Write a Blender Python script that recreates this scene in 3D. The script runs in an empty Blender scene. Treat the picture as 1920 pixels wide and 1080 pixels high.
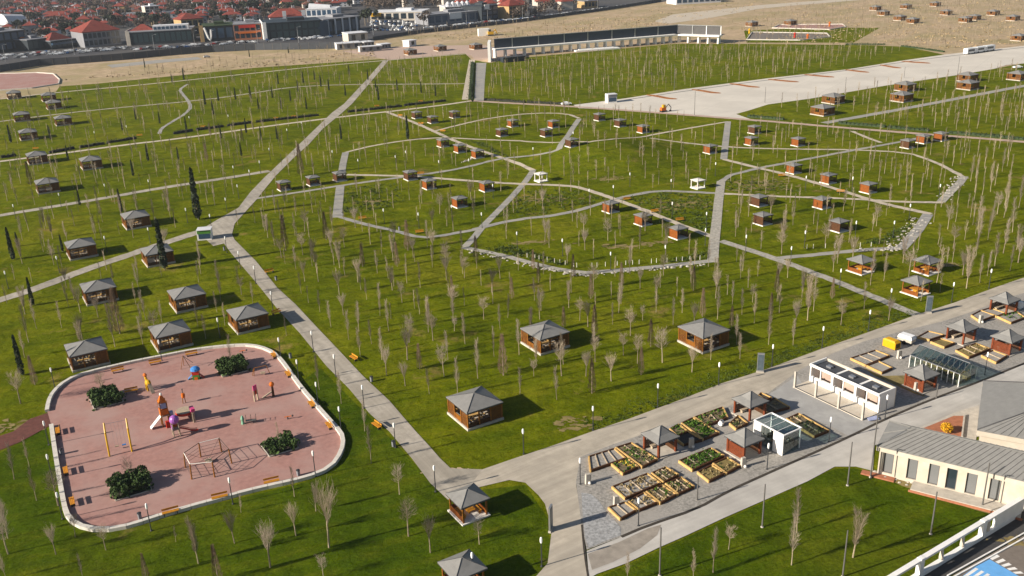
import bpy, math, random
import numpy as np
from mathutils import Vector, Matrix
from mathutils.geometry import delaunay_2d_cdt
random.seed(7)
R = math.radians
sc = bpy.context.scene
col = sc.collection

# ------------------------------------------------------------------ camera, sky, sun, exposure
F, CX, CY, CAMH = 1748.0, 960.0, 540.0, 70.0
_d = Vector(((1130 - CX) / F, (5100 - CY) / F, 1.0)).normalized()      # straight down, seen in the camera frame
_up = -_d
_fh = (Vector((0, 0, 1)) - _up * _up.z).normalized()
_rx = _fh.cross(_up)
M = Matrix((_rx, _fh, _up))
MT = M.transposed()
cam_d = bpy.data.cameras.new('camera')
cam_d.sensor_width = 36.0
cam_d.lens = 36.0 * F / 1920.0
cam_d.clip_start = 1.0
cam_d.clip_end = 20000.0
cam = bpy.data.objects.new('camera', cam_d)
col.objects.link(cam)
cx_, cy_, cz_ = M @ Vector((1, 0, 0)), -(M @ Vector((0, 1, 0))), -(M @ Vector((0, 0, 1)))
cam.matrix_world = Matrix(((cx_.x, cy_.x, cz_.x, 0), (cx_.y, cy_.y, cz_.y, 0), (cx_.z, cy_.z, cz_.z, CAMH), (0, 0, 0, 1)))
sc.camera = cam

SUN_EL, SUN_AZ = R(24.0), R(202.0)          # azimuth counted from +X towards +Y; the sun stands left of and behind the camera
sdir = Vector((math.cos(SUN_EL) * math.cos(SUN_AZ), math.cos(SUN_EL) * math.sin(SUN_AZ), math.sin(SUN_EL)))
world = bpy.data.worlds.new("World")
sc.world = world
world.use_nodes = True
wn = world.node_tree.nodes
wn.clear()
sky_n = wn.new('ShaderNodeTexSky')
sky_n.sky_type = 'NISHITA'
sky_n.sun_disc = False
sky_n.sun_elevation = SUN_EL
sky_n.sun_rotation = math.atan2(sdir.x, sdir.y)
bg = wn.new('ShaderNodeBackground')
bg.inputs['Strength'].default_value = 0.05
wo = wn.new('ShaderNodeOutputWorld')
world.node_tree.links.new(sky_n.outputs[0], bg.inputs[0])
world.node_tree.links.new(bg.outputs[0], wo.inputs[0])
sun_d = bpy.data.lights.new('sun', 'SUN')
sun_d.energy = 5.0
sun_d.angle = R(0.55)
sun_d.color = (1.0, 0.90, 0.76)
sun = bpy.data.objects.new('sun', sun_d)
sun.rotation_euler = sdir.to_track_quat('Z', 'Y').to_euler()
sun.location = (-200, -100, 150)
col.objects.link(sun)
vs = sc.view_settings
vs.view_transform = 'Standard'
vs.look = 'None'
vs.gamma = 1.0
vs.use_curve_mapping = False
vs.exposure = 0.85

# ------------------------------------------------------------------ terrain and pixel -> ground helpers
MX, MY, MA, MB_, MHT = 31.0, 303.0, 33.0, 36.0, 3.7


def hgt(x, y):
    r = math.hypot((x - MX) / MA, (y - MY) / MB_)
    return MHT * (0.5 + 0.5 * math.cos(math.pi * r)) if r < 1 else 0.0


def ray(px, py):
    return M @ Vector(((px - CX) / F, (py - CY) / F, 1.0))


def G(px, py, z=0.0):
    """ground point seen at photo pixel (px, py); z = height above the ground of what is seen there"""
    r = ray(px, py)
    t = (z - CAMH) / r.z
    for _ in range(12):
        x, y = r.x * t, r.y * t
        t = (hgt(x, y) + z - CAMH) / r.z
    x, y = r.x * t, r.y * t
    return Vector((x, y, hgt(x, y)))


def proj(p):
    c = MT @ (Vector(p) - Vector((0, 0, CAMH)))
    return CX + F * c.x / c.z, CY + F * c.y / c.z


def yawpx(a, b):
    d = G(*b) - G(*a)
    return math.atan2(d.y, d.x)


def S(r, g, b):
    f = lambda c: (c / 255 / 12.92) if c / 255 <= 0.04045 else ((c / 255 + 0.055) / 1.055) ** 2.4
    return (f(r), f(g), f(b))


# ------------------------------------------------------------------ materials
def _nt(name):
    m = bpy.data.materials.new(name)
    m.use_nodes = True
    nt = m.node_tree
    b = nt.nodes['Principled BSDF']
    b.inputs['Specular IOR Level'].default_value = 0.25
    return m, nt, b


def _noise(nt, pos, scale, detail=3.0, rough=0.55):
    n = nt.nodes.new('ShaderNodeTexNoise')
    n.inputs['Scale'].default_value = scale
    n.inputs['Detail'].default_value = detail
    n.inputs['Roughness'].default_value = rough
    nt.links.new(pos, n.inputs['Vector'])
    return n.outputs['Fac']


def _ramp(nt, fac, stops):
    r = nt.nodes.new('ShaderNodeValToRGB')
    cr = r.color_ramp
    while len(cr.elements) < len(stops):
        cr.elements.new(0.5)
    for e, (p, c) in zip(cr.elements, stops):
        e.position = p
        e.color = (*c, 1)
    nt.links.new(fac, r.inputs[0])
    return r.outputs[0]


def _mix(nt, fac, a, b, mode='MIX'):
    n = nt.nodes.new('ShaderNodeMix')
    n.data_type = 'RGBA'
    n.blend_type = mode
    if isinstance(fac, float):
        n.inputs[0].default_value = fac
    else:
        nt.links.new(fac, n.inputs[0])
    for k, v in ((6, a), (7, b)):
        if isinstance(v, tuple):
            n.inputs[k].default_value = (*v, 1)
        else:
            nt.links.new(v, n.inputs[k])
    return n.outputs[2]


def mat(name, c, rough=0.8, var=0.18, scale=1.5, bump=0.0, metal=0.0, c2=None, big=None, spec=None, streak=None):
    """plain weathered surface: base colour with two scales of grain"""
    m, nt, b = _nt(name)
    pos = nt.nodes.new('ShaderNodeNewGeometry').outputs['Position']
    lo = tuple(x * (1 - var) for x in c)
    hi = tuple(min(1, x * (1 + var)) for x in c) if c2 is None else c2
    f = _noise(nt, pos, scale, 5.0, 0.62)
    o = _ramp(nt, f, [(0.3, lo), (0.7, hi)])
    if big:
        f2 = _noise(nt, pos, big[0], 4.0, 0.6)
        o = _mix(nt, _ramp(nt, f2, [(0.42, (0, 0, 0)), (0.66, (1, 1, 1))]), o, big[1])
    if streak:
        mp = nt.nodes.new('ShaderNodeMapping')
        mp.vector_type = 'TEXTURE'
        mp.inputs['Rotation'].default_value = (0, 0, streak[0])
        mp.inputs['Scale'].default_value = (30.0, 1.2, 1.0)
        nt.links.new(pos, mp.inputs[0])
        s_ = streak[1]
        o = _mix(nt, 1.0, o, _ramp(nt, _noise(nt, mp.outputs[0], 1.0, 6.0, 0.6), [(0.35, (1 - s_,) * 3), (0.65, (1 + s_,) * 3)]), 'MULTIPLY')
    nt.links.new(o, b.inputs['Base Color'])
    b.inputs['Roughness'].default_value = rough
    b.inputs['Metallic'].default_value = metal
    if spec is not None:
        b.inputs['Specular IOR Level'].default_value = spec
    if bump:
        bn = nt.nodes.new('ShaderNodeBump')
        bn.inputs['Strength'].default_value = bump
        bn.inputs['Distance'].default_value = 0.05
        nt.links.new(_noise(nt, pos, scale * 4, 4.0), bn.inputs['Height'])
        nt.links.new(bn.outputs[0], b.inputs['Normal'])
    return m


def grass_mat(name, dark, mid, yellow, dry, dryness=0.70):
    m, nt, b = _nt(name)
    pos = nt.nodes.new('ShaderNodeNewGeometry').outputs['Position']
    mp = nt.nodes.new('ShaderNodeMapping')
    mp.vector_type = 'TEXTURE'
    mp.inputs['Rotation'].default_value = (0, 0, R(20))
    mp.inputs['Scale'].default_value = (3.2, 1.0, 1.0)
    nt.links.new(pos, mp.inputs[0])
    a = _ramp(nt, _noise(nt, pos, 0.035, 4.0, 0.6), [(0.36, dark), (0.52, mid), (0.66, yellow)])
    bq = _ramp(nt, _noise(nt, mp.outputs[0], 0.35, 6.0, 0.68), [(0.34, dark), (0.52, mid), (0.68, yellow)])
    o = _mix(nt, 0.55, a, bq)
    dr = _ramp(nt, _noise(nt, pos, 0.085, 6.0, 0.66), [(dryness - 0.04, (0, 0, 0)), (dryness + 0.06, (1, 1, 1))])
    o = _mix(nt, dr, o, dry)
    fine = _ramp(nt, _noise(nt, pos, 2.6, 5.0, 0.75), [(0.28, (0.55, 0.55, 0.55)), (0.72, (1.35, 1.35, 1.35))])
    o = _mix(nt, 1.0, o, fine, 'MULTIPLY')
    nt.links.new(o, b.inputs['Base Color'])
    b.inputs['Roughness'].default_value = 0.95
    b.inputs['Specular IOR Level'].default_value = 0.0
    bn = nt.nodes.new('ShaderNodeBump')
    bn.inputs['Strength'].default_value = 0.9
    bn.inputs['Distance'].default_value = 0.25
    nt.links.new(_noise(nt, pos, 1.3, 8.0, 0.8), bn.inputs['Height'])
    b2 = nt.nodes.new('ShaderNodeBump')
    b2.inputs['Strength'].default_value = 1.0
    b2.inputs['Distance'].default_value = 1.3
    nt.links.new(_noise(nt, pos, 0.12, 3.0, 0.55), b2.inputs['Height'])
    nt.links.new(b2.outputs[0], bn.inputs['Normal'])
    nt.links.new(bn.outputs[0], b.inputs['Normal'])
    return m


def jointed(name, c, cj, size, rot, rough=0.85, var=0.1):
    """cast concrete field with faint joints, far away"""
    m, nt, b = _nt(name)
    pos = nt.nodes.new('ShaderNodeNewGeometry').outputs['Position']
    mp = nt.nodes.new('ShaderNodeMapping')
    mp.inputs['Rotation'].default_value = (0, 0, rot)
    nt.links.new(pos, mp.inputs[0])
    br = nt.nodes.new('ShaderNodeTexBrick')
    br.offset = 0.0
    br.inputs['Scale'].default_value = 1.0
    br.inputs['Brick Width'].default_value = size
    br.inputs['Row Height'].default_value = size
    br.inputs['Mortar Size'].default_value = 0.12
    br.inputs['Color1'].default_value = (*c, 1)
    br.inputs['Color2'].default_value = (*[x * 0.94 for x in c], 1)
    br.inputs['Mortar'].default_value = (*cj, 1)
    nt.links.new(mp.outputs[0], br.inputs['Vector'])
    f = _ramp(nt, _noise(nt, pos, 0.06, 6.0, 0.65), [(0.3, (1 - var,) * 3), (0.7, (1 + var,) * 3)])
    o = _mix(nt, 1.0, br.outputs['Color'], f, 'MULTIPLY')
    nt.links.new(o, b.inputs['Base Color'])
    b.inputs['Roughness'].default_value = rough
    return m


def glass_mat(name, c, rough=0.12):
    m, nt, b = _nt(name)
    b.inputs['Base Color'].default_value = (*c, 1)
    b.inputs['Roughness'].default_value = rough
    b.inputs['Specular IOR Level'].default_value = 0.6
    return m


def clear_glass(name):
    m, nt, b = _nt(name)
    nt.nodes.remove(b)
    out = nt.nodes['Material Output']
    t = nt.nodes.new('ShaderNodeBsdfTransparent')
    t.inputs[0].default_value = (0.78, 0.86, 0.86, 1)
    g = nt.nodes.new('ShaderNodeBsdfGlossy')
    g.inputs['Roughness'].default_value = 0.06
    mx = nt.nodes.new('ShaderNodeMixShader')
    mx.inputs[0].default_value = 0.14
    nt.links.new(t.outputs[0], mx.inputs[1])
    nt.links.new(g.outputs[0], mx.inputs[2])
    nt.links.new(mx.outputs[0], out.inputs[0])
    return m


MT_ = {}


def D(key, *a, **k):
    MT_[key] = mat(key, *a, **k)


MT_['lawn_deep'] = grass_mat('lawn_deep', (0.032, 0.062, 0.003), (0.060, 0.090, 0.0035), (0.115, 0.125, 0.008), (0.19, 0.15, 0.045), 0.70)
MT_['lawn'] = grass_mat('lawn', (0.058, 0.086, 0.003), (0.112, 0.132, 0.004), (0.180, 0.172, 0.011), (0.22, 0.165, 0.05), 0.64)
D('earth', (0.41, 0.295, 0.18), var=0.34, scale=0.22, bump=0.5, big=(0.035, (0.29, 0.235, 0.115)), c2=(0.52, 0.39, 0.25))
D('path', (0.36, 0.325, 0.275), var=0.22, scale=0.9, bump=0.1, big=(0.12, (0.29, 0.26, 0.215)), streak=(yawpx((512, 582), (730, 810)), .12))
D('pale_path', (0.46, 0.40, 0.32), var=0.16, scale=1.2, bump=0.1)
D('grey_path', (0.27, 0.262, 0.25), var=0.2, scale=1.0, bump=0.15, big=(0.2, (0.33, 0.31, 0.27)))
D('rubble_path', (0.33, 0.31, 0.27), var=0.35, scale=1.6, bump=0.6)
D('pink_path', (0.42, 0.31, 0.25), var=0.14, scale=1.0, bump=0.1)
D('road', (0.40, 0.355, 0.29), var=0.16, scale=0.5, bump=0.15, big=(0.09, (0.33, 0.295, 0.245)), streak=(yawpx((1110, 840), (1540, 665)), .13))
D('lower_road', (0.43, 0.41, 0.38), var=0.13, scale=0.3, bump=0.1, big=(0.08, (0.36, 0.34, 0.315)), streak=(yawpx((1210, 1010), (1640, 830)), .10))
D('gravel', (0.265, 0.25, 0.228), var=0.42, scale=3.0, bump=0.6, big=(0.15, (0.31, 0.29, 0.265)))
D('apron_slab', (0.33, 0.325, 0.315), var=0.14, scale=0.6, bump=0.1, big=(0.2, (0.28, 0.275, 0.27)))
D('gravel_pile', (0.29, 0.292, 0.295), var=0.4, scale=2.5, bump=1.0)
D('asphalt', (0.06, 0.058, 0.058), var=0.2, scale=0.8, bump=0.2)
D('patch', (0.27, 0.24, 0.205), var=0.2, scale=0.7, bump=0.2)
D('brown_patch', (0.085, 0.058, 0.022), var=0.3, scale=0.9, bump=0.3)
D('dry_patch', (0.20, 0.155, 0.06), var=0.4, scale=0.8, bump=0.4)
D('bed_soil', (0.15, 0.118, 0.072), var=0.35, scale=2.0, bump=0.5)
D('scrub', (0.33, 0.25, 0.14), var=0.4, scale=0.5)
D('soil_dark', (0.05, 0.042, 0.034), var=0.3, scale=2.0, bump=0.5)
D('rubber', (0.325, 0.176, 0.152), var=0.15, scale=1.2, bump=0.1, big=(0.13, (0.35, 0.225, 0.20)))
D('red_path', (0.12, 0.045, 0.035), var=0.25, scale=1.5, bump=0.1)
D('city_ground', (0.05, 0.05, 0.056), var=0.4, scale=0.06, big=(0.02, (0.08, 0.075, 0.07)))
MT_['apron'] = jointed('apron', (0.56, 0.52, 0.46), (0.47, 0.44, 0.39), 15.0, R(-55))
D('kerb', (0.55, 0.52, 0.47), var=0.12, scale=1.5, bump=0.1)
D('white', (0.74, 0.73, 0.71), var=0.06, scale=1.0, rough=0.6)
D('cream', (0.50, 0.452, 0.385), var=0.09, scale=0.7, rough=0.8, bump=0.08, big=(0.5, (0.47, 0.41, 0.33)))
D('concrete', (0.42, 0.385, 0.335), var=0.16, scale=1.4, bump=0.15)
D('roof_grey', (0.19, 0.188, 0.182), var=0.10, scale=1.2, rough=0.55)
D('cap_dark', (0.06, 0.06, 0.065), var=0.1, rough=0.6)
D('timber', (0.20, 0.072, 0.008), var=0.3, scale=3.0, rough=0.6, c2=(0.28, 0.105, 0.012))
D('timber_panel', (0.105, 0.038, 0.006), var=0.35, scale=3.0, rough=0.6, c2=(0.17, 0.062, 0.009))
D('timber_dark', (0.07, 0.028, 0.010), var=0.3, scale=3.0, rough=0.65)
D('timber_red', (0.15, 0.036, 0.012), var=0.25, scale=3.0, rough=0.6)
D('timber_orange', (0.20, 0.058, 0.008), var=0.25, scale=3.0, rough=0.55)
D('lumber', (0.50, 0.32, 0.12), var=0.22, scale=2.5, rough=0.7)
D('bench_wood', (0.46, 0.20, 0.016), var=0.2, scale=3.0, rough=0.55)
D('weather_wood', (0.36, 0.29, 0.21), var=0.25, scale=3.0)
D('toy_yellow', (0.544, 0.310, 0.014), var=0.08, rough=0.4)
D('toy_red', (0.408, 0.028, 0.014), var=0.08, rough=0.4)
D('toy_orange', (0.510, 0.124, 0.014), var=0.08, rough=0.4)
D('toy_blue', (0.048, 0.198, 0.510), var=0.08, rough=0.4)
D('toy_pale_blue', (0.306, 0.341, 0.510), var=0.08, rough=0.4)
D('toy_purple', (0.286, 0.099, 0.374), var=0.08, rough=0.4)
D('toy_green', (0.068, 0.198, 0.034), var=0.08, rough=0.4)
D('toy_mint', (0.170, 0.372, 0.258), var=0.08, rough=0.4)
D('toy_pink', (0.510, 0.062, 0.190), var=0.08, rough=0.4)
D('pole_dark', (0.035, 0.037, 0.042), var=0.1, rough=0.5)
D('pole_grey', (0.11, 0.105, 0.10), var=0.1, rough=0.5)
D('lamp_head', (0.85, 0.86, 0.86), var=0.03, rough=0.35)
D('steel', (0.40, 0.41, 0.43), var=0.1, rough=0.35, metal=0.7)
D('bark_pale', (0.31, 0.255, 0.17), var=0.3, scale=5.0)
D('bark_mid', (0.22, 0.175, 0.125), var=0.3, scale=5.0)
D('twig', (0.25, 0.205, 0.16), var=0.25, scale=4.0)
D('twig_tan', (0.29, 0.235, 0.17), var=0.25, scale=4.0)
D('bark_far', (0.27, 0.22, 0.155), var=0.3, scale=0.5)
D('brown_leaf', (0.15, 0.10, 0.068), var=0.35, scale=2.0)
D('cypress_leaf', (0.030, 0.044, 0.020), var=0.4, scale=2.0)
D('bush_leaf', (0.042, 0.075, 0.017), var=0.5, scale=2.2)
D('fresh_leaf', (0.05, 0.11, 0.008), var=0.5, scale=2.2)
D('yellow_leaf', (0.22, 0.17, 0.03), var=0.5, scale=3.0)
D('dry_plant', (0.24, 0.185, 0.09), var=0.4, scale=3.0)
D('flower', (0.55, 0.42, 0.06), var=0.3, scale=3.0)
D('hedge_leaf', (0.025, 0.026, 0.018), var=0.5, scale=2.0)
D('hedge_green', (0.030, 0.050, 0.016), var=0.5, scale=2.0)
D('city_leaf', (0.026, 0.034, 0.018), var=0.5, scale=0.5)
D('city_twig', (0.10, 0.075, 0.058), var=0.4, scale=0.5)
D('roof_red', (0.20, 0.042, 0.03), var=0.3, scale=0.5, rough=0.8)
D('roof_brown', (0.15, 0.065, 0.045), var=0.3, scale=0.5)
D('wall_pale', (0.46, 0.42, 0.37), var=0.12, scale=0.2)
D('wall_white', (0.56, 0.57, 0.60), var=0.08, scale=0.2)
D('wall_grey', (0.20, 0.205, 0.225), var=0.15, scale=0.2)
D('wall_ochre', (0.40, 0.27, 0.13), var=0.12, scale=0.2)
D('wall_dark', (0.022, 0.03, 0.038), var=0.2, scale=0.2, rough=0.5)
D('fence_panel', (0.055, 0.06, 0.07), var=0.15, scale=0.2)
D('screen_dark', (0.03, 0.042, 0.06), var=0.1, scale=0.2, rough=0.55)
D('rust', (0.25, 0.075, 0.02), var=0.4, scale=0.8, c2=(0.30, 0.13, 0.035))
D('brick_red', (0.33, 0.13, 0.07), var=0.2, scale=1.5)
D('blue_paint', (0.13, 0.36, 0.70), var=0.08, scale=1.0)
D('mark_white', (0.72, 0.71, 0.69), var=0.12, scale=2.0)
D('mark_grey', (0.17, 0.145, 0.125), var=0.12, scale=2.0)
D('container_yellow', (0.578, 0.310, 0.007), var=0.08, rough=0.45)
D('tyre', (0.02, 0.02, 0.02), rough=0.9)
D('rope', (0.06, 0.05, 0.045), rough=0.9)
D('sheet_white', (0.70, 0.67, 0.62), var=0.1, rough=0.7)
D('stone', (0.36, 0.335, 0.295), var=0.3, scale=1.5, bump=0.4)
D('sign_dark', (0.075, 0.10, 0.12), var=0.3, scale=0.9, rough=0.3)
D('screen_grey', (0.085, 0.082, 0.082), var=0.1, scale=0.3)
D('verge_leaf', (0.05, 0.075, 0.008), var=0.4, scale=1.5)
D('interior', (0.40, 0.30, 0.25), var=0.15, scale=0.6)
D('pebble_light', (0.55, 0.50, 0.43), var=0.3, scale=1.0)
MT_['glass_dark'] = glass_mat('glass_dark', (0.02, 0.03, 0.04))
MT_['glass_teal'] = glass_mat('glass_teal', (0.014, 0.034, 0.042), .3)
MT_['glass_blue'] = glass_mat('glass_blue', (0.025, 0.06, 0.11), .3)
MT_['glass_grey'] = glass_mat('glass_grey', (0.16, 0.165, 0.17), 0.25)
MT_['pane'] = clear_glass('pane')
for nm, c in (('white', (0.75, 0.76, 0.77)), ('dark', (0.03, 0.03, 0.035)), ('grey', (0.26, 0.27, 0.29)), ('blue', (0.03, 0.09, 0.24)), ('red', (0.33, 0.03, 0.025)), ('silver', (0.48, 0.49, 0.5))):
    D('paint_' + nm, c, var=0.03, rough=0.3, spec=0.5)


# ------------------------------------------------------------------ mesh builder and object helpers
class MB:
    def __init__(s):
        s.v, s.f = [], []

    def add(s, vs, fs):
        n = len(s.v)
        s.v += [tuple(v) for v in vs]
        s.f += [tuple(i + n for i in f) for f in fs]
        return s

    def box(s, c, d, rz=0.0, taper=1.0):
        """c = centre of the bottom face, d = size"""
        x, y, z = c
        cs, sn = math.cos(rz), math.sin(rz)
        vs = []
        for zz, t in ((0, 1.0), (d[2], taper)):
            for a, b in ((-1, -1), (1, -1), (1, 1), (-1, 1)):
                u, w = a * d[0] / 2 * t, b * d[1] / 2 * t
                vs.append((x + u * cs - w * sn, y + u * sn + w * cs, z + zz))
        return s.add(vs, [(3, 2, 1, 0), (4, 5, 6, 7), (0, 1, 5, 4), (1, 2, 6, 5), (2, 3, 7, 6), (3, 0, 4, 7)])

    def tube(s, p, q, r0, r1=None, n=6, cap=True):
        r1 = r0 if r1 is None else r1
        p, q = Vector(p), Vector(q)
        a = (q - p)
        if a.length < 1e-6:
            return s
        a.normalize()
        u = a.orthogonal().normalized()
        w = a.cross(u)
        vs = []
        for c, r in ((p, r0), (q, r1)):
            for k in range(n):
                t = 2 * math.pi * k / n
                vs.append(c + u * (r * math.cos(t)) + w * (r * math.sin(t)))
        fs = [(k, (k + 1) % n, n + (k + 1) % n, n + k) for k in range(n)]
        if cap:
            fs += [tuple(range(n - 1, -1, -1)), tuple(range(n, 2 * n))]
        return s.add(vs, fs)

    def poly(s, pts, r, n=5):
        for a, b in zip(pts, pts[1:]):
            s.tube(a, b, r, r, n)
        return s

    def lathe(s, prof, n=10, c=(0, 0, 0)):
        vs = []
        for r, z in prof:
            for k in range(n):
                t = 2 * math.pi * k / n
                vs.append((c[0] + r * math.cos(t), c[1] + r * math.sin(t), c[2] + z))
        fs = []
        for i in range(len(prof) - 1):
            for k in range(n):
                fs.append((i * n + k, i * n + (k + 1) % n, (i + 1) * n + (k + 1) % n, (i + 1) * n + k))
        fs += [tuple(range(n - 1, -1, -1)), tuple(range((len(prof) - 1) * n, len(prof) * n))]
        return s.add(vs, fs)

    def prism(s, pts, z0, z1):
        """upright prism over a polygon given anticlockwise"""
        n = len(pts)
        ar = sum(pts[i][0] * pts[(i + 1) % n][1] - pts[(i + 1) % n][0] * pts[i][1] for i in range(n))
        if ar < 0:
            pts = list(reversed(pts))
        vs = [(p[0], p[1], z0) for p in pts] + [(p[0], p[1], z1) for p in pts]
        fs = [tuple(range(n - 1, -1, -1)), tuple(range(n, 2 * n))]
        fs += [(i, (i + 1) % n, n + (i + 1) % n, n + i) for i in range(n)]
        return s.add(vs, fs)

    def slab(s, pts, th):
        """thick sheet from a 3D quad/polygon, thickened downwards"""
        n = len(pts)
        vs = [tuple(p) for p in pts] + [(p[0], p[1], p[2] - th) for p in pts]
        fs = [tuple(range(n)), tuple(range(2 * n - 1, n - 1, -1))] + [((i + 1) % n, i, n + i, n + (i + 1) % n) for i in range(n)]
        return s.add(vs, fs)

    def ball(s, c, r, n=8, m=5, sq=(1, 1, 1)):
        prof = [(r * math.sin(math.pi * (i + .02) / (m + .04)), -r * math.cos(math.pi * (i + .02) / (m + .04))) for i in range(m + 1)]
        k0 = len(s.v)
        s.lathe(prof, n, (0, 0, 0))
        for i in range(k0, len(s.v)):
            v = s.v[i]
            s.v[i] = (c[0] + v[0] * sq[0], c[1] + v[1] * sq[1], c[2] + v[2] * sq[2])
        return s

    def leaf(s, c, size, rnd):
        a = Vector((rnd.gauss(0, 1), rnd.gauss(0, 1), rnd.gauss(0, 1))).normalized()
        u = a.orthogonal().normalized() * size
        w = a.cross(u).normalized() * size * rnd.uniform(.5, 1)
        c = Vector(c)
        return s.add([c - u - w, c + u - w, c + u * .8 + w, c - u * .8 + w], [(0, 1, 2, 3)])

    def mesh(s, name, m, smooth=False):
        me = bpy.data.meshes.new(name)
        me.from_pydata(s.v, [], s.f)
        me.materials.append(MT_[m] if isinstance(m, str) else m)
        if smooth:
            me.polygons.foreach_set('use_smooth', [True] * len(me.polygons))
        me.update()
        return me

    def build(s, name, m, parent=None, loc=None, rz=0.0, smooth=False, label=None):
        return link(name, s.mesh(name, m, smooth), parent, loc, rz, label)


def link(name, me, parent=None, loc=None, rz=0.0, label=None):
    o = bpy.data.objects.new(name, me)
    col.objects.link(o)
    if parent is not None:
        o.parent = parent
    if loc is not None:
        o.location = loc
    if rz:
        o.rotation_euler = (0, 0, rz)
    if label:
        o['label'] = label
    return o


def tag(o, label, cat, group=None, kind=None):
    o['label'] = label
    o['category'] = cat
    if group:
        o['group'] = group
    if kind:
        o['kind'] = kind
    return o


def thing(name, label, cat, loc=(0, 0, 0), rz=0.0, group=None):
    o = bpy.data.objects.new(name, None)
    o.empty_display_size = 0.5
    col.objects.link(o)
    o.location = loc
    o.rotation_euler = (0, 0, rz)
    return tag(o, label, cat, group)


CH = {}


def kids(o):
    k = CH.get(o.name)
    if k is None:
        k = CH[o.name] = list(o.children)
    return k


def dup(o, loc=None, rz=None, label=None, group=None, scale=None, parent=None):
    c = o.copy()
    col.objects.link(c)
    if parent is not None:
        c.parent = parent
    if loc is not None:
        c.location = loc
    if rz is not None:
        c.rotation_euler = (0, 0, rz)
    if scale is not None:
        c.scale = (scale,) * 3 if not isinstance(scale, tuple) else scale
    if label:
        c['label'] = label
    if group:
        c['group'] = group
    for k in kids(o):
        dup(k, parent=c)
    return c


class Proto:
    """builds a thing once; the first placing moves it, the later ones copy it"""

    def __init__(s, root):
        s.root, s.used = root, False
        s.stack = kids(root)
        for k in s.stack:
            for g in kids(k):
                kids(g)

    def put(s, loc, rz, label, group=None, scale=None):
        if s.used:
            return dup(s.root, loc, rz, label, group, scale)
        s.used = True
        o = s.root
        o.location = loc
        o.rotation_euler = (0, 0, rz)
        o['label'] = label
        if group:
            o['group'] = group
        if scale is not None:
            o.scale = (scale,) * 3 if not isinstance(scale, tuple) else scale
        return o


# ------------------------------------------------------------------ ground sheets
def near_mound(pts):
    xs, ys = [p[0] for p in pts], [p[1] for p in pts]
    return min(xs) < MX + MA and max(xs) > MX - MA and min(ys) < MY + MB_ and max(ys) > MY - MB_


def in_poly(x, y, poly):
    c = False
    n = len(poly)
    for i in range(n):
        x1, y1 = poly[i][0], poly[i][1]
        x2, y2 = poly[i - 1][0], poly[i - 1][1]
        if (y1 > y) != (y2 > y) and x < (x2 - x1) * (y - y1) / (y2 - y1) + x1:
            c = not c
    return c


def sheet_xy(name, pts, lev, m, parent=None, step=1.6):
    """flat sheet over a world polygon, draped on the terrain"""
    pts = [Vector((p[0], p[1])) for p in pts]
    md = near_mound(pts)
    out = []
    n = len(pts)
    for i in range(n):
        a, b = pts[i], pts[(i + 1) % n]
        out.append(a)
        if md:
            k = int(min((b - a).length / step, 400))
            for j in range(1, k):
                q = a.lerp(b, j / k)
                if math.hypot((q.x - MX) / MA, (q.y - MY) / MB_) < 1.08:
                    out.append(q)
    edges = [(i, (i + 1) % len(out)) for i in range(len(out))]
    if md:
        y = MY - MB_ * 1.05
        while y < MY + MB_ * 1.05:
            x = MX - MA * 1.05
            while x < MX + MA * 1.05:
                if math.hypot((x - MX) / MA, (y - MY) / MB_) < 1.06 and in_poly(x, y, pts):
                    out.append(Vector((x + random.uniform(-.05, .05), y + random.uniform(-.05, .05))))
                x += step
            y += step
    v, e, f, *_ = delaunay_2d_cdt(out, edges, [], 1, 1e-5)
    me = bpy.data.meshes.new(name)
    me.from_pydata([(p.x, p.y, hgt(p.x, p.y) + lev) for p in v], [], [tuple(q) for q in f])
    me.materials.append(MT_[m])
    me.update()
    if me.polygons and me.polygons[0].normal.z < 0:
        me.flip_normals()
    o = link(name, me, parent)
    return o


def sheet(name, px, lev, m, label=None, cat=None, parent=None):
    o = sheet_xy(name, [G(*p) for p in px], lev, m, parent)
    if parent is None:
        tag(o, label or name.replace('_', ' '), cat or name.split('_')[-1], kind='structure')
    return o


PATHS = []


def smooth_line(pts, it=2):
    for _ in range(it):
        q = [pts[0]]
        for a, b in zip(pts, pts[1:]):
            q += [a.lerp(b, .25), a.lerp(b, .75)]
        q.append(pts[-1])
        pts = q
    return pts


def offset_line(P, w):
    L, Rr = [], []
    for i, p in enumerate(P):
        a = P[max(i - 1, 0)]
        b = P[min(i + 1, len(P) - 1)]
        t = (b - a)
        t.normalize()
        nrm = Vector((-t.y, t.x))
        L.append(p + nrm * w / 2)
        Rr.append(p - nrm * w / 2)
    return L, Rr


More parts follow.
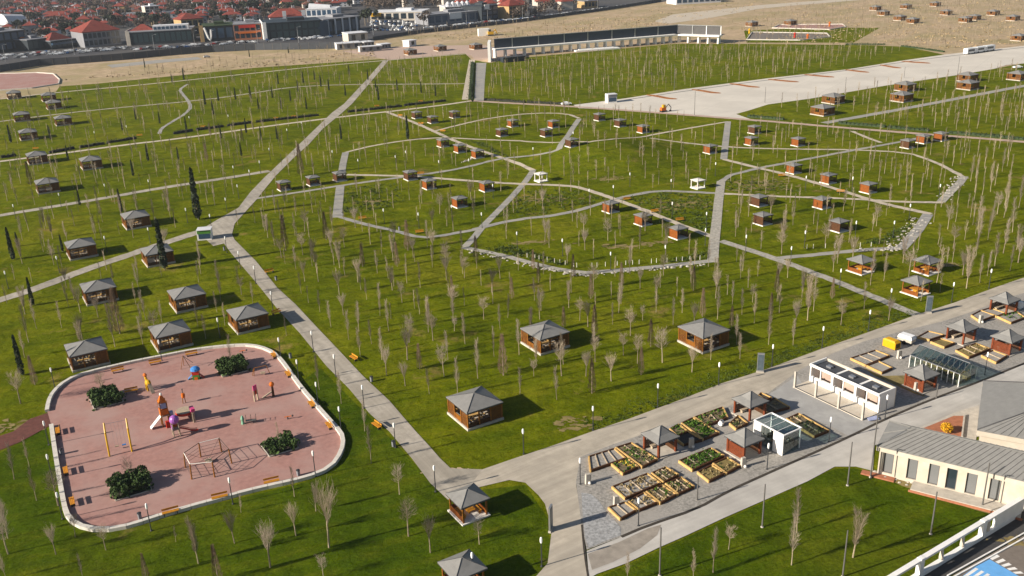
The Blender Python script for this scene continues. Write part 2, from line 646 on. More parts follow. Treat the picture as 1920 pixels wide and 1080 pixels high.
def path(name, px, w, lev, m, label, slab=None, smooth=1, cat='path'):
    P = [Vector((q.x, q.y)) for q in (G(*p) for p in px)]
    P = smooth_line(P, smooth) if smooth else P
    PATHS.append((P, w))
    if not slab:
        Q = [P[0]]
        for a, b in zip(P, P[1:]):
            k = max(1, int((b - a).length / 1.3))
            Q += [a.lerp(b, (j + 1) / k) for j in range(k)]
        L, Rr = offset_line(Q, w)
        if cat == 'path' and w < 4.5:
            L = [p + Vector((random.gauss(0, .09), random.gauss(0, .09))) for p in L]
            Rr = [p + Vector((random.gauss(0, .09), random.gauss(0, .09))) for p in Rr]
        return tag(sheet_xy(name, L + Rr[::-1], lev, m), label, cat, kind='structure')
    root = thing(name, label, cat)
    root['kind'] = 'structure'
    # equal slabs along the line with open joints
    ln = [0.0]
    for a, b in zip(P, P[1:]):
        ln.append(ln[-1] + (b - a).length)
    k = max(1, round(ln[-1] / slab))

    def at(s):
        for i in range(len(P) - 1):
            if s <= ln[i + 1] + 1e-6:
                return P[i].lerp(P[i + 1], (s - ln[i]) / max(ln[i + 1] - ln[i], 1e-6))
        return P[-1]
    Q = [at(ln[-1] * i / k) for i in range(k + 1)]
    L, Rr = offset_line(Q, w)
    for i in range(k):
        a, b, c, d = L[i], L[i + 1], Rr[i + 1], Rr[i]
        g = 0.07 / max((b - a).length, .1)
        a2, b2, c2, d2 = a.lerp(b, g), a.lerp(b, 1 - g), d.lerp(c, 1 - g), d.lerp(c, g)
        z = lev + random.uniform(0, .02)
        mb = MB()
        mb.slab([(q.x, q.y, hgt(q.x, q.y) + z) for q in (a2, d2, c2, b2)], .08)
        mb.build('slab', m, root)
    return root


# ------------------------------------------------------------------ saying which of many alike things is meant
RANK = ['nearest', 'second nearest', 'third nearest', 'fourth nearest', 'fifth nearest', 'sixth nearest', 'seventh nearest', 'eighth nearest']


def side(dx, dy):
    dy *= 1.5
    if abs(dx) > 2 * abs(dy):
        return 'left of' if dx < 0 else 'right of'
    if abs(dy) > 2 * abs(dx):
        return 'in front of' if dy > 0 else 'behind'
    return ('in front and ' if dy > 0 else 'behind and ') + ('left of' if dx < 0 else 'right of')


def relabel(items, marks, rest, far=260):
    """items: (object, noun, px, py); each gets the place it holds among its like round a landmark"""
    tab = {}
    for i, (o, noun, x, y) in enumerate(items):
        for j, (ph, lx, ly) in enumerate(marks):
            d = math.hypot(x - lx, (y - ly) * 1.5)
            if d < far and d > 1:
                tab.setdefault((noun, j, side(x - lx, y - ly)), []).append((d, i))
    best = {}
    for (noun, j, sd), lst in tab.items():
        lst.sort()
        for r, (d, i) in enumerate(lst[:len(RANK)]):
            key = (r * 45 + d, r, sd, j)
            if i not in best or key < best[i]:
                best[i] = key
    for i, (o, noun, x, y) in enumerate(items):
        if i in best:
            _, r, sd, j = best[i]
            o['label'] = '%s %s %s %s' % (RANK[r], noun, sd, marks[j][0])
        else:
            o['label'] = rest(noun, x, y)

# ------------------------------------------------------------------ the setting: ground, lawns, roads, paths
gm = MB()
gm.add([(-9000, -200, 0), (9000, -200, 0), (9000, 16000, 0), (-9000, 16000, 0)], [(0, 1, 2, 3)])
tag(gm.build('ground', 'earth'), 'tan dry bare earth around and beyond the park', 'ground', kind='structure')
LAWN = [(-330, 1300), (-330, 215), (-100, 196), (0, 187), (105, 172), (112, 162), (180, 157), (330, 142), (480, 127), (600, 119), (712, 111), (730, 112), (800, 106), (872, 100),
        (884, 112), (918, 118), (960, 110), (1265, 82), (1350, 82), (1480, 83), (1640, 85), (1700, 88), (1735, 95), (1772, 103), (1700, 150), (1865, 129), (1890, 124), (1960, 112), (2300, 80), (2500, 400), (2500, 1300)]
sheet('lawn', LAWN, .03, 'lawn', 'mown green park lawn with yellowish and dry spots', 'lawn')
sheet('city_ground', [(-420, 170), (-160, 149), (0, 135), (75, 123), (150, 118), (230, 112), (300, 105), (400, 97), (480, 93), (560, 92), (640, 90), (700, 75), (780, 63), (860, 54), (950, 44), (1040, 32), (1160, 15), (1260, 1), (1420, -30), (1300, -70), (-300, -60)], .03, 'city_ground',
      'grey streets and yards of the town behind the park', 'ground')
sheet('dirt_track', [(1226, 40), (1262, 27), (1420, 10), (1470, 6), (1640, -6), (1640, -2), (1480, 11), (1420, 17), (1330, 34), (1250, 45)], .05, 'pale_path', 'wide pale dirt track crossing the dry field', 'track')
sheet('dirt_lot', [(640, 96), (720, 88), (900, 84), (1000, 100), (960, 112), (890, 112), (884, 104), (728, 112)], .02, 'pink_path', 'bare trampled earth beside the white huts', 'ground')
sheet('dry_lawn_spot', [(1395, 58), (1500, 52), (1650, 52), (1600, 80), (1400, 80)], .02, 'lawn', 'green strip round the far play areas', 'lawn')
sheet('apron', [(1075, 197), (1170, 185), (1285, 167), (1440, 147), (1590, 130), (1690, 114), (1775, 102), (1920, 86), (2300, 48), (2300, 85), (1887, 122), (1865, 129), (1795, 141), (1665, 160), (1520, 185), (1440, 196),
                (1405, 207), (1380, 214), (1420, 228), (1370, 222), (1240, 211), (1160, 206), (1085, 203)], .06, 'apron', 'huge pale concrete apron with faint slab joints', 'apron')
# drain line along the far edge of the apron
path('drain_channel', [(1170, 188), (1285, 171), (1440, 150), (1590, 132.5), (1690, 117), (1775, 106), (1920, 89)], .9, .075, 'asphalt', 'thin dark drain channel along the far apron edge', cat='drain')

path('red_footpath', [(880, 189), (960, 194), (1060, 199), (1200, 209), (1370, 222), (1470, 230), (1560, 238), (1750, 253), (1920, 266), (2100, 283)], 2.9, .08, 'pink_path', 'long pinkish paved path along the apron and right lawn')
path('hedge_footpath', [(-120, 318), (0, 303), (100, 290), (240, 271), (330, 261), (500, 237), (640, 219), (760, 206), (840, 196), (885, 189)], 2.5, .07, 'pale_path', 'pale path running beside the dark hedge strip')
path('lawn_footpath', [(-120, 428), (0, 404), (110, 386), (200, 371), (300, 353), (400, 338), (505, 321)], 2.9, .07, 'path', 'concrete path across the left lawn below the two nearest left pavilions')
path('upper_footpath', [(-120, 243), (0, 228), (60, 220), (180, 206), (380, 188), (480, 174), (540, 164), (625, 159), (760, 158), (872, 157)], 2.0, .07, 'path', 'narrow concrete path across the upper left lawn')
path('edge_footpath', [(-100, 196), (0, 186), (100, 174), (280, 158), (480, 137), (600, 124), (716, 114), (800, 107), (874, 101)], 2.2, .07, 'pale_path', 'narrow pale path at the far edge of the lawn')
path('winding_footpath', [(299, 251), (302, 241), (325, 227), (347, 214), (359, 201), (352, 188), (342, 176), (336, 168), (352, 158)], 1.5, .065, 'grey_path', 'thin winding grey path through the upper left lawn')
sheet('main_footpath', [(719, 113), (685, 152), (645, 195), (622, 212), (587, 246), (562, 270), (512, 318), (497, 332), (470, 360), (447, 390), (410, 411), (400, 417), (370, 435), (400, 462), (420, 457), (435, 477), (480, 530),
                        (522, 582), (562, 625), (612, 687), (655, 730), (692, 775), (730, 810), (772, 860), (807, 907), (840, 938), (890, 917), (905, 881), (845, 879), (825, 860), (805, 837), (780, 810), (730, 752), (680, 705),
                        (635, 657), (595, 615), (555, 572), (520, 540), (480, 490), (440, 450), (435, 440), (440, 420), (467, 390), (480, 376), (495, 357), (517, 330), (552, 295), (580, 270), (605, 242), (640, 213), (660, 195), (700, 148), (729, 113)],
      .09, 'path', 'main concrete path running from the road bend to the far lawn edge', 'path')
path('side_footpath', [(410, 424), (370, 436), (330, 449), (255, 474), (180, 499), (128, 518), (70, 541), (0, 563), (-140, 605)], 3.4, .08, 'path', 'concrete path leading from the kiosk junction past the pavilions at left')
sheet('far_footpath', [(880, 112), (873, 148), (866, 187), (878, 187), (884, 148), (891, 112)], .07, 'pale_path', 'pale path up to the left end of the long canopy', 'path')
sheet('far_service_path', [(893, 118), (889, 190), (907, 190), (909, 150), (912, 118)], .07, 'grey_path', 'grey service path beside the left end of the canopy', 'path')
path('right_footpath', [(1545, 231), (1600, 221), (1690, 205), (1800, 184), (1920, 161), (2100, 128)], 3.4, .07, 'grey_path', 'straight grey path below the row of right pavilions')

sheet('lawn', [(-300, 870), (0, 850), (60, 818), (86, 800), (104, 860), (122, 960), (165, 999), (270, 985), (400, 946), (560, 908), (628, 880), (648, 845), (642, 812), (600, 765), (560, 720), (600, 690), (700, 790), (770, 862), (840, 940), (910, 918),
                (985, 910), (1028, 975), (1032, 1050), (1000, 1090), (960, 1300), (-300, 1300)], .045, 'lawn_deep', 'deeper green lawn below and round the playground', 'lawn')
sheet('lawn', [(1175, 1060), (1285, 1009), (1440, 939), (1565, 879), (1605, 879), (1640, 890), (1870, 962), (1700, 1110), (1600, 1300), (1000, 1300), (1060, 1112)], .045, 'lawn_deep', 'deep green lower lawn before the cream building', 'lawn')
# garden of angular paths
gp = [
    ('garden_footpath', [(722, 209), (765, 225), (800, 240), (860, 268), (920, 289), (962, 303), (1000, 320)], 2.4, 'pale', None, 'upper left arm of the angular garden paths'),
    ('garden_footpath', [(1000, 319), (985, 341), (960, 369), (930, 400), (905, 425), (888, 447), (872, 463)], 2.6, 'grey', 2.6, 'grey slab path from the white kiosk to the lower left corner'),
    ('garden_footpath', [(470, 374), (560, 361), (640, 348), (720, 337), (790, 328), (862, 317), (935, 298), (962, 295), (1030, 287), (1048, 280)], 2.4, 'grey', None, 'long grey path from the main path into the garden'),
    ('garden_footpath', [(1048, 280), (1062, 258), (1074, 240), (1086, 223)], 2.8, 'grey', 2.8, 'slab path below the upper tip of the garden'),
    ('garden_footpath', [(1086, 222), (1062, 213), (1000, 212), (920, 221), (862, 234), (815, 246)], 2.0, 'pale', None, 'pale path round the upper left garden field'),
    ('garden_footpath', [(650, 328), (700, 329), (780, 331), (860, 338), (960, 345), (1060, 348), (1092, 353), (1150, 373), (1200, 391), (1260, 416), (1340, 446)], 2.5, 'pale', None, 'pale path crossing the garden from left to right'),
    ('garden_footpath', [(1352, 452), (1450, 484), (1560, 525), (1640, 558), (1718, 591)], 3.0, 'rubble', None, 'gravel path from the garden down to the road'),
    ('garden_footpath', [(648, 286), (700, 273), (770, 262), (830, 258), (905, 262), (1000, 265), (1060, 267), (1120, 268), (1200, 256), (1290, 241), (1366, 228)], 2.0, 'pale', None, 'pale path passing behind the garden mound'),
    ('garden_footpath', [(640, 330), (643, 308), (648, 286)], 4.2, 'grey', 3.0, 'short wide slab path at the upper left garden corner'),
    ('garden_footpath', [(632, 408), (635, 378), (638, 349)], 4.6, 'grey', 2.6, 'wide slab path at the left garden corner'),
    ('garden_footpath', [(630, 405), (680, 420), (740, 433), (790, 447), (830, 442), (890, 431)], 2.2, 'grey', None, 'grey path below the left garden field'),
    ('garden_footpath', [(888, 431), (960, 413), (1060, 402), (1140, 378), (1180, 367), (1232, 358), (1290, 360), (1350, 363)], 2.5, 'grey', None, 'grey path over the foot of the mound to the middle lane'),
    ('garden_footpath', [(1350, 363), (1460, 369), (1600, 373), (1680, 379), (1768, 380)], 2.2, 'pale', None, 'pale path through the middle of the right garden field'),
    ('garden_footpath', [(1764, 379), (1782, 360), (1800, 343), (1808, 331)], 4.0, 'rubble', 3.4, 'broken stone path at the right tip of the garden'),
    ('garden_footpath', [(1812, 335), (1770, 312), (1740, 299), (1700, 286), (1600, 281), (1500, 280), (1400, 278), (1330, 273), (1260, 265), (1218, 259)], 2.0, 'pale', None, 'pale path along the upper right garden field'),
    ('garden_footpath', [(1365, 228), (1361, 262), (1357, 299)], 4.0, 'grey', 3.6, 'wide straight slab path behind the right garden field'),
    ('garden_footpath', [(1357, 299), (1420, 315), (1470, 326), (1560, 352), (1640, 378), (1700, 392), (1746, 402)], 2.5, 'pale', None, 'pale path running down the right garden field'),
    ('garden_footpath', [(1740, 402), (1722, 430), (1705, 450), (1690, 466)], 4.6, 'grey', 3.2, 'wide slab path at the lower right garden corner'),
    ('garden_footpath', [(1692, 465), (1620, 469), (1540, 477), (1455, 485)], 2.6, 'grey', None, 'grey path along the lower right garden edge'),
    ('garden_footpath', [(1349, 368), (1352, 333), (1420, 316), (1500, 301), (1600, 282), (1680, 268), (1740, 256)], 2.3, 'grey', None, 'grey path climbing across the right garden field'),
    ('garden_footpath', [(1352, 340), (1347, 380), (1343, 420), (1339, 455), (1336, 492)], 4.4, 'rubble', 3.0, 'wide gravelly lane between the middle and right garden fields'),
    ('garden_footpath', [(1338, 489), (1240, 500), (1160, 507), (1100, 512)], 2.6, 'grey', 2.8, 'slab path along the lower garden edge'),
    ('garden_footpath', [(1104, 512), (1060, 508), (1000, 495), (940, 478), (868, 464)], 2.4, 'rubble', None, 'stony path along the lower left garden edge'),
    ('garden_footpath', [(1597, 246), (1625, 258), (1652, 268)], 2.0, 'pale', None, 'short pale path joining the garden to the pinkish path'),
]
for i, (nm, pts, w, kind, slab, lb) in enumerate(gp):
    path(nm, pts, w * (.74 if w < 3.2 else .55), .075 + .003 * (i % 7), {'pale': 'pale_path', 'grey': 'grey_path', 'rubble': 'rubble_path'}[kind], lb, slab, 0 if slab else 1)

# concrete road and the plaza
sheet('road', [(840, 940), (870, 926), (905, 881), (960, 862), (1035, 837), (1110, 810), (1180, 786), (1285, 747), (1352, 720), (1440, 692), (1540, 655), (1652, 615), (1715, 592), (1790, 568), (1865, 540), (1920, 521), (2100, 455),
               (2100, 500), (1900, 560), (1815, 592), (1765, 608), (1690, 626), (1620, 645), (1560, 668), (1500, 698), (1440, 742), (1340, 775), (1240, 808), (1150, 838), (1090, 862), (1080, 910), (1092, 982), (1098, 1035), (1105, 1090),
               (1110, 1300), (930, 1300), (1005, 1082), (1027, 1057), (1034, 1000), (1030, 975), (1022, 946), (1010, 930), (985, 906), (955, 901), (900, 914)], .10, 'road', 'worn pale concrete road curving past the plaza', 'road')
sheet('plaza', [(1080, 905), (1088, 858), (1150, 834), (1240, 804), (1340, 771), (1440, 738), (1500, 694), (1560, 664), (1620, 641), (1690, 622), (1765, 604), (1815, 588), (1900, 556), (2100, 495), (2100, 610), (1920, 683), (1840, 716), (1740, 753),
                (1652, 791), (1590, 822), (1510, 858), (1440, 889), (1365, 923), (1307, 956), (1210, 989), (1165, 1008), (1100, 1032), (1090, 982)], .11, 'gravel', 'grey gravel plaza with garden beds', 'plaza')
sheet('plaza_apron', [(1400, 752), (1440, 742), (1495, 705), (1505, 722), (1560, 752), (1640, 795), (1590, 818), (1556, 800), (1480, 768)], .12, 'apron_slab', 'smooth grey concrete between the beds and the white stall', 'pavement')
sheet('gravel_spread', [(1090, 925), (1108, 928), (1122, 940), (1138, 962), (1152, 976), (1164, 992), (1164, 1005), (1140, 1014), (1104, 1029), (1097, 1010), (1093, 975)], .13, 'gravel_pile', 'loose bluish gravel spread at the plaza corner', 'gravel')
sheet('lower_road', [(1100, 1034), (1165, 1008), (1210, 989), (1307, 956), (1365, 923), (1440, 889), (1510, 858), (1590, 822), (1652, 791), (1740, 753), (1840, 716), (1920, 683), (2100, 610), (2100, 800), (1830, 820), (1700, 815), (1640, 836),
                     (1636, 884), (1605, 876), (1565, 876), (1515, 903), (1440, 936), (1360, 971), (1285, 1006), (1235, 1028), (1175, 1057), (1120, 1077), (1060, 1110), (1020, 1300), (1000, 1300), (1105, 1090)], .105, 'lower_road',
      'light grey road between the plaza and the lower lawn', 'road')
sheet('road_patch', [(1102, 1040), (1160, 1018), (1215, 992), (1240, 985), (1232, 1005), (1200, 1030), (1150, 1055), (1110, 1070)], .115, 'patch', 'brownish repaired patch at the road corner', 'road')
path('plaza_drain', [(1165, 1008), (1210, 988.5), (1307, 955.5), (1365, 922.5), (1440, 888.5), (1510, 857.5), (1590, 821.5), (1652, 790.5), (1740, 752.5), (1840, 715.5), (1920, 682.5), (2100, 609)], .45, .13, 'soil_dark', 'dark drain line between plaza and lower road', cat='drain')
path('road_joint', [(1091, 985), (1096, 1040), (1104, 1090)], .25, .125, 'soil_dark', 'dark joint along the edge of the concrete road', cat='joint')
sheet('bed_ground', [(1618, 690), (1655, 706), (1700, 705), (1735, 745), (1716, 740), (1640, 706)], .125, 'dry_patch', 'dry soil strip behind the white market stall', 'soil')
sheet('track_strip', [(-330, 920), (-60, 870), (0, 845), (37, 830), (70, 812), (97, 797), (89, 775), (55, 787), (25, 810), (0, 818), (-80, 845), (-330, 880)], .10, 'red_path', 'dark red rubber path leading into the playground', 'path')

# playground floor and its low white kerb
KERB = [(97, 800), (104, 850), (113, 905), (120, 945), (126, 970), (140, 985), (166, 995), (200, 997), (232, 992), (270, 981), (320, 964), (400, 942), (480, 920), (560, 903), (601, 890), (626, 875), (641, 850), (645, 829), (640, 814),
        (621, 794), (591, 760), (561, 725), (536, 688), (521, 670), (501, 657), (474, 650), (440, 650), (371, 657), (296, 672), (236, 684), (151, 704), (121, 719), (101, 737), (92, 755), (89, 773)]
sheet('playground', KERB, .12, 'rubber', 'pinkish red rubber playground floor with rounded corners', 'playground')
root = thing('kerb', 'low white kerb wall of pale blocks round the playground', 'kerb')
root['kind'] = 'structure'
KP = smooth_line([Vector((q.x, q.y)) for q in (G(*p) for p in KERB)], 2)
ln = [0.0]
for a, b in zip(KP, KP[1:]):
    ln.append(ln[-1] + (b - a).length)
nk = int(ln[-1] / 2.0)
pos = []
j = 0
for i in range(nk + 1):
    s_ = ln[-1] * i / nk
    while j < len(ln) - 2 and ln[j + 1] < s_:
        j += 1
    pos.append(KP[j].lerp(KP[j + 1], (s_ - ln[j]) / max(ln[j + 1] - ln[j], 1e-6)))
kl, kr = offset_line(pos, .62)
for i in range(nk):
    g = .012
    q = [kl[i].lerp(kl[i + 1], g), kr[i].lerp(kr[i + 1], g), kr[i].lerp(kr[i + 1], 1 - g), kl[i].lerp(kl[i + 1], 1 - g)]
    mb = MB()
    mb.prism([(p.x, p.y) for p in q], 0.0, .52 + random.uniform(-.012, .012))
    mb.build('kerb_stone', 'kerb', root)

# bare and worn spots in the grass (their own colour, not shade): clusters of small ragged patches
def blot(px, py, rx, ry, m, lev=.05, ragged=.4, n=9):
    c = G(px, py)
    vs, fs = [], []
    for _ in range(int(26 + rx * ry * 2.4)):
        u, v = random.gauss(0, .5) * rx, random.gauss(0, .5) * ry
        r0 = abs(random.gauss(.12, .2)) + .06
        k0 = len(vs)
        z = lev + random.uniform(0, .012)
        for k in range(n):
            t = 2 * math.pi * k / n
            r = r0 * (1 + random.uniform(-ragged, ragged))
            x, y = c.x + u + r * 1.5 * math.cos(t), c.y + v + r * math.sin(t)
            vs.append((x, y, hgt(x, y) + z))
        fs.append(tuple(range(k0, k0 + n)))
    return MB().add(vs, fs).build('worn_spot', m)


for i, (px, py, rx, ry, m) in enumerate([(1145, 335, 7, 3, 'dry_patch'), (1425, 348, 11, 9, 'dry_patch'), (1290, 382, 12, 5, 'dry_patch'), (1180, 462, 7, 1.6, 'dry_patch'), (1000, 455, 6, 1.5, 'dry_patch'),
                                         (1075, 795, 3.2, 2.2, 'dry_patch'), (845, 885, 3.5, 1.2, 'earth'), (1015, 376, 9, 4, 'dry_patch'), (700, 378, 6, 1.6, 'dry_patch'), (1230, 455, 4, 1.2, 'dry_patch'),
                                         (1790, 497, 4, 1.5, 'dry_patch'), (30, 800, 5, 2, 'dry_patch')]):
    tag(blot(px, py, rx, ry, m, .05 + .002 * i), 'ragged spot of bare dry soil in the grass', 'soil', 'bare soil spots', 'structure')
# brown leaf strips lying on the apron
for i, (a, b) in enumerate([((1212, 178), (1270, 186)), ((1297, 168), (1352, 175)), ((1368, 157), (1425, 164)), ((1440, 149), (1498, 154)), ((1508, 140), (1565, 145)), ((1585, 131), (1630, 136)), ((1650, 122), (1690, 128)), ((1690, 115), (1745, 119))]):
    p = [G(*a), G(a[0] * .6 + b[0] * .4, a[1] * .75 + b[1] * .25 + 1), G(a[0] * .3 + b[0] * .7, b[1] - 1), G(*b)]
    P = smooth_line([Vector((q.x, q.y)) for q in p], 2)
    L, Rr = offset_line(P, 2.6)
    mb = MB()
    n = len(P)
    vs = []
    for k in range(n):
        w = 1 - abs(2 * k / (n - 1) - 1) ** 3
        c = P[k]
        vs += [(*(c + (L[k] - c) * (w + .15)), .07), (*c, .07 + .35 * w + .05), (*(c + (Rr[k] - c) * (w + .15)), .07)]
    fs = []
    for k in range(n - 1):
        fs += [(3 * k, 3 * k + 1, 3 * k + 4, 3 * k + 3), (3 * k + 1, 3 * k + 2, 3 * k + 5, 3 * k + 4)]
    mb.add(vs, fs)
    o = mb.build('earth_berm', 'rust')
    nth = ['nearest the white kiosk', 'second from the white kiosk', 'third from the white kiosk', 'fourth from the white kiosk', 'fourth from the white bus', 'third from the white bus', 'second from the white bus', 'nearest the white bus'][i]
    tag(o, 'curved rusty strip across the apron edge, ' + nth, 'berm', 'rusty strips on the apron')

# ------------------------------------------------------------------ pavilions, kiosks, pergolas
YAW = R(31.0)


def pyramid(mb, hx, hy, z0, rise, th=.12, mid=.42):
    """four-sided tent roof, a little hollow, with a thin fascia"""
    r = [(1.0, z0 - th), (1.0, z0), (.52, z0 + rise * mid), (.04, z0 + rise)]
    vs = []
    for f, z in r:
        vs += [(-hx * f, -hy * f, z), (hx * f, -hy * f, z), (hx * f, hy * f, z), (-hx * f, hy * f, z)]
    fs = [(3, 2, 1, 0)]
    for i in range(3):
        fs += [(4 * i + k, 4 * i + (k + 1) % 4, 4 * i + 4 + (k + 1) % 4, 4 * i + 4 + k) for k in range(4)]
    fs.append((12, 13, 14, 15))
    mb.add(vs, fs)
    return r


def add_roof(root, hx, hy, z0, rise, capr=.06, m='roof_grey', mid=.42, caps=True):
    mb = MB()
    r = pyramid(mb, hx, hy, z0, rise, mid=mid)
    ro = mb.build('roof', m, root)
    if caps:
        for sx, sy in ((-1, -1), (1, -1), (1, 1), (-1, 1)):
            c = MB()
            c.poly([(sx * hx * f, sy * hy * f, z + .02) for f, z in r[1:]], capr, 4)
            c.build('ridge_cap', 'cap_dark', ro)
    mb = MB()
    e = .10
    for (x0, y0, x1, y1) in ((-hx, -hy, hx, -hy), (hx, -hy, hx, hy), (hx, hy, -hx, hy), (-hx, hy, -hx, -hy)):
        c = Vector(((x0 + x1) / 2, (y0 + y1) / 2)) * .995
        L = math.hypot(x1 - x0, y1 - y0) * .985
        mb.box((c.x, c.y, z0 - th_ - .1), (L if y0 == y1 else e, e if y0 == y1 else L, .1))
    mb.build('fascia', 'cap_dark', ro)


th_ = .12


def slat_panel(L, z0, z1, lattice=True):
    """framed timber panel along local x, standing on z0"""
    mb = MB()
    h = z1 - z0
    for x in (-L / 2 + .05, L / 2 - .05):
        mb.box((x, 0, z0), (.1, .1, h))
    for z in (z0, z1 - .1):
        mb.box((0, 0, z), (L - .2, .09, .1))
    k = 7
    for i in range(k):
        z = z0 + .12 + (h - .24) * i / k
        mb.box((0, 0, z), (L - .2, .035, (h - .24) / k * (.78 if lattice else .97)))
    return mb


def rot_part(o, x, y, rz):
    o.location = (x, y, 0)
    o.rotation_euler = (0, 0, rz)
    return o


def make_pavilion():
    root = thing('picnic_pavilion', '', 'pavilion', group='picnic pavilions on the lawns')
    hx, hy = 2.95, 3.1
    mb = MB()
    mb.box((0, 0, 0), (hx * 2 + .45, hy * 2 + .45, .42))
    mb.build('base_slab', 'concrete', root)
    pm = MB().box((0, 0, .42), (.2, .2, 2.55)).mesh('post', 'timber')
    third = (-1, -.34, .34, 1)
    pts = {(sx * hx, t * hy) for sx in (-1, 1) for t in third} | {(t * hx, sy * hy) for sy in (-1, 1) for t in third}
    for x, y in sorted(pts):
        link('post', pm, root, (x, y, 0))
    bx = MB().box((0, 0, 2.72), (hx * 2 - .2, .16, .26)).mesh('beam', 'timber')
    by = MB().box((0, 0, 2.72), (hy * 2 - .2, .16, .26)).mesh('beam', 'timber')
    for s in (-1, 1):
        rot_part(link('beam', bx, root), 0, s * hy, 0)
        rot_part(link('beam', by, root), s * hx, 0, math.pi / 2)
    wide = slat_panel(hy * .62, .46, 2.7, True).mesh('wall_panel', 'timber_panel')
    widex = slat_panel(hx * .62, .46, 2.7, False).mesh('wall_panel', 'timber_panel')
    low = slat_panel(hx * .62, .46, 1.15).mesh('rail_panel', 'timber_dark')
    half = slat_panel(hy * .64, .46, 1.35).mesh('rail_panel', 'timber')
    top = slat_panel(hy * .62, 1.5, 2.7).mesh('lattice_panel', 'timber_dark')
    ly = hy * .67
    lx = hx * .67
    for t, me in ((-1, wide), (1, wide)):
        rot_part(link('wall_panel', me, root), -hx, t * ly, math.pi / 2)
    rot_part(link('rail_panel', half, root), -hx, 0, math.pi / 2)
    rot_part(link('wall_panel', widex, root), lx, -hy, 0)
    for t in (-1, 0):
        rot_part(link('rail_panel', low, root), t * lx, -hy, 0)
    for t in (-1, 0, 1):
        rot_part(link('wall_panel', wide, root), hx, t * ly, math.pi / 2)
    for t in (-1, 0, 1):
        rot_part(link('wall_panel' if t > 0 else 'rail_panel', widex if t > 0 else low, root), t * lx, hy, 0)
    add_roof(root, hx + .22, hy + .22, 3.08, 1.1, .05, mid=.5)
    mb = MB()
    mb.box((0, hy - .55, .85), (4.6, .5, .08))
    for x in (-2.1, 0, 2.1):
        mb.box((x, hy - .55, .42), (.1, .4, .43))
    mb.build('bench', 'lumber', root)
    return root


def make_table():
    root = thing('picnic_table', '', 'table', group='picnic tables inside the pavilions')
    for k in range(4):
        MB().box((0, -.33 + .22 * k, .74), (2.0, .2, .05)).build('top_plank', 'lumber', root)
    for s in (-1, 1):
        MB().box((0, s * .78, .42), (2.0, .3, .05)).build('seat', 'lumber', root)
        mb = MB()
        mb.tube((s * .7, -.75, 0), (s * .7, .2, .74), .05, n=4).tube((s * .7, .75, 0), (s * .7, -.2, .74), .05, n=4)
        mb.box((s * .7, 0, .34), (.08, 1.7, .08))
        mb.build('trestle', 'timber_dark', root)
    return root


def make_kiosk(pm1='timber_orange', pm2='timber_dark'):
    root = thing('garden_kiosk', '', 'kiosk', group='small garden kiosks')
    h = 1.5
    MB().box((0, 0, 0), (3.4, 3.4, .28)).build('base_slab', 'sheet_white', root)
    pm = MB().box((0, 0, .28), (.17, .17, 2.3)).mesh('post', 'timber_dark')
    for x in (-h, h):
        for y in (-h, h):
            link('post', pm, root, (x, y, 0))
    pan = slat_panel(2.8, .3, 2.45, False).mesh('wall_panel', pm1)
    rot_part(link('wall_panel', pan, root), -h, 0, math.pi / 2)
    rot_part(link('wall_panel', slat_panel(2.8, .3, 1.2).mesh('wall_panel', 'timber_dark'), root), 0, h, 0)
    rot_part(link('wall_panel', slat_panel(2.8, .3, 1.6).mesh('wall_panel', 'timber_dark'), root), h, 0, math.pi / 2)
    mb = MB().box((0, .9, .68), (2.4, .5, .08))
    mb.box((-1, .9, .28), (.1, .4, .4)).box((1, .9, .28), (.1, .4, .4))
    mb.build('seat', 'bench_wood', root)
    add_roof(root, 1.75, 1.75, 2.62, .45, .03, mid=.5)
    return root


def make_open():
    root = thing('open_gazebo', '', 'gazebo', group='open sided gazebos')
    h = 1.7
    MB().box((0, 0, 0), (4.1, 4.1, .22)).build('base_slab', 'sheet_white', root)
    pm = MB().box((0, 0, .22), (.2, .2, 2.45)).mesh('post', 'timber')
    for x in (-h, h):
        for y in (-h, h):
            link('post', pm, root, (x, y, 0))
    bm_ = MB().box((0, 0, 2.45), (3.2, .14, .2)).mesh('beam', 'timber')
    for s in (-1, 1):
        rot_part(link('beam', bm_, root), 0, s * h, 0)
        rot_part(link('beam', bm_, root), s * h, 0, math.pi / 2)
    p = slat_panel(3.1, .24, 1.0).mesh('rail_panel', 'timber_orange')
    rot_part(link('rail_panel', p, root), 0, h, 0)
    rot_part(link('rail_panel', p, root), h, 0, math.pi / 2)
    rot_part(link('rail_panel', p, root), -h, 0, math.pi / 2)
    for s in (-1, 1):
        mb = MB().box((s * 1.15, .1, .62), (.45, 2.4, .08)).box((s * 1.15, -.9, .22), (.35, .1, .4)).box((s * 1.15, 1.1, .22), (.35, .1, .4))
        mb.build('seat', 'bench_wood', root)
    mb = MB().box((0, .1, .9), (1.1, 2.0, .07)).box((0, .1, .22), (.2, .8, .68))
    mb.build('table_top', 'bench_wood', root)
    add_roof(root, 2.1, 2.1, 2.75, 1.0, .035, mid=.46)
    return root


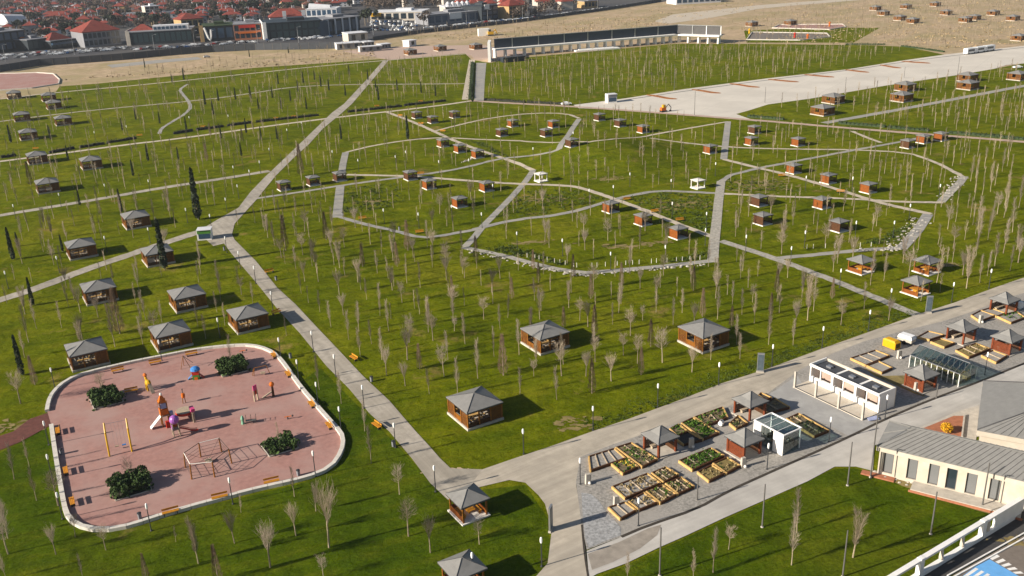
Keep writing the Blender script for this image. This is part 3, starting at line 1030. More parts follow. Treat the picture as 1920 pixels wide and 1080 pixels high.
def make_pergola():
    root = thing('plaza_pergola', '', 'pergola', group='tent roofed pergolas on the plaza')
    h = 1.55
    MB().box((0, 0, 0), (3.9, 3.9, .26)).build('base_slab', 'concrete', root)
    pm = MB().box((0, 0, .26), (.3, .3, 2.35)).mesh('post', 'timber_red')
    for x in (-h, h):
        for y in (-h, h):
            link('post', pm, root, (x, y, 0))
    p = slat_panel(2.75, .28, 1.55).mesh('lattice_panel', 'timber_dark')
    rot_part(link('lattice_panel', p, root), h, 0, math.pi / 2)
    rot_part(link('lattice_panel', p, root), 0, h, 0)
    mb = MB().box((.2, .95, .7), (2.2, .5, .08)).box((-.7, .95, .26), (.1, .4, .44)).box((1.1, .95, .26), (.1, .4, .44))
    mb.build('seat', 'weather_wood', root)
    add_roof(root, 1.95, 1.95, 2.72, 1.4, .035, mid=.36)
    return root


def make_lattice_pergola():
    root = make_pergola()
    root['group'] = 'tent roofed pergolas on the plaza'
    p = slat_panel(2.75, .28, 2.0).mesh('lattice_panel', 'timber_red')
    rot_part(link('lattice_panel', p, root), -1.55, 0, math.pi / 2)
    return root


def make_white_kiosk():
    root = thing('white_kiosk', '', 'kiosk', group='white kiosks on the mound')
    h = 1.5
    MB().box((0, 0, 0), (3.6, 3.6, .35)).build('base_slab', 'white', root)
    pm = MB().box((0, 0, .35), (.22, .22, 2.4)).mesh('post', 'white')
    for x in (-h, h):
        for y in (-h, h):
            link('post', pm, root, (x, y, 0))
    bm_ = MB().box((0, 0, 2.5), (2.78, .18, .25)).mesh('beam', 'white')
    for s in (-1, 1):
        rot_part(link('beam', bm_, root), 0, s * h, 0)
        rot_part(link('beam', bm_, root), s * h, 0, math.pi / 2)
    MB().box((.5, .6, .35), (1.4, .5, .5)).build('seat', 'weather_wood', root)
    add_roof(root, 1.8, 1.8, 2.9, .35, .03, 'sheet_white', .5)
    return root


OBST = []          # (x, y, radius): where no tree may stand


def place(proto, lst, z, rad, pre, yaw=YAW, scale=None):
    for px, py, lb in lst:
        q = G(px, py, z)
        o = proto.put(q, yaw, (pre + ' ' + lb) if not lb.startswith('=') else lb[1:], scale=scale)
        OBST.append((q.x, q.y, rad))


pav = Proto(make_pavilion())
place(pav, [
    (889.5, 749, 'nearest the bend of the concrete road'),
    (1021.5, 618.5, 'with a bare tree before its open front'),
    (1319.5, 615, 'standing alone above the plaza road'),
    (160.5, 650, 'touching the left part of the playground kerb'),
    (317.5, 616, 'behind the middle of the playground kerb'),
    (463.5, 584, 'between the playground and the main path'),
    (349.5, 547.5, 'second row behind the playground, by its blue spring house'),
    (183.5, 535, 'beside the brown conical tree behind the playground'),
    (150, 456, 'left of the path leading to the kiosk'),
    (293.5, 468, 'half hidden by a tall cypress on the side path'),
    (253, 402.5, 'above the side path, left of the green kiosk'),
    (87, 340, 'on the left lawn just above the lawn path'),
    (169, 298, 'standing alone below the dark hedge at left'),
    (68, 289, 'touching the hedge path at far left'),
    (51.5, 246, 'just above the hedge path at far left'),
    (117, 220, 'fourth up the left edge with bare lawn right'),
    (39.5, 213, 'on the upper path at the left edge'),
    (99.5, 191, 'upper left, behind the upper narrow path'),
    (90, 177, 'in the topmost pair at upper left'),
    (25, 173, 'at the far left lawn edge below the pink court'),
    (1543, 200, 'nearest the pinkish path at right'),
    (1563, 179, 'behind the one nearest the pinkish path'),
    (1691.5, 175.5, 'front one of the middle right pair'),
    (1698, 156.5, 'back one of the middle right pair'),
    (1816, 153.5, 'front one of the far right pair'),
    (1815, 139, 'back one of the far right pair'),
    (1909, 136.5, 'cut by the right edge beside the parked white car'),
    (1657, 21, 'leftmost on the tan hillside'),
    (1688, 30, 'second from left on the tan hillside'),
    (1712, 35, 'lowest left on the tan hillside'),
    (1699, 9, 'upper left on the tan hillside'),
    (1754, 4.5, 'topmost on the tan hillside'),
    (1775, 20, 'standing alone mid tan hillside'),
    (1810.5, 33, 'front of the touching pair on the tan hillside'),
    (1828, 29, 'back of the touching pair on the tan hillside'),
    (1863, 20.5, 'upper right on the tan hillside'),
    (1900, 30, 'right end of the tan hillside row'),
    (1911, 66, 'above the white bus at the right edge'),
    (1642, 12, 'at the far top left of the hillside group'),
    (1410, 41, 'right behind the end of the long canopy'),
    (1482, 38.5, 'beside the far white bordered court'),
    (769, 93, 'right of the white huts by the path end'),
    (825, 86, 'middle one before the long canopy'),
    (892, 83, 'just left of the canopy end wall'),
], 3.05, 5.0, 'timber pavilion with grey tent roof')
tab = Proto(make_table())
for px, py, lb in [(889.5, 749, 'the pavilion nearest the road bend'), (1021.5, 618.5, 'the pavilion with a tree before it'), (1319.5, 615, 'the pavilion alone above the plaza road'), (160.5, 650, 'the pavilion at the left playground kerb'),
                   (317.5, 616, 'the pavilion behind the playground middle'), (463.5, 584, 'the pavilion beside the main path'), (349.5, 547.5, 'the second row pavilion behind the playground'), (183.5, 535, 'the pavilion by the brown conical tree'),
                   (150, 456, 'the pavilion left of the side path'), (253, 402.5, 'the pavilion left of the green kiosk')]:
    q = G(px, py, 3.05)
    for k, (u, v, w) in enumerate(((-.9, -1.2, 'left'), (1.1, -.4, 'right'))):
        tab.put((q.x + u * math.cos(YAW) - v * math.sin(YAW), q.y + u * math.sin(YAW) + v * math.cos(YAW), q.z + .42), YAW, 'wooden picnic table on the %s inside %s' % (w, lb))

kio = Proto(make_kiosk())
bkio = Proto(make_kiosk('timber_dark', 'timber_dark'))
KIO = [
    (781, 209.5, 'first right of the hedge path at top'), (811, 218, 'front of the upper three beside the hedge path'), (852, 208.5, 'right of the upper three beside the hedge path'), (941, 241.5, 'in the middle of the upper left field'),
    (961, 224.5, 'at the back of the upper left field'), (1038, 226, 'with red side near the upper slab path'), (1024, 242, 'left of the upper slab path'), (1072, 260, 'on the back path at the slab path foot'),
    (1124, 213, 'first left below the concrete apron'), (1163, 224, 'second below the concrete apron'), (1206, 235, 'with pale base below the concrete apron'), (1415, 236, 'back one right of the straight slab path'),
    (1409, 257, 'front one right of the straight slab path'), (830, 261, 'beside the upper left arm path'), (862, 271, 'with orange side on the upper left arm path'), (895, 281, 'lower one on the upper left arm path'),
    (636, 323, 'at the head of the left slab corner'), (586, 331, 'middle one beside the main path'), (531, 340, 'nearest the main path at left'), (804, 337, 'with orange side on the left cross path'),
    (912, 341, 'right one on the left cross path'), (861, 370, 'standing alone in the left field'), (769, 321, 'at the left crossing of garden paths'), (1145, 379, 'touching the crossing below the mound'),
    (1206, 402, 'middle of the three along the cross path'), (1272, 426, 'lowest of the three along the cross path'), (1332, 272, 'left of the straight slab path end'), (1424, 367, 'just right of the gravelly lane'),
    (1431, 401, 'lower one right of the gravelly lane'), (1489, 308, 'on the rising path of the right field'), (1554, 326, 'centre of the right field, upper'), (1629, 343, 'right in the upper right field'),
    (1542, 371, 'with orange side in the lower right field'), (1574, 413, 'lowest in the right field'), (1497, 258.5, 'alone at the back of the right field'), (1765, 248.5, 'touching the pinkish path at right'),
    (1732, 253, 'beside the one on the pinkish path'), (1703, 262, 'at the end of the rising garden path'),
]
DARK = {781, 811, 852, 941, 1024, 1072, 1124, 1163, 586, 531, 636, 1415, 1424, 1431, 1574, 769, 1703}
place(kio, [k for k in KIO if k[0] not in DARK], 2.62, 3.6, 'small orange sided kiosk')
place(bkio, [k for k in KIO if k[0] in DARK], 2.62, 3.6, 'small dark brown kiosk')
wk = Proto(make_white_kiosk())
place(wk, [(1014, 323, '=white kiosk at the meeting of two garden paths'), (1309, 335, '=white kiosk alone on the mound foot beside the lane')], 2.75, 3.5, '', scale=.86)
og = Proto(make_open())
place(og, [(1615, 486, 'left of the right hand three'), (1739.5, 487, 'right of the right hand three'), (1719, 525.5, 'nearest the road of the right hand three'),
           (877, 929, 'below the road bend beside the lamp'), (867, 1059, 'cut by the bottom edge')], 2.75, 3.8, 'open gazebo with orange seats')
lp = Proto(make_lattice_pergola())
pg = Proto(make_pergola())
place(pg, [(1238, 815, 'left of the leafy green bed'), (1407, 749, 'before the smooth concrete, behind the greenhouse'), (1804, 612, 'behind the long greenhouse'), (1884, 560, 'at the far end beside the white tank')], 2.7, 3, 'brown post pergola with grey tent roof')
place(lp, [(1396, 819, 'left of the white framed greenhouse'), (1890, 631, 'right of the dry beds near the edge'), (1728, 698, 'between the white stall and long greenhouse')], 2.7, 3, 'pergola with red lattice side')

# ------------------------------------------------------------------ landmarks that labels refer to
LMK = [('the pavilion nearest the road bend', 893, 787), ('the green kiosk', 386, 445), ('the leftmost playground pavilion', 168, 690), ('the middle playground pavilion', 322, 660), ('the pavilion beside the main path', 467, 625),
       ('the pavilion above the plaza road', 1316, 652), ('the pavilion with a tree before', 1022, 656), ('the white framed greenhouse', 1460, 830), ('the white market stall', 1590, 740), ('the long greenhouse', 1760, 690),
       ('the yellow container', 1670, 650), ('the leafy green bed', 1312, 808), ('the left playground bush', 195, 755), ('the lower playground bush', 245, 920), ('the right playground bush', 523, 835), ('the rope climbing frame', 390, 865),
       ('the yellow swing', 220, 830), ('the red playground slide', 340, 805), ('the left hand road gazebo', 877, 965), ('the white balustrade', 1780, 1030), ('the cream building', 1770, 930), ('the totem by the plaza', 1425, 698),
       ('the far totem', 1740, 586), ('the left open gazebo', 1617, 505), ('the right open gazebo', 1741, 507), ('the middle open gazebo', 1720, 545), ('the left white kiosk', 1014, 338), ('the right white kiosk', 1309, 350),
       ('the gravelly lane foot', 1336, 490), ('the left slab corner', 632, 408), ('the lone field kiosk', 862, 385), ('the lowest garden kiosk', 1575, 430), ('the tall cypress', 310, 500), ('the lawn path pavilion', 88, 365),
       ('the pavilion below the hedge', 171, 320), ('the main path crossing', 630, 215), ('the apron kiosk', 1146, 190), ('the right tip of the garden', 1808, 331), ('the lower right garden corner', 1690, 466),
       ('the white bus', 1838, 100), ('the canopy end wall', 917, 118), ('the far white car', 1066, 196), ('the totem at the road joint', 1033, 994), ('the bottom edge gazebo', 870, 1095), ('the pinkish path pavilion', 1543, 220)]


def rest_label(noun, x, y):
    return noun + ' farther out on the lawns'


# ------------------------------------------------------------------ lamps, poles, benches, bins, totems
def make_lamp():
    root = thing('lamp_post', '', 'lamp post', group='lamp posts along the paths')
    MB().lathe([(.16, 0), (.16, .12), (.07, .2)], 8).build('base', 'pole_dark', root)
    MB().lathe([(.075, .2), (.06, 3.3)], 7).build('pole', 'pole_dark', root)
    MB().lathe([(.07, 3.3), (.14, 3.45), (.16, 3.75), (.12, 4.08), (.05, 4.15)], 8).build('lamp_head', 'lamp_head', root)
    return root


LAMPS = [(30, 410), (115, 388), (200, 370), (282, 362), (360, 338), (440, 335), (470, 343), (448, 372), (426, 398), (352, 418), (397, 430), (282, 456), (201, 473), (112, 512), (16, 541), (426, 474), (451, 503), (480, 532),
         (512, 582), (527, 673), (588, 660), (561, 716), (630, 706), (597, 760), (683, 766), (640, 808), (742, 840), (104, 731), (92, 835), (304, 677), (413, 634), (99, 900), (118, 974), (284, 996), (437, 946), (592, 894), (817, 923),
         (888, 1092), (982, 852), (1088, 909), (1016, 1063), (1197, 987), (1438, 881), (1112, 808), (1233, 764), (1347, 723), (1447, 688), (1541, 653), (1628, 621), (1668, 579), (1784, 567), (1854, 541), (1659, 787), (1846, 704), (1554, 830),
         (721, 420), (786, 428), (848, 413), (904, 428), (1150, 375), (1181, 350), (1258, 363), (1105, 382), (1260, 408), (1324, 428), (1322, 460), (1247, 493), (1145, 506), (1055, 480), (970, 466), (1398, 473), (1341, 330), (1510, 357), (1597, 359),
         (1760, 374), (1704, 413), (1508, 465), (1603, 446), (1674, 446), (1482, 496), (1574, 540), (743, 315), (673, 322), (824, 325), (880, 322), (925, 372), (762, 306), (625, 305), (507, 300), (489, 325), (240, 255), (180, 266), (357, 237), (430, 234),
         (567, 248), (540, 262), (1000, 300), (1075, 270)]
lamp = Proto(make_lamp())
items = []
for px, py in LAMPS:
    q = G(px, py)
    items.append((lamp.put((q.x, q.y, q.z + .03), 0, 'x'), 'white headed lamp', px, py))
    OBST.append((q.x, q.y, 1.2))
relabel(items, LMK, rest_label, 420)


def make_pole(h):
    root = thing('plain_pole', '', 'pole', group='bare grey poles round the lower road')
    MB().lathe([(.11, 0), (.075, h)], 8).build('shaft', 'pole_grey', root)
    MB().lathe([(.2, 0), (.2, .1), (.12, .14)], 8).build('base', 'concrete', root)
    return root


pole = Proto(make_pole(6.0))
for px, py, h, lb in [(1589, 911, 6.6, 'at the top corner of the lower lawn'), (1632, 896, 9.5, 'tallest, at the cream building corner'), (1841, 953, 6.6, 'before the cream building terrace'), (1745, 1002, 6.0, 'in the middle of the lower lawn'),
                      (1580, 1082, 6.3, 'on the lower lawn cut by the bottom edge'), (1237, 1080, 6.6, 'by the lower road patch'), (1429, 989, 6.2, 'at the upper edge of the lower lawn'), (1307, 939, 3.6, 'by the dry beds at the plaza edge'),
                      (1755, 748, 2.6, 'short one before the red lattice pergola'), (1302, 217, 9.5, 'tall, standing on the near part of the apron'), (1434, 193, 6.5, 'at the lower apron edge, second from the kiosk'), (1584, 176, 7, 'behind the nearest right pavilions'),
                      (1695, 146, 5, 'before the middle right pavilions'), (1795, 141, 8.5, 'at the far right pavilions by the apron'), (1264, 171, 12, 'very tall, in the lawn at the far apron edge'), (1427, 113, 10, 'alone in the far lawn behind the apron')]:
    q = G(px, py)
    pole.put((q.x, q.y, q.z + .03), 0, 'bare grey pole ' + lb, scale=(1, 1, h / 6.0))


def make_bench():
    root = thing('park_bench', '', 'bench', group='yellow wooden benches')
    for k in range(3):
        MB().box((0, -.2 + .2 * k, .44), (2.1, .17, .07)).build('seat_plank', 'bench_wood', root)
    MB().box((0, .33, .62), (2.1, .05, .28)).build('backrest', 'bench_wood', root)
    for s in (-1, 1):
        MB().box((s * .8, .05, 0), (.09, .55, .44)).build('leg', 'pole_dark', root)
    return root


bench = Proto(make_bench())
K = [((292, 684), (340, 674), 'top left kerb of the playground'), ((360, 668), (400, 660), 'top middle kerb of the playground'), ((222, 699), (260, 690), 'far left top kerb of the playground'),
     ((513, 671), (525, 688), 'upper right corner of the playground'), ((540, 706), (552, 722), 'right kerb, second from the top'), ((584, 763), (596, 778), 'right kerb below the panel frame'), ((617, 803), (628, 818), 'right kerb, lowest one'),
     ((510, 909), (540, 902), 'bottom kerb near the bin at right'), ((413, 938), (443, 931), 'bottom kerb in the middle'), ((321, 966), (351, 958), 'bottom kerb, farthest left'),
     ((109, 813), (113, 835), 'left kerb just below the entrance'), ((124, 888), (129, 910), 'left kerb in the middle'), ((136, 946), (141, 966), 'left kerb, lowest one'),
     ((247, 738), (262, 735), 'beside the left playground bush')]
for a, b, lb in K:
    q = G(*a)
    bench.put((q.x, q.y, .12), yawpx(a, b), 'yellow bench along the ' + lb if not lb.startswith('beside') else 'yellow bench ' + lb)
LB = [(506, 512, .7, 'on the grass left of the main path middle'), (519, 589, .9, 'at the shaded part of the main path'), (663, 675, -.9, 'right of the main path on open grass'), (706, 802, -.9, 'low on the left of the main path'), (680, 412, .3, 'in the left garden field by its path'),
      (787, 438, .2, 'lowest in the left garden field'), (789, 328, .2, 'at the left garden crossing'), (1176, 376, .3, 'right of the crossing kiosk'), (1275, 415, .2, 'above the lowest cross path kiosk'), (1228, 399, .2, 'between the two cross path kiosks'),
      (1466, 332, .1, 'at the start of the right field path'), (1576, 362, -.2, 'on the right field path bend'), (67, 281, .2, 'on the hedge strip above the left pavilion'), (381, 240, .2, 'left one behind the hedge'), (262, 256, .2, 'far left one behind the hedge'),
      (518, 224, .2, 'third one behind the hedge'), (551, 221, .2, 'behind the hedge left of the crossing'), (707, 201, .2, 'behind the hedge right of the crossing'), (789, 192, .2, 'last one behind the hedge before the canopy'), (750, 219, -.3, 'below the hedge path by the garden'),
      (789, 234, -.3, 'on the upper left garden arm'), (830, 248, -.3, 'lower on the upper left garden arm')]
for px, py, rz, lb in LB:
    q = G(px, py)
    bench.put((q.x, q.y, q.z + .03), rz, 'yellow bench ' + lb)


def make_bin():
    root = thing('litter_bin', '', 'bin', group='litter bins')
    MB().lathe([(.24, 0), (.27, .85)], 8).build('body', 'wall_grey', root)
    MB().lathe([(.29, .85), (.29, .93), (.1, 1.0)], 8).build('lid', 'pole_dark', root)
    return root


bn = Proto(make_bin())
for px, py, lb in [(116, 853, 'grey litter bin at the left playground kerb'), (263, 974, 'grey litter bin at the bottom kerb, left one'), (560, 893, 'grey litter bin at the bottom kerb, right one'), (697, 716, 'dark litter bin right of the main path'), (518, 526, 'dark litter bin beside the upper main path'),
                   (738, 838, 'pale bin at the lamp foot beside the main path'), (643, 405, 'pale bin at the left slab corner'), (749, 432, 'pale bin below the left garden field'), (421, 470, 'dark bin by the green kiosk'), (545, 672, 'dark bin between playground and main path')]:
    q = G(px, py)
    bn.put((q.x, q.y, q.z + .1), 0, lb)


def make_totem():
    root = thing('sign_totem', '', 'sign', group='upright sign totems')
    MB().box((0, 0, 0), (1.25, .34, .25)).build('plinth', 'concrete', root)
    MB().box((0, 0, .25), (1.1, .22, 3.3)).build('body', 'steel', root)
    MB().box((0, -.125, .5), (.96, .03, 2.8)).build('panel', 'sign_dark', root)
    MB().box((0, .125, .5), (.96, .03, 2.8)).build('panel', 'timber', root)
    return root


tt = Proto(make_totem())
for px, py, rz, lb in [(1033, 995, R(70), 'tall sign totem at the edge of the road joint'), (1425, 699, R(-12), 'tall dark sign totem on the grass edge above the plaza'), (1740, 588, R(-8), 'tall sign totem where the gravel path meets the road')]:
    q = G(px, py)
    tt.put((q.x, q.y, q.z + .05), rz, lb)

# kiosks
def booth(name, label, px, py, yaw, w, d, h, front):
    q = G(px, py)
    root = thing(name, label, 'kiosk', (q.x, q.y, q.z + .08), yaw)
    MB().box((0, 0, 0), (w, d, h * .97)).build('body', 'white', root)
    MB().box((0, -d / 2 - .04, h * .62), (w, .08, h * .38)).build('sign_band', front, root)
    MB().box((0, -d / 2 - .05, h * .15), (w * .86, .06, h * .45)).build('window', 'glass_blue', root)
    MB().box((0, -.1, h * .97), (w + .3, d + .4, .14)).build('roof', 'wall_white', root)
    MB().slab([(-w / 2 - .03, -d / 2 - .5, h * .98), (-w / 2 - .03, d / 2, h * .98), (-w / 2 - .03, d / 2, .02), (-w / 2 - .03, -d / 2, .02)], .001)
    MB().prism([(-w / 2 - .16, -d / 2), (-w / 2 - .01, -d / 2), (-w / 2 - .01, d / 2), (-w / 2 - .16, d / 2)], 0, h).build('side_panel', 'white', root)
    OBST.append((q.x, q.y, 4))
    return root


booth('green_kiosk', 'white and green kiosk at the meeting of the side path and main path', 386, 448, R(8), 3.3, 2.6, 2.7, 'toy_green')
booth('ticket_kiosk', 'white kiosk with lime corner on the near end of the concrete apron', 1146, 192, R(15), 4.0, 3.2, 3.6, 'wall_grey')

# ------------------------------------------------------------------ leafy masses
def leaf_blob(n, fn, size, seed, core=None):
    rnd = random.Random(seed)
    mb = MB()
    for _ in range(n):
        mb.leaf(fn(rnd), size * rnd.uniform(.6, 1.4), rnd)
    return mb


def hedge(a, b, m, label, w=1.3, h=1.25):
    A, B = G(*a), G(*b)
    L = (B - A).length
    root = thing('hedge', label, 'hedge', (A.x, A.y, .03), math.atan2(B.y - A.y, B.x - A.x), 'low hedge strips')
    rnd = random.Random(int(a[0]))
    mb = MB()
    k = max(2, int(L / 1.4))
    for i in range(k):
        hh = h * rnd.uniform(.7, 1.0)
        mb.box((L * (i + .5) / k, rnd.uniform(-.1, .1), 0), (L / k * .98, w * rnd.uniform(.7, .95), hh * .8), taper=.8)
    mb.build('stems', m, root)
    lm = MB()
    for _ in range(int(L * 14)):
        lm.leaf((rnd.uniform(0, L), rnd.gauss(0, w * .3), abs(rnd.gauss(h * .62, h * .25))), rnd.uniform(.09, .2), rnd)
    lm.build('foliage', m, root)
    return root


HG = [((2, 297), (30, 292), 'far left end'), ((92, 288), (140, 279), 'left of the bench below the winding path'), ((150, 278), (196, 270), 'second from the left end'), ((200, 269), (256, 260), 'third from the left end'), ((325, 252), (362, 246), 'left of the winding path foot'),
      ((368, 245), (420, 238), 'right of the winding path foot'), ((426, 237), (472, 231), 'left middle of the strip'), ((480, 230), (598, 217), 'long one left of the path crossing'), ((652, 211), (754, 200), 'long one right of the path crossing'), ((758, 199), (836, 190), 'last before the far path'),
      ((908, 188), (985, 193), 'right of the far service path'), ((988, 193), (1052, 196), 'left of the far white car')]
for a, b, lb in HG:
    hedge(a, b, 'hedge_leaf', 'dark low hedge strip, ' + lb)
for a, b, lb in [((1572, 232), (1660, 239), 'right of the nearest right pavilion'), ((1664, 240), (1742, 246), 'middle of the right strip'), ((1778, 250), (1920, 262), 'long right end of the strip'), ((1402, 219), (1470, 225), 'at the corner of the concrete apron'), ((886, 118), (882, 186), 'between the two far paths')]:
    hedge(a, b, 'hedge_green', 'green hedge strip, ' + lb, 2.2, 1.1)
for k, (a, b) in enumerate([((1585, 84), (1660, 84)), ((1690, 87), (1770, 98))]):
    hedge(a, b, 'hedge_green', 'dark shrub row at the far lawn edge, ' + ('left part' if k == 0 else 'right part'), 1.5, 1.0)


def make_cypress(seed, m='cypress_leaf', name='cypress', h=6.0, r=.62, n=620, lab='cypress'):
    rnd = random.Random(seed)
    root = thing(name, '', lab, group='cypresses on the left lawns' if name == 'cypress' else 'brown conical trees')
    MB().lathe([(.1, 0), (.05, h * .9)], 6).build('trunk', 'bark_mid', root)
    mb = MB()
    for _ in range(n):
        z = rnd.uniform(.03, 1) ** (.9)
        if name == 'cypress':
            pr = r * (1 - z) ** .55 * min(1, .45 + z * 4) 
        else:
            pr = r * (1 - z) ** .8 * min(1, .35 + z * 5)
        t = rnd.uniform(0, 6.283)
        rr = pr * rnd.uniform(.25, 1) ** .5
        p = Vector((rr * math.cos(t), rr * math.sin(t), z * h))
        if name == 'cypress':
            mb.leaf(p, rnd.uniform(.1, .22), rnd)
        else:
            q = p + Vector((math.cos(t) * .22, math.sin(t) * .22, rnd.uniform(.25, .6)))
            mb.tube(p, q, .022, .01, 3, False)
    mb.build('crown', m, root)
    return root


CYP = [(62, 573, 60), (42, 704, 88), (25, 487, 68), (34, 462, 30), (309, 505, 105), (372, 412, 105), (228, 398, 48), (385, 197, 32), (410, 190, 26), (442, 187, 25), (470, 185, 28), (400, 215, 28), (21, 268, 38), (462, 250, 30), (453, 293, 28), (278, 302, 34),
       (522, 158, 22), (559, 172, 22), (569, 156, 22), (602, 163, 22), (617, 170, 22), (511, 184, 22), (710, 189, 28), (817, 181, 22), (765, 262, 46), (886, 191, 34), (323, 155, 18), (345, 150, 24), (272, 127, 18), (468, 107, 15), (541, 100, 13), (350, 245, 28), (335, 300, 26), (300, 232, 24), (255, 225, 24), (230, 245, 26), (485, 205, 22), (528, 205, 24), (545, 190, 22), (575, 205, 24), (648, 180, 22), (415, 260, 26), (490, 262, 26), (520, 262, 26), (590, 150, 18), (655, 140, 18), (690, 150, 20), (705, 172, 22), (745, 170, 22), (790, 175, 22), (640, 262, 30), (95, 262, 30), (128, 300, 30), (150, 385, 34), (118, 472, 36), (250, 330, 34)]
cyp = [Proto(make_cypress(31 + k)) for k in range(2)]
items = []
for i, (px, py, hp) in enumerate(CYP):
    q = G(px, py)
    hm = hp / ((py + 115) / CAMH) * 1.02
    items.append((cyp[i % 2].put((q.x, q.y, q.z), random.uniform(0, 6), 'x', scale=(max(.6, hm / 8.0),) * 2 + (hm / 6.0,)), 'dark green cypress', px, py))
    OBST.append((q.x, q.y, 2.0))
relabel(items, LMK + [('the winding path', 352, 200), ('the far path crossing', 625, 160)], rest_label, 420)
BRN = [(225, 626, 95), (66, 722, 62), (275, 1086, 60), (410, 1092, 85), (787, 692, 52), (944, 704, 85), (1220, 650, 55), (1115, 630, 62), (1110, 738, 72), (1202, 703, 56), (1317, 594, 55), (1371, 616, 45), (1057, 615, 42), (536, 470, 70), (765, 470, 60), (565, 330, 62), (58, 348, 48),
       (388, 302, 34), (893, 490, 50), (1075, 520, 44), (1108, 560, 48), (1165, 535, 44), (1300, 545, 48), (1456, 548, 46), (745, 500, 48), (612, 450, 55), (680, 500, 46), (960, 560, 42), (1010, 530, 40), (848, 560, 46), (455, 265, 25), (395, 255, 25), (1560, 560, 40), (1445, 590, 42), (1000, 505, 38)]
brn = [Proto(make_cypress(71 + k, 'brown_leaf', 'brown_conifer', 6.0, .8, 520, 'tree')) for k in range(3)]
items = []
for i, (px, py, hp) in enumerate(BRN):
    q = G(px, py)
    hm = hp / ((py + 115) / CAMH) * 1.02
    items.append((brn[i % 3].put((q.x, q.y, q.z), random.uniform(0, 6), 'x', scale=(hm / 6.5,) * 2 + (hm / 6.0,)), 'brown conical tree', px, py))
    OBST.append((q.x, q.y, 2.0))
relabel(items, LMK, rest_label, 420)


# ------------------------------------------------------------------ bare young trees
def twigs(mb, p, d, L, r, rnd, depth, spread):
    """a limb that forks into thinner limbs"""
    q = p + d * L
    mid = p + d * (L * .5) + Vector((rnd.gauss(0, .04), rnd.gauss(0, .04), 0)) * L
    mb.tube(p, mid, r, r * .8, 3, False)
    mb.tube(mid, q, r * .8, r * .55, 3, False)
    if depth == 0:
        return
    k = 3 if depth > 1 else 4
    for i in range(k):
        s = p.lerp(q, rnd.uniform(.35, 1.0))
        a = Vector((rnd.gauss(0, spread), rnd.gauss(0, spread), rnd.uniform(.25, .9)))
        dd = (d * .9 + a).normalized()
        twigs(mb, s, dd, L * rnd.uniform(.5, .75), max(r * .6, .0085), rnd, depth - 1, spread)


def tree_meshes(form, seed):
    rnd = random.Random(seed)
    tm, cm = MB(), MB()
    H = 6.0
    if form == 'slender':
        a = Vector((0, 0, 0))
        for k in range(5):
            b = Vector((rnd.gauss(0, .04), rnd.gauss(0, .04), H * (k + 1) / 5))
            tm.tube(a, b, .068 - .011 * k, .068 - .011 * (k + 1), 6, False)
            a = b
        for _ in range(78):
            z = rnd.uniform(1.6, H * .96)
            t = rnd.uniform(0, 6.283)
            d = Vector((math.cos(t) * .42, math.sin(t) * .42, 1)).normalized()
            twigs(cm, Vector((0, 0, z)), d, (.5 + .6 * (1 - z / H)) * rnd.uniform(.45, 1.35), .011, rnd, 1, .42)
    elif form == 'vase':
        tm.tube((0, 0, 0), (.02, 0, 1.3), .1, .085, 6, False).tube((.02, 0, 1.3), (0, .02, 2.4), .085, .07, 6, False)
        for k in range(22):
            t = 6.283 * k / 22 + rnd.uniform(-.3, .3)
            d = Vector((math.cos(t) * .30, math.sin(t) * .30, 1)).normalized()
            twigs(cm, Vector((0, 0, rnd.uniform(1.9, 2.4))), d, rnd.uniform(1.5, 2.2), .017, rnd, 2, .38)
    elif form == 'round':
        tm.tube((0, 0, 0), (.03, .02, 1.4), .1, .08, 6, False).tube((.03, .02, 1.4), (0, 0, 3.0), .08, .06, 6, False).tube((0, 0, 3.0), (0, .05, 4.6), .06, .03, 5, False)
        for k in range(44):
            t = 2.4 * k + rnd.uniform(-.3, .3)
            z = rnd.uniform(2.1, 4.4)
            d = Vector((math.cos(t), math.sin(t), rnd.uniform(.35, 1.2))).normalized()
            twigs(cm, Vector((0, 0, z)), d, rnd.uniform(.75, 1.15), .0135, rnd, 2, .55)
    else:                                   # forked
        tm.tube((0, 0, 0), (0, .02, 1.5), .09, .075, 6, False)
        for s in (-1, 1):
            p = Vector((0, 0, 1.5))
            for k in range(3):
                q = p + Vector((s * .16, rnd.gauss(0, .06), 1.35))
                tm.tube(p, q, .06 - .012 * k, .048 - .012 * k, 5, False)
                for _ in range(30):
                    t = rnd.uniform(0, 6.283)
                    d = Vector((math.cos(t) * .5, math.sin(t) * .5, 1)).normalized()
                    twigs(cm, p.lerp(q, rnd.random()), d, rnd.uniform(.5, .85), .012, rnd, 1, .45)
                p = q
    return tm, cm


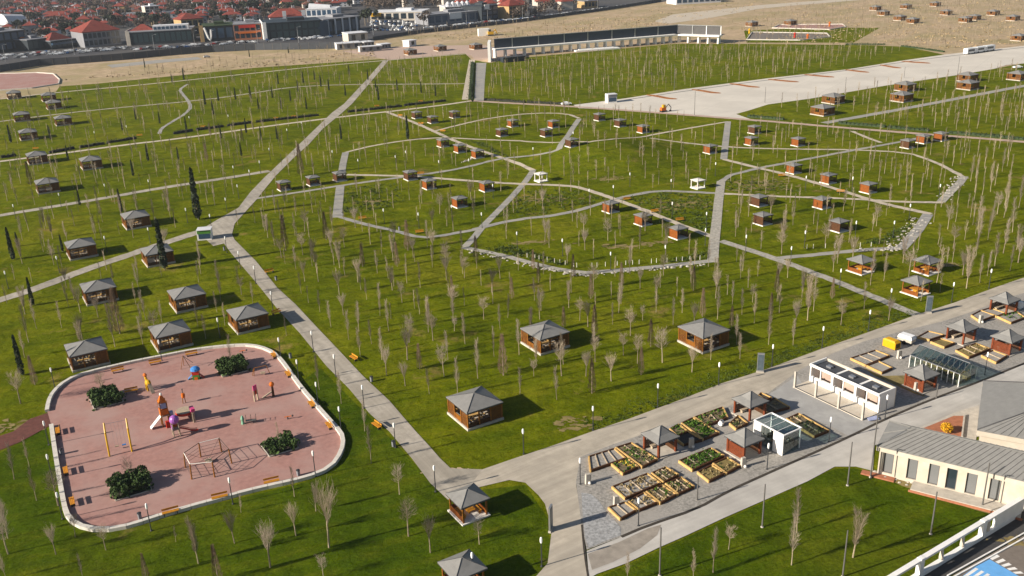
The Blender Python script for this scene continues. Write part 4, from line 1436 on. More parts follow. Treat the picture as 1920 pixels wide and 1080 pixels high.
FORMS = [('slender', 'bark_pale', 'twig'), ('slender', 'bark_pale', 'twig_tan'), ('slender', 'bark_mid', 'twig'), ('vase', 'bark_mid', 'twig'), ('vase', 'bark_pale', 'twig_tan'), ('round', 'bark_pale', 'twig'), ('round', 'bark_mid', 'twig_tan'), ('forked', 'bark_pale', 'twig'), ('forked', 'bark_pale', 'twig_tan')]
FP = {}
for i, (fm, bk, tw) in enumerate(FORMS):
    root = thing('bare_tree', '', 'tree', group='bare young trees on the lawns')
    tm, cm = tree_meshes(fm, 100 + i)
    tm.build('trunk', bk, root)
    cm.build('crown', tw, root)
    FP.setdefault(fm, []).append(Proto(root))
NOUN = {'slender': 'slender bare tree', 'vase': 'vase shaped bare tree', 'round': 'round crowned bare tree', 'forked': 'forked bare tree'}
HAND = [(54, 642, 's', 75), (69, 617, 's', 60), (155, 637, 'v', 60), (116, 615, 's', 55), (129, 576, 's', 42), (216, 651, 's', 95), (267, 616, 's', 50), (274, 600, 's', 60), (304, 605, 's', 45), (371, 612, 's', 50), (386, 636, 's', 50), (422, 610, 's', 45), (255, 571, 's', 45),
        (407, 586, 's', 45), (39, 757, 'r', 80), (194, 746, 'r', 62), (434, 690, 's', 66), (246, 904, 'r', 58), (524, 836, 's', 52), (15, 1010, 's', 110), (69, 939, 's', 75), (55, 875, 's', 60), (105, 1040, 'v', 72), (199, 1032, 'r', 66), (372, 1057, 'f', 95), (440, 1019, 'v', 78), (452, 962, 's', 40),
        (330, 1017, 's', 36), (157, 1088, 's', 60), (12, 1088, 's', 66), (617, 1027, 'v', 158), (552, 932, 's', 66), (696, 869, 's', 78), (555, 1005, 'v', 82), (507, 1064, 'v', 105), (607, 1086, 'r', 62), (766, 1006, 'r', 92), (807, 1037, 'v', 88), (899, 1021, 'r', 64), (1337, 1074, 's', 92),
        (1366, 1031, 'r', 62), (1300, 1090, 's', 66), (1176, 1092, 's', 66), (1494, 1000, 's', 95), (1484, 1060, 's', 105), (1599, 1046, 'f', 105), (600, 585, 's', 42), (644, 591, 'v', 47), (621, 614, 's', 52), (654, 637, 's', 58), (676, 669, 's', 60), (697, 645, 's', 48), (729, 621, 's', 62),
        (764, 675, 'v', 78), (716, 675, 's', 62), (725, 704, 'v', 66), (760, 724, 'v', 54), (812, 639, 'r', 62), (833, 706, 'r', 72), (840, 675, 's', 58), (805, 739, 's', 52), (852, 621, 'r', 34), (872, 645, 's', 62), (896, 710, 's', 78), (907, 599, 'r', 52), (926, 644, 's', 34), (599, 731, 's', 72),
        (640, 757, 's', 68), (684, 809, 's', 64), (537, 630, 's', 40), (1012, 599, 's', 62), (1087, 601, 'r', 48), (1149, 609, 's', 42), (1182, 630, 'r', 64), (1169, 666, 'r', 54), (1242, 680, 'r', 78), (1262, 609, 's', 52), (1116, 679, 'r', 58), (1001, 706, 'r', 40), (1053, 705, 'r', 78),
        (1044, 750, 's', 68), (975, 740, 's', 54), (1146, 715, 'v', 62), (1345, 599, 's', 62), (1230, 586, 's', 48), (1160, 587, 's', 56), (1205, 601, 'r', 34), (1279, 587, 's', 48), (1391, 590, 's', 48), (1411, 567, 'r', 40), (1514, 601, 'f', 88), (1525, 584, 's', 64), (1461, 587, 's', 54),
        (1442, 627, 's', 60), (1632, 535, 's', 70), (1562, 510, 's', 55), (1657, 527, 's', 52), (1704, 520, 'r', 58), (1756, 532, 's', 68), (1812, 541, 'f', 76), (1805, 516, 'v', 50), (1851, 518, 's', 46), (1881, 475, 's', 62), (1865, 499, 's', 62), (1832, 467, 's', 72), (1777, 430, 'r', 48),
        (1833, 430, 's', 58), (1856, 432, 's', 52), (1898, 436, 's', 60), (1884, 385, 's', 58), (1910, 390, 's', 56), (1820, 340, 's', 46), (1857, 360, 's', 50), (1879, 322, 's', 40)]
TREES = []
for px, py, k, hp in HAND:
    q = G(px, py)
    TREES.append((q.x, q.y, px, py, {'s': 'slender', 'v': 'vase', 'r': 'round', 'f': 'forked'}[k], hp / ((py + 115) / CAMH) * 1.04, True))
# the rest stand about on a loose grid inside these outlines (photo pixels), clear of paths and houses
REG = [([(440, 425), (480, 385), (620, 362), (625, 410), (690, 428), (800, 455), (870, 470), (1000, 500), (1110, 520), (1340, 498), (1350, 470), (1710, 600), (1640, 612), (1540, 645), (1440, 682), (1340, 705), (1000, 760), (760, 740), (600, 605)], 5.9),
       ([(640, 350), (1050, 350), (1330, 450), (1325, 485), (1100, 505), (900, 455), (650, 400)], 7.2), ([(650, 325), (660, 285), (1350, 250), (1340, 350), (1150, 360), (900, 330)], 7.5),
       ([(740, 215), (1070, 205), (1340, 232), (1060, 262), (830, 255)], 7.0), ([(1370, 235), (1560, 245), (1900, 272), (1920, 500), (1860, 530), (1740, 580), (1380, 470), (1365, 300)], 6.4),
       ([(0, 545), (110, 500), (280, 470), (420, 470), (480, 540), (590, 690), (530, 655), (440, 640), (200, 680), (100, 720), (0, 750)], 7.5), ([(0, 410), (480, 330), (430, 395), (280, 450), (100, 505), (0, 540)], 6.6),
       ([(0, 310), (330, 265), (600, 228), (500, 315), (200, 365), (0, 395)], 6.6), ([(0, 232), (200, 208), (480, 178), (620, 163), (600, 212), (330, 250), (0, 290)], 7.4), ([(0, 190), (700, 118), (660, 160), (400, 182), (0, 225)], 8.0), ([(520, 320), (640, 215), (740, 215), (820, 250), (650, 280), (640, 330), (500, 365)], 6.6),
       ([(670, 160), (730, 118), (870, 105), (862, 183), (680, 200)], 7.4), ([(920, 125), (1270, 90), (1700, 95), (1560, 130), (1180, 180), (1060, 190), (915, 182)], 7.4), ([(1560, 225), (1920, 165), (1920, 255)], 6.2), ([(1440, 205), (1860, 135), (1920, 130), (1920, 150), (1600, 210), (1560, 225)], 7.5),
       ([(0, 860), (85, 830), (115, 970), (180, 1005), (600, 910), (700, 800), (800, 930), (830, 1075), (0, 1080)], 11.0), ([(930, 75), (1050, 40), (1250, 60), (1260, 68)], 9.5), ([(1360, 50), (1500, 15), (1920, 0), (1920, 80), (1780, 95), (1650, 80), (1440, 80)], 9.0), ([(150, 150), (700, 85), (705, 108), (300, 150)], 9.5), ([(740, 60), (1040, 38), (920, 65), (770, 80)], 12.0)]
rnd = random.Random(11)


def near_path(x, y, w):
    p = Vector((x, y))
    for P, pw in PATHS:
        for a, b in zip(P, P[1:]):
            ab = b - a
            t = max(0, min(1, (p - a).dot(ab) / max(ab.length_squared, 1e-9)))
            if (a + ab * t - p).length < pw / 2 + w:
                return True
    return False


hand_xy = [(t[0], t[1]) for t in TREES] + [(o[0], o[1]) for o in OBST]
for poly, sp in REG:
    wp = [G(*p) for p in poly]
    cs, sn = math.cos(R(24)), math.sin(R(24))
    rp = [(p.x * cs + p.y * sn, -p.x * sn + p.y * cs) for p in wp]
    sp = sp * .93
    u0, u1 = min(p[0] for p in rp), max(p[0] for p in rp)
    v0, v1 = min(p[1] for p in rp), max(p[1] for p in rp)
    u = u0
    while u < u1:
        v = v0
        sp_ = sp * .9
        while v < v1:
            uu, vv = u + rnd.uniform(-.3, .3) * sp, v + rnd.uniform(-.3, .3) * sp
            v += sp_
            if rnd.random() < .12:
                continue
            x, y = uu * cs - vv * sn, uu * sn + vv * cs
            px, py = proj((x, y, hgt(x, y)))
            if not in_poly(px, py, poly) or not (-40 < px < 1960 and -5 < py < 1110):
                continue
            if any(abs(x - a) < 3.2 and abs(y - b) < 3.2 for a, b in hand_xy) or any((x - o[0]) ** 2 + (y - o[1]) ** 2 < o[2] ** 2 for o in OBST):
                continue
            if near_path(x, y, 1.0):
                continue
            TREES.append((x, y, px, py, rnd.choices(['slender', 'vase', 'round', 'forked'], [6, 2, 2, 1])[0], rnd.uniform(3.6, 6.4), False))
        u += sp
TREES.sort(key=lambda t: -(t[5] * (t[3] + 115) * (1.5 if t[6] else 1)))
items = []
for i, (x, y, px, py, fm, h, _) in enumerate(TREES[:300]):
    pr = rnd.choice(FP[fm])
    s = h / 6.0
    wd = min(1.35, s * rnd.uniform(.85, 1.1))
    o = pr.put((x, y, hgt(x, y) + .02), rnd.uniform(0, 6.28), 'x', scale=(wd, wd, s))
    o.rotation_euler = (rnd.gauss(0, .025), rnd.gauss(0, .025), o.rotation_euler[2])
    items.append((o, NOUN[fm], px, py))
relabel(items, LMK, rest_label, 420)
# beyond the 300 largest: one object, still real trunks and twigs
tv, tf, nv = [], [], 0
tmpl = []
for k in range(6):
    mb = MB()
    r2 = random.Random(500 + k)
    mb.tube((0, 0, 0), (r2.gauss(0, .03), 0, .55), .0145, .011, 4, False).tube((0, 0, .5), (0, r2.gauss(0, .03), .98), .012, .005, 3, False)
    wide = .055 if k < 4 else .11
    for _ in range(30):
        z = r2.uniform(.36, .9)
        t = r2.uniform(0, 6.283)
        L = r2.uniform(.08, .18)
        mb.tube((0, 0, z), (math.cos(t) * wide * r2.uniform(.4, 1.2), math.sin(t) * wide * r2.uniform(.4, 1.2), z + L), .0048, .0026, 3, False)
    tmpl.append((np.array(mb.v), [np.array(f) for f in mb.f]))


def far_mass(name, lst, m, label):
    vs, fs, n = [], [], 0
    for (x, y, px, py, fm, h, _) in lst:
        V, Fc = tmpl[rnd.randrange(4) if fm in ('slender', 'forked') else rnd.randrange(4, 6)]
        a = rnd.uniform(0, 6.28)
        c, s = math.cos(a), math.sin(a)
        W = V * h
        X = W[:, 0] * c - W[:, 1] * s + x
        Y = W[:, 0] * s + W[:, 1] * c + y
        vs.append(np.stack([X, Y, W[:, 2] + hgt(x, y)], 1))
        fs += [tuple(f + n) for f in Fc]
        n += len(V)
    if not vs:
        return
    me = bpy.data.meshes.new(name)
    me.from_pydata(np.concatenate(vs).tolist(), [], [tuple(int(i) for i in f) for f in fs])
    me.materials.append(MT_[m])
    o = link(name, me)
    tag(o, label, 'trees', kind='stuff')


far_mass('sapling_wood', TREES[300:], 'bark_far', 'many thin bare saplings spread over the farther lawns and dry fields')

# ------------------------------------------------------------------ playground
PZ = .12


def at(px, py, z=PZ):
    q = G(px, py)
    return Vector((q.x, q.y, z))


def bush(px, py, label, w, m='bush_leaf', seed=1, h=1.95, ragged=False):
    c = at(px, py)
    root = thing('planter_bush', label, 'bush', c, YAW, 'square playground bushes')
    rnd = random.Random(seed)
    for s in (-1, 1):
        MB().box((0, s * (w / 2), 0), (w, .12, .14)).build('edging', 'concrete', root)
        MB().box((s * (w / 2), 0, 0), (.12, w - .14, .14)).build('edging', 'concrete', root)
    MB().box((0, 0, 0), (w - .16, w - .16, .08)).build('soil', 'soil_dark', root)
    lm = MB()
    cl = [(rnd.uniform(-.5, .5) * w * .97, rnd.uniform(-.5, .5) * w * .97, rnd.uniform(.72, 1.0) * h) for _ in range(20 if ragged else 46)]
    for cx0, cy0, ch in cl:
        for _ in range(75):
            a, b = rnd.uniform(0, 6.283), math.acos(rnd.uniform(-.3, 1))
            rr = rnd.uniform(.75, 1.05)
            x, y, z = cx0 + .62 * rr * math.sin(b) * math.cos(a), cy0 + .62 * rr * math.sin(b) * math.sin(a), max(.05, ch - .55 + .6 * rr * math.cos(b))
            lm.leaf((x, y, z), rnd.uniform(.07, .16), rnd)
        for _ in range(14):
            lm.leaf((cx0 + rnd.gauss(0, .35), cy0 + rnd.gauss(0, .35), rnd.uniform(.05, ch * .8)), rnd.uniform(.14, .3), rnd)
    lm.build('foliage', m, root)
    return root


bush(200, 752, 'dark green square bush at the left of the playground, thin tree in it', 4.5, seed=1)
bush(435, 694, 'dark green square bush at the top of the playground', 4.4, seed=2)
bush(245, 916, 'dark green square bush at the lower left of the playground', 4.7, seed=3)
bush(524, 838, 'ragged lighter bush at the right of the playground', 4.4, 'bush_leaf', seed=4, h=1.4, ragged=True)


def toy(name, label, px, py, rz=0.0, cat='play equipment'):
    return thing(name, label, cat, at(px, py), rz)


# double yellow swing: two leaning posts, a bar with two hanging seats
t = toy('swing', 'yellow leaning post swing with hanging seats at the left of the playground', 226, 852, 0)
A, B = at(206, 857) - t.location, at(248, 848) - t.location
lean = (at(200, 850) - at(206, 857))
u_ = (B - A).normalized()
side_ = Vector((-u_.y, u_.x, 0))
for P_ in (A, B):
    mb = MB()
    pts = [P_, P_ + side_ * .25 + Vector((0, 0, 1.6)), P_ + side_ * .9 + Vector((0, 0, 3.4)), P_ + side_ * 1.9 + Vector((0, 0, 4.6))]
    for a, b, r0, r1 in zip(pts, pts[1:], (.13, .14, .15), (.14, .15, .12)):
        mb.tube(a, b, r0, r1, 8)
    mb.build('post', 'toy_yellow', t)
top = side_ * 1.75 + Vector((0, 0, 4.45))
MB().tube(A + top, B + top, .03, n=6).build('cross_bar', 'steel', t)
for k, f in enumerate((.36, .68)):
    p = A.lerp(B, f) + top
    for s in (-.25, .25):
        MB().tube(p + u_ * s, p + u_ * s - Vector((0, 0, 3.9)), .012, n=4).build('chain', 'steel', t)
    MB().box(tuple(p - Vector((0, 0, 3.98))), (.55, .3, .1), math.atan2(u_.y, u_.x)).build('seat', 'weather_wood' if k == 0 else 'toy_blue', t)
MB().lathe([(1.9, 0), (1.9, .015)], 24).build('mat', 'rubber', t)

# hexagonal rope climbing frame of wooden posts
t = toy('rope_climber', 'six sided timber climbing frame with rope nets in the lower playground', 392, 868, R(8))
pp = [(at(*q) - at(392, 868)) for q in ((360, 900), (403, 896), (435, 870), (416, 848), (377, 858), (348, 878))]
hs = 2.35
mi = t.matrix_world
for p in pp:
    r_ = Vector((p.x * math.cos(-R(8)) - p.y * math.sin(-R(8)), p.x * math.sin(-R(8)) + p.y * math.cos(-R(8)), 0))
    p.x, p.y = r_.x, r_.y
    p.z = 0
for p in pp:
    MB().tube(p, p * .96 + Vector((0, 0, hs)), .11, .09, 7).build('post', 'timber', t)
for i in range(6):
    a, b = pp[i] * .96 + Vector((0, 0, hs)), pp[(i + 1) % 6] * .96 + Vector((0, 0, hs))
    MB().tube(a, b, .05, n=5).build('top_rail', 'sheet_white' if i in (0, 3, 5) else 'rope', t)
    mb = MB()
    for z in (.6, 1.1, 1.6):
        mb.tube(pp[i] + Vector((0, 0, z)), pp[(i + 1) % 6] + Vector((0, 0, z)), .022, n=4)
    mb.tube(a, Vector((0, 0, .4)), .02, n=4)
    mb.build('net_rope', 'rope', t)
MB().box((0, 0, .3), (.9, .9, .08), .4).build('deck', 'weather_wood', t)

# play tower group
t = toy('play_tower', 'tall striped play tower with white slide beside the drum bridge', 312, 798, YAW)
for x in (-.5, .5):
    for y in (-.5, .5):
        MB().tube((x, y, 0), (x, y, 3.2), .08, n=6).build('post', 'timber', t)
MB().box((0, 0, 1.3), (1.2, 1.2, .1)).build('deck', 'weather_wood', t)
MB().box((0, 0, 1.5), (1.15, 1.15, .7)).build('panel', 'toy_orange', t)
MB().box((0, 0, 2.3), (1.0, 1.0, .6), taper=.9).build('panel', 'toy_pale_blue', t)
MB().box((0, 0, 3.0), (1.1, 1.1, .8), taper=.3).build('roof', 'toy_orange', t)
MB().slab([(-.55, -.4, 1.35), (-.55, .4, 1.35), (-2.2, .4, .15), (-2.2, -.4, .15)], .08).build('slide', 'white', t)
MB().box((.95, .1, 0), (.6, .6, 1.5)).build('side_box', 'toy_pale_blue', t)
MB().box((.2, -.95, 0), (.7, .5, .8)).build('side_box', 'toy_red', t)
MB().tube((.9, -.6, 0), (.3, -.3, 3.4), .07, n=6).build('brace', 'timber', t)
MB().ball((0, 0, 3.95), .2, 8, 5).build('finial', 'sheet_white', t)
t.scale = (1.05, 1.05, 1.35)
t = toy('drum_bridge', 'round trampoline like drum on a red rim between the play towers', 348, 783, YAW)
MB().lathe([(1.35, .75), (1.4, .8), (1.4, 1.15), (1.32, 1.18)], 20).build('rim', 'toy_red', t)
MB().lathe([(1.34, 1.185), (1.3, 1.21)], 20).build('deck', 'weather_wood', t)
for k in range(4):
    a = k * math.pi / 2 + .4
    MB().tube((1.4 * math.cos(a), 1.4 * math.sin(a), 0), (1.4 * math.cos(a), 1.4 * math.sin(a), .8), .07, n=6).build('leg', 'timber', t)
t = toy('play_arch', 'thick timber arch with pink top at the right end of the drum bridge', 364, 791, YAW)
for s in (-.4, .4):
    MB().box((0, s, 0), (.35, .22, 1.9), taper=.8).build('leg', 'weather_wood', t)
MB().box((0, 0, 1.9), (.6, 1.3, .5)).build('top_panel', 'toy_pink', t)
t = toy('slide_tower', 'play tower with purple ball roof and red slide', 332, 818, YAW)
for x in (-.45, .45):
    for y in (-.45, .45):
        MB().tube((x, y, 0), (x, y, 2.2), .08, n=6).build('post', 'weather_wood', t)
MB().box((0, 0, 1.15), (1.1, 1.1, .1)).build('deck', 'weather_wood', t)
MB().box((0, .5, 1.25), (1.1, .08, .6)).build('panel', 'toy_orange', t)
MB().box((-.5, 0, 1.25), (.08, 1.0, .6)).build('panel', 'toy_purple', t)
MB().ball((0, 0, 2.75), .72, 14, 8).build('ball_roof', 'toy_purple', t)
mb = MB()
pts = [(.5, 0, 1.25), (1.2, -.1, .95), (2.1, -.25, .45), (2.7, -.35, .28), (3.1, -.4, .28)]
for a, b in zip(pts, pts[1:]):
    mb.slab([(a[0], a[1] - .3, a[2]), (b[0], b[1] - .3, b[2]), (b[0], b[1] + .3, b[2]), (a[0], a[1] + .3, a[2])], .06)
    for s in (-.33, .33):
        mb.tube((a[0], a[1] + s, a[2] + .12), (b[0], b[1] + s, b[2] + .12), .05, n=5)
mb.build('slide', 'toy_red', t)
t = toy('spring_post', 'slim orange play post on two legs behind the drum bridge', 346, 757, YAW)
for s in (-.22, .22):
    MB().tube((s, 0, 0), (s * .7, 0, 1.1), .06, n=6).build('leg', 'timber', t)
MB().lathe([(.26, 1.0), (.32, 1.3), (.28, 1.75), (.1, 1.8)], 10).build('body', 'toy_orange', t)
MB().tube((0, 0, 1.8), (0, 0, 2.4), .05, n=6).ball((0, 0, 2.5), .12, 8, 5).build('finial', 'pole_dark', t)
t = toy('climbing_animal', 'yellow animal shaped climber at the upper left of the playground', 280, 732, R(-50))
mb = MB().box((-.35, -.3, 0), (.2, .2, 1.1)).box((-.35, .3, 0), (.2, .2, 1.1)).box((.35, -.3, 0), (.2, .2, 1.1)).box((.35, .3, 0), (.2, .2, 1.1))
mb.build('leg', 'toy_yellow', t)
MB().ball((0, 0, 1.35), .62, 10, 6, (1.2, .8, .8)).build('body', 'toy_yellow', t)
MB().tube((-.5, 0, 1.5), (-.75, 0, 2.3), .24, .2, 8).build('neck', 'toy_yellow', t)
MB().ball((-.85, 0, 2.45), .32, 10, 6, (1.3, 1, 1)).build('head', 'toy_orange', t)
MB().slab([(.55, -.3, 1.4), (.55, .3, 1.4), (1.9, .3, .1), (1.9, -.3, .1)], .07).build('slide', 'weather_wood', t)
t = toy('spring_house', 'small blue roofed play house with red and green sides', 369, 711, R(10))
MB().box((0, 0, 0), (1.1, 1.0, .9)).build('base_panel', 'toy_green', t)
MB().box((0, 0, .9), (1.15, 1.05, .75)).build('side_panel', 'toy_red', t)
MB().lathe([(.85, 1.65), (.75, 2.0), (.4, 2.25), (.05, 2.32)], 12).build('roof', 'toy_blue', t)
MB().slab([(-.55, -.3, .9), (-.55, .3, .9), (-1.4, .3, .12), (-1.4, -.3, .12)], .08).build('slide', 'toy_blue', t)
MB().slab([(.55, .3, .9), (.55, -.3, .9), (1.3, -.3, .12), (1.3, .3, .12)], .08).build('slide', 'toy_red', t)
MB().box((0, -.52, 0), (.55, .06, .5)).build('door', 'toy_orange', t)
t = toy('tripod_climber', 'thin timber tripod climber near the top kerb', 347, 690, 0)
for k in range(3):
    a = k * 2.094
    MB().tube((.9 * math.cos(a), .9 * math.sin(a), 0), (0, 0, 2.3), .05, n=5).build('leg', 'timber', t)
MB().tube((0, 0, 2.2), (1.7, -.5, 1.1), .05, n=5).build('arm', 'pole_dark', t)
t = toy('panel_toy', 'narrow pink and red play panel on wooden legs', 481, 752, R(60))
for s in (-.35, .35):
    MB().box((s, 0, 0), (.2, .2, 1.9)).build('leg', 'weather_wood', t)
MB().box((0, 0, 1.1), (.9, .12, .75)).build('panel', 'toy_red', t)
MB().box((0, 0, 1.85), (.8, .12, .9)).build('panel', 'toy_pink', t)
t = toy('balance_post', 'play post with orange cap and ramp near the right kerb', 513, 744, R(20))
MB().box((0, 0, 0), (.4, .35, 1.9), taper=.8).build('post', 'timber_dark', t)
MB().ball((-.05, 0, 2.2), .42, 10, 6).build('cap', 'toy_orange', t)
MB().slab([(-.2, -.25, .9), (-.2, .25, .9), (-1.8, .25, .06), (-1.8, -.25, .06)], .07).build('ramp', 'weather_wood', t)
t = toy('bar_frame', 'brown bar frame with a seat at the upper right of the playground', 490, 705, R(8))
MB().poly([(-1.2, 0, 0), (-1.0, 0, 1.5), (1.0, .2, 1.7), (1.4, .3, .2)], .06, 6).build('bar', 'timber', t)
MB().tube((-1.5, .3, 0), (-1.1, 0, 1.4), .06, n=6).build('leg', 'timber', t)
MB().box((.3, .1, .3), (.8, .4, .3)).build('seat', 'weather_wood', t)
t = toy('springer', 'mint green wire springer in the middle of the playground', 456, 796, R(10))
MB().lathe([(.28, 0), (.2, .5), (.3, .9), (.12, 1.4)], 8).build('body', 'toy_mint', t)
for k in range(3):
    MB().poly([(.5 + .75 * k, -.4, 0), (.5 + .75 * k, -.4, 1.3), (.5 + .75 * k, .4, 1.3), (.5 + .75 * k, .4, 0)], .025, 5).build('hoop', 'rope', t)
MB().box((1.25, 0, .45), (1.6, .6, .06)).build('deck', 'pole_grey', t)
for px, py, lb in ((540, 787, 'small orange rocker between the green springer and right kerb'), (455, 663, 'small dark rocker by the top bush')):
    t = toy('rocker', lb, px, py, R(10))
    t['group'] = 'small rockers'
    MB().tube((-.5, 0, .4), (.6, 0, .5), .07, n=6).build('bar', 'toy_orange', t)
    MB().lathe([(.12, 0), (.08, .42)], 8).build('spring', 'pole_dark', t)
    MB().ball((.75, 0, .5), .17, 8, 5).build('knob', 'pole_dark', t)

# ------------------------------------------------------------------ plaza: raised beds
def bed(corners, label, comps=1, fill='soil_dark', plant=None, dens=10, z0=.12, hh=.4, rim='lumber'):
    P = [G(*c) for c in corners]                      # left, front, right, back
    c = sum(P, Vector()) / 4
    root = thing('raised_bed', label, 'garden bed', (c.x, c.y, z0), 0, 'timber raised beds on the plaza')
    Q = [(p - c) for p in P]
    for i in range(4):
        a, b = Q[i], Q[(i + 1) % 4]
        m = (a + b) / 2
        L = (b - a).length
        an = math.atan2(b.y - a.y, b.x - a.x)
        long_ = i % 2 == 1
        MB().box((m.x, m.y, 0), (L - (.16 if long_ else -.1), .2, hh), an).build('board', 'timber_dark' if long_ else rim, root)  # long boards darker: shade of the sides facing away put into the colour
    inn = [Vector((q.x * .96, q.y * .96)) for q in Q]
    MB().prism([(q.x, q.y) for q in inn], 0, hh * .62).build('soil', fill, root)
    for k in range(1, comps):
        f = k / comps
        a, b = Q[0].lerp(Q[3], f), Q[1].lerp(Q[2], f)
        m = (a + b) / 2
        MB().box((m.x, m.y, 0), ((b - a).length * .95, .12, hh * .98), math.atan2(b.y - a.y, b.x - a.x)).build('divider', 'weather_wood' if rim == 'lumber' else rim, root)
    if plant:
        rnd = random.Random(int(corners[0][0]))
        mats = [plant] if isinstance(plant, str) else plant
        for m in mats:
            lm = MB()
            dens = dens * .5
            area = (Q[1] - Q[0]).length * (Q[3] - Q[0]).length
            for _ in range(int(area * dens / len(mats))):
                u, v = rnd.uniform(.06, .94), rnd.uniform(.06, .94)
                p = (Q[0].lerp(Q[1], u)).lerp(Q[3].lerp(Q[2], u), v)
                for _ in range(7):
                    lm.leaf((p.x + rnd.gauss(0, .12), p.y + rnd.gauss(0, .12), hh * .7 + abs(rnd.gauss(0, .14))), rnd.uniform(.05, .13), rnd)
            lm.build('plants', m, root)['kind'] = 'stuff'
    return root


BEDS = [
    ([(1104, 861), (1107, 887), (1172, 864), (1152, 846)], 'long grey empty bed at the left of the plaza', 4, 'gravel', None, 0),
    ([(1155, 844), (1204, 880), (1232, 866), (1184, 835)], 'bed of green and reddish plants behind the dry yellow one', 2, 'bed_soil', ['fresh_leaf', 'dry_plant', 'bush_leaf'], 11),
    ([(1147, 875), (1168, 893), (1196, 880), (1176, 864)], 'small bed of yellow flowering plants', 1, 'bed_soil', ['fresh_leaf', 'flower'], 10),
    ([(1148, 918), (1172, 939), (1238, 911), (1214, 893)], 'long bed of four dry compartments', 4, 'gravel', 'dry_plant', 6),
    ([(1222, 892), (1244, 909), (1272, 895), (1248, 881)], 'bed of dry rows at the back of the lower group', 3, 'bed_soil', ['dry_plant', 'bush_leaf'], 10),
    ([(1141, 957), (1163, 978), (1192, 962), (1172, 947)], 'nearest bed, grey and empty, at the road corner', 2, 'gravel', None, 0),
    ([(1178, 945), (1198, 961), (1232, 947), (1207, 929)], 'half empty bed round the lamp foot', 2, 'gravel', 'dry_plant', 5),
    ([(1212, 927), (1238, 948), (1268, 932), (1242, 915)], 'bed of three dry yellow rows in the lower group', 3, 'bed_soil', ['dry_plant', 'fresh_leaf'], 9),
    ([(1248, 912), (1271, 931), (1301, 917), (1277, 900)], 'right end bed of the lower group, greener rows', 3, 'bed_soil', ['dry_plant', 'fresh_leaf'], 9),
    ([(1273, 869), (1298, 886), (1357, 859), (1333, 845)], 'long bed of four bright green compartments', 4, 'bed_soil', 'fresh_leaf', 15),
    ([(1308, 890), (1329, 907), (1358, 892), (1334, 877)], 'dry brown bed with a white corner post', 1, 'dry_patch', 'dry_plant', 5),
    ([(1337, 874), (1362, 892), (1387, 878), (1363, 863)], 'dry bed at the right below the lattice pergola', 1, 'dry_patch', ['dry_plant', 'bush_leaf'], 5),
    ([(1256, 809), (1270, 822), (1290, 814), (1272, 800)], 'small grassy bed right of the first pergola', 1, 'bed_soil', 'fresh_leaf', 8),
    ([(1263, 824), (1281, 838), (1317, 829), (1289, 813)], 'dark empty bed below the leafy green one', 1, 'soil_dark', None, 0),
    ([(1278, 798), (1318, 828), (1348, 816), (1299, 788)], 'leafy bright green bed in the upper plaza', 1, 'bed_soil', 'fresh_leaf', 17),
    ([(1302, 787), (1325, 802), (1364, 787), (1355, 768)], 'bed of yellow green crops beside the white tank', 2, 'bed_soil', ['fresh_leaf', 'dry_plant'], 9),
    ([(1368, 799), (1380, 809), (1401, 798), (1384, 784)], 'small bed right of the white tank', 1, 'bed_soil', ['dry_plant', 'bush_leaf'], 8),
    ([(1422, 746), (1434, 754), (1446, 750), (1427, 741)], 'small bed behind the pergola roof', 1, 'soil_dark', None, 0),
    ([(1420, 770), (1440, 779), (1480, 768), (1452, 751)], 'dark bed shaded by the pergola roof', 2, 'bed_soil', 'dry_plant', 3),
    ([(1475, 790), (1526, 823), (1553, 812), (1497, 780)], 'long dark bed behind the white framed greenhouse', 2, 'bed_soil', ['dry_plant', 'bush_leaf'], 6),
    ([(1595, 676), (1623, 689), (1667, 671), (1641, 661)], 'grey bed of three parts behind the market stall', 3, 'gravel', None, 0),
    ([(1625, 690), (1653, 703), (1672, 694), (1647, 682)], 'small grey bed behind the market stall', 1, 'gravel', None, 0),
    ([(1720, 636), (1742, 641), (1770, 632), (1740, 625)], 'pale gravel bed by the far lamp of the long greenhouse', 1, 'gravel', None, 0),
    ([(1745, 645), (1770, 655), (1789, 647), (1763, 639)], 'brown bed behind the long greenhouse', 1, 'dry_patch', None, 0),
    ([(1792, 661), (1816, 674), (1855, 658), (1829, 648)], 'brown bed of ridged soil right of the long greenhouse', 3, 'dry_patch', 'dry_plant', 2),
    ([(1840, 671), (1867, 684), (1887, 671), (1861, 661)], 'grey bed before the right hand pergola', 2, 'gravel', None, 0),
    ([(1821, 595), (1837, 606), (1866, 595), (1838, 586)], 'grey bed left of the farthest pergola', 1, 'gravel', None, 0),
    ([(1840, 586), (1868, 597), (1884, 591), (1856, 581)], 'bed touching the farthest pergola', 1, 'gravel', None, 0),
    ([(1869, 597), (1895, 609), (1921, 599), (1905, 588)], 'grey bed cut by the right edge', 1, 'gravel', 'fresh_leaf', 2),
]
for c, lb, n, fl, pl, dn in BEDS:
    bed(c, 'timber ' + lb, n, fl, pl, dn)

# small service posts and tanks on the plaza
def service_post(px, py, label):
    q = G(px, py)
    root = thing('service_post', label, 'post', (q.x, q.y, .12), R(20), 'grey service posts on the plaza')
    MB().box((0, 0, 0), (.7, .45, 1.5), taper=.85).build('body', 'concrete', root)
    MB().box((.36, 0, .2), (.06, .38, 1.1)).build('door', 'pole_grey', root)
    MB().ball((.15, -.3, .22), .22, 8, 5).build('tap_basin', 'sheet_white', root)


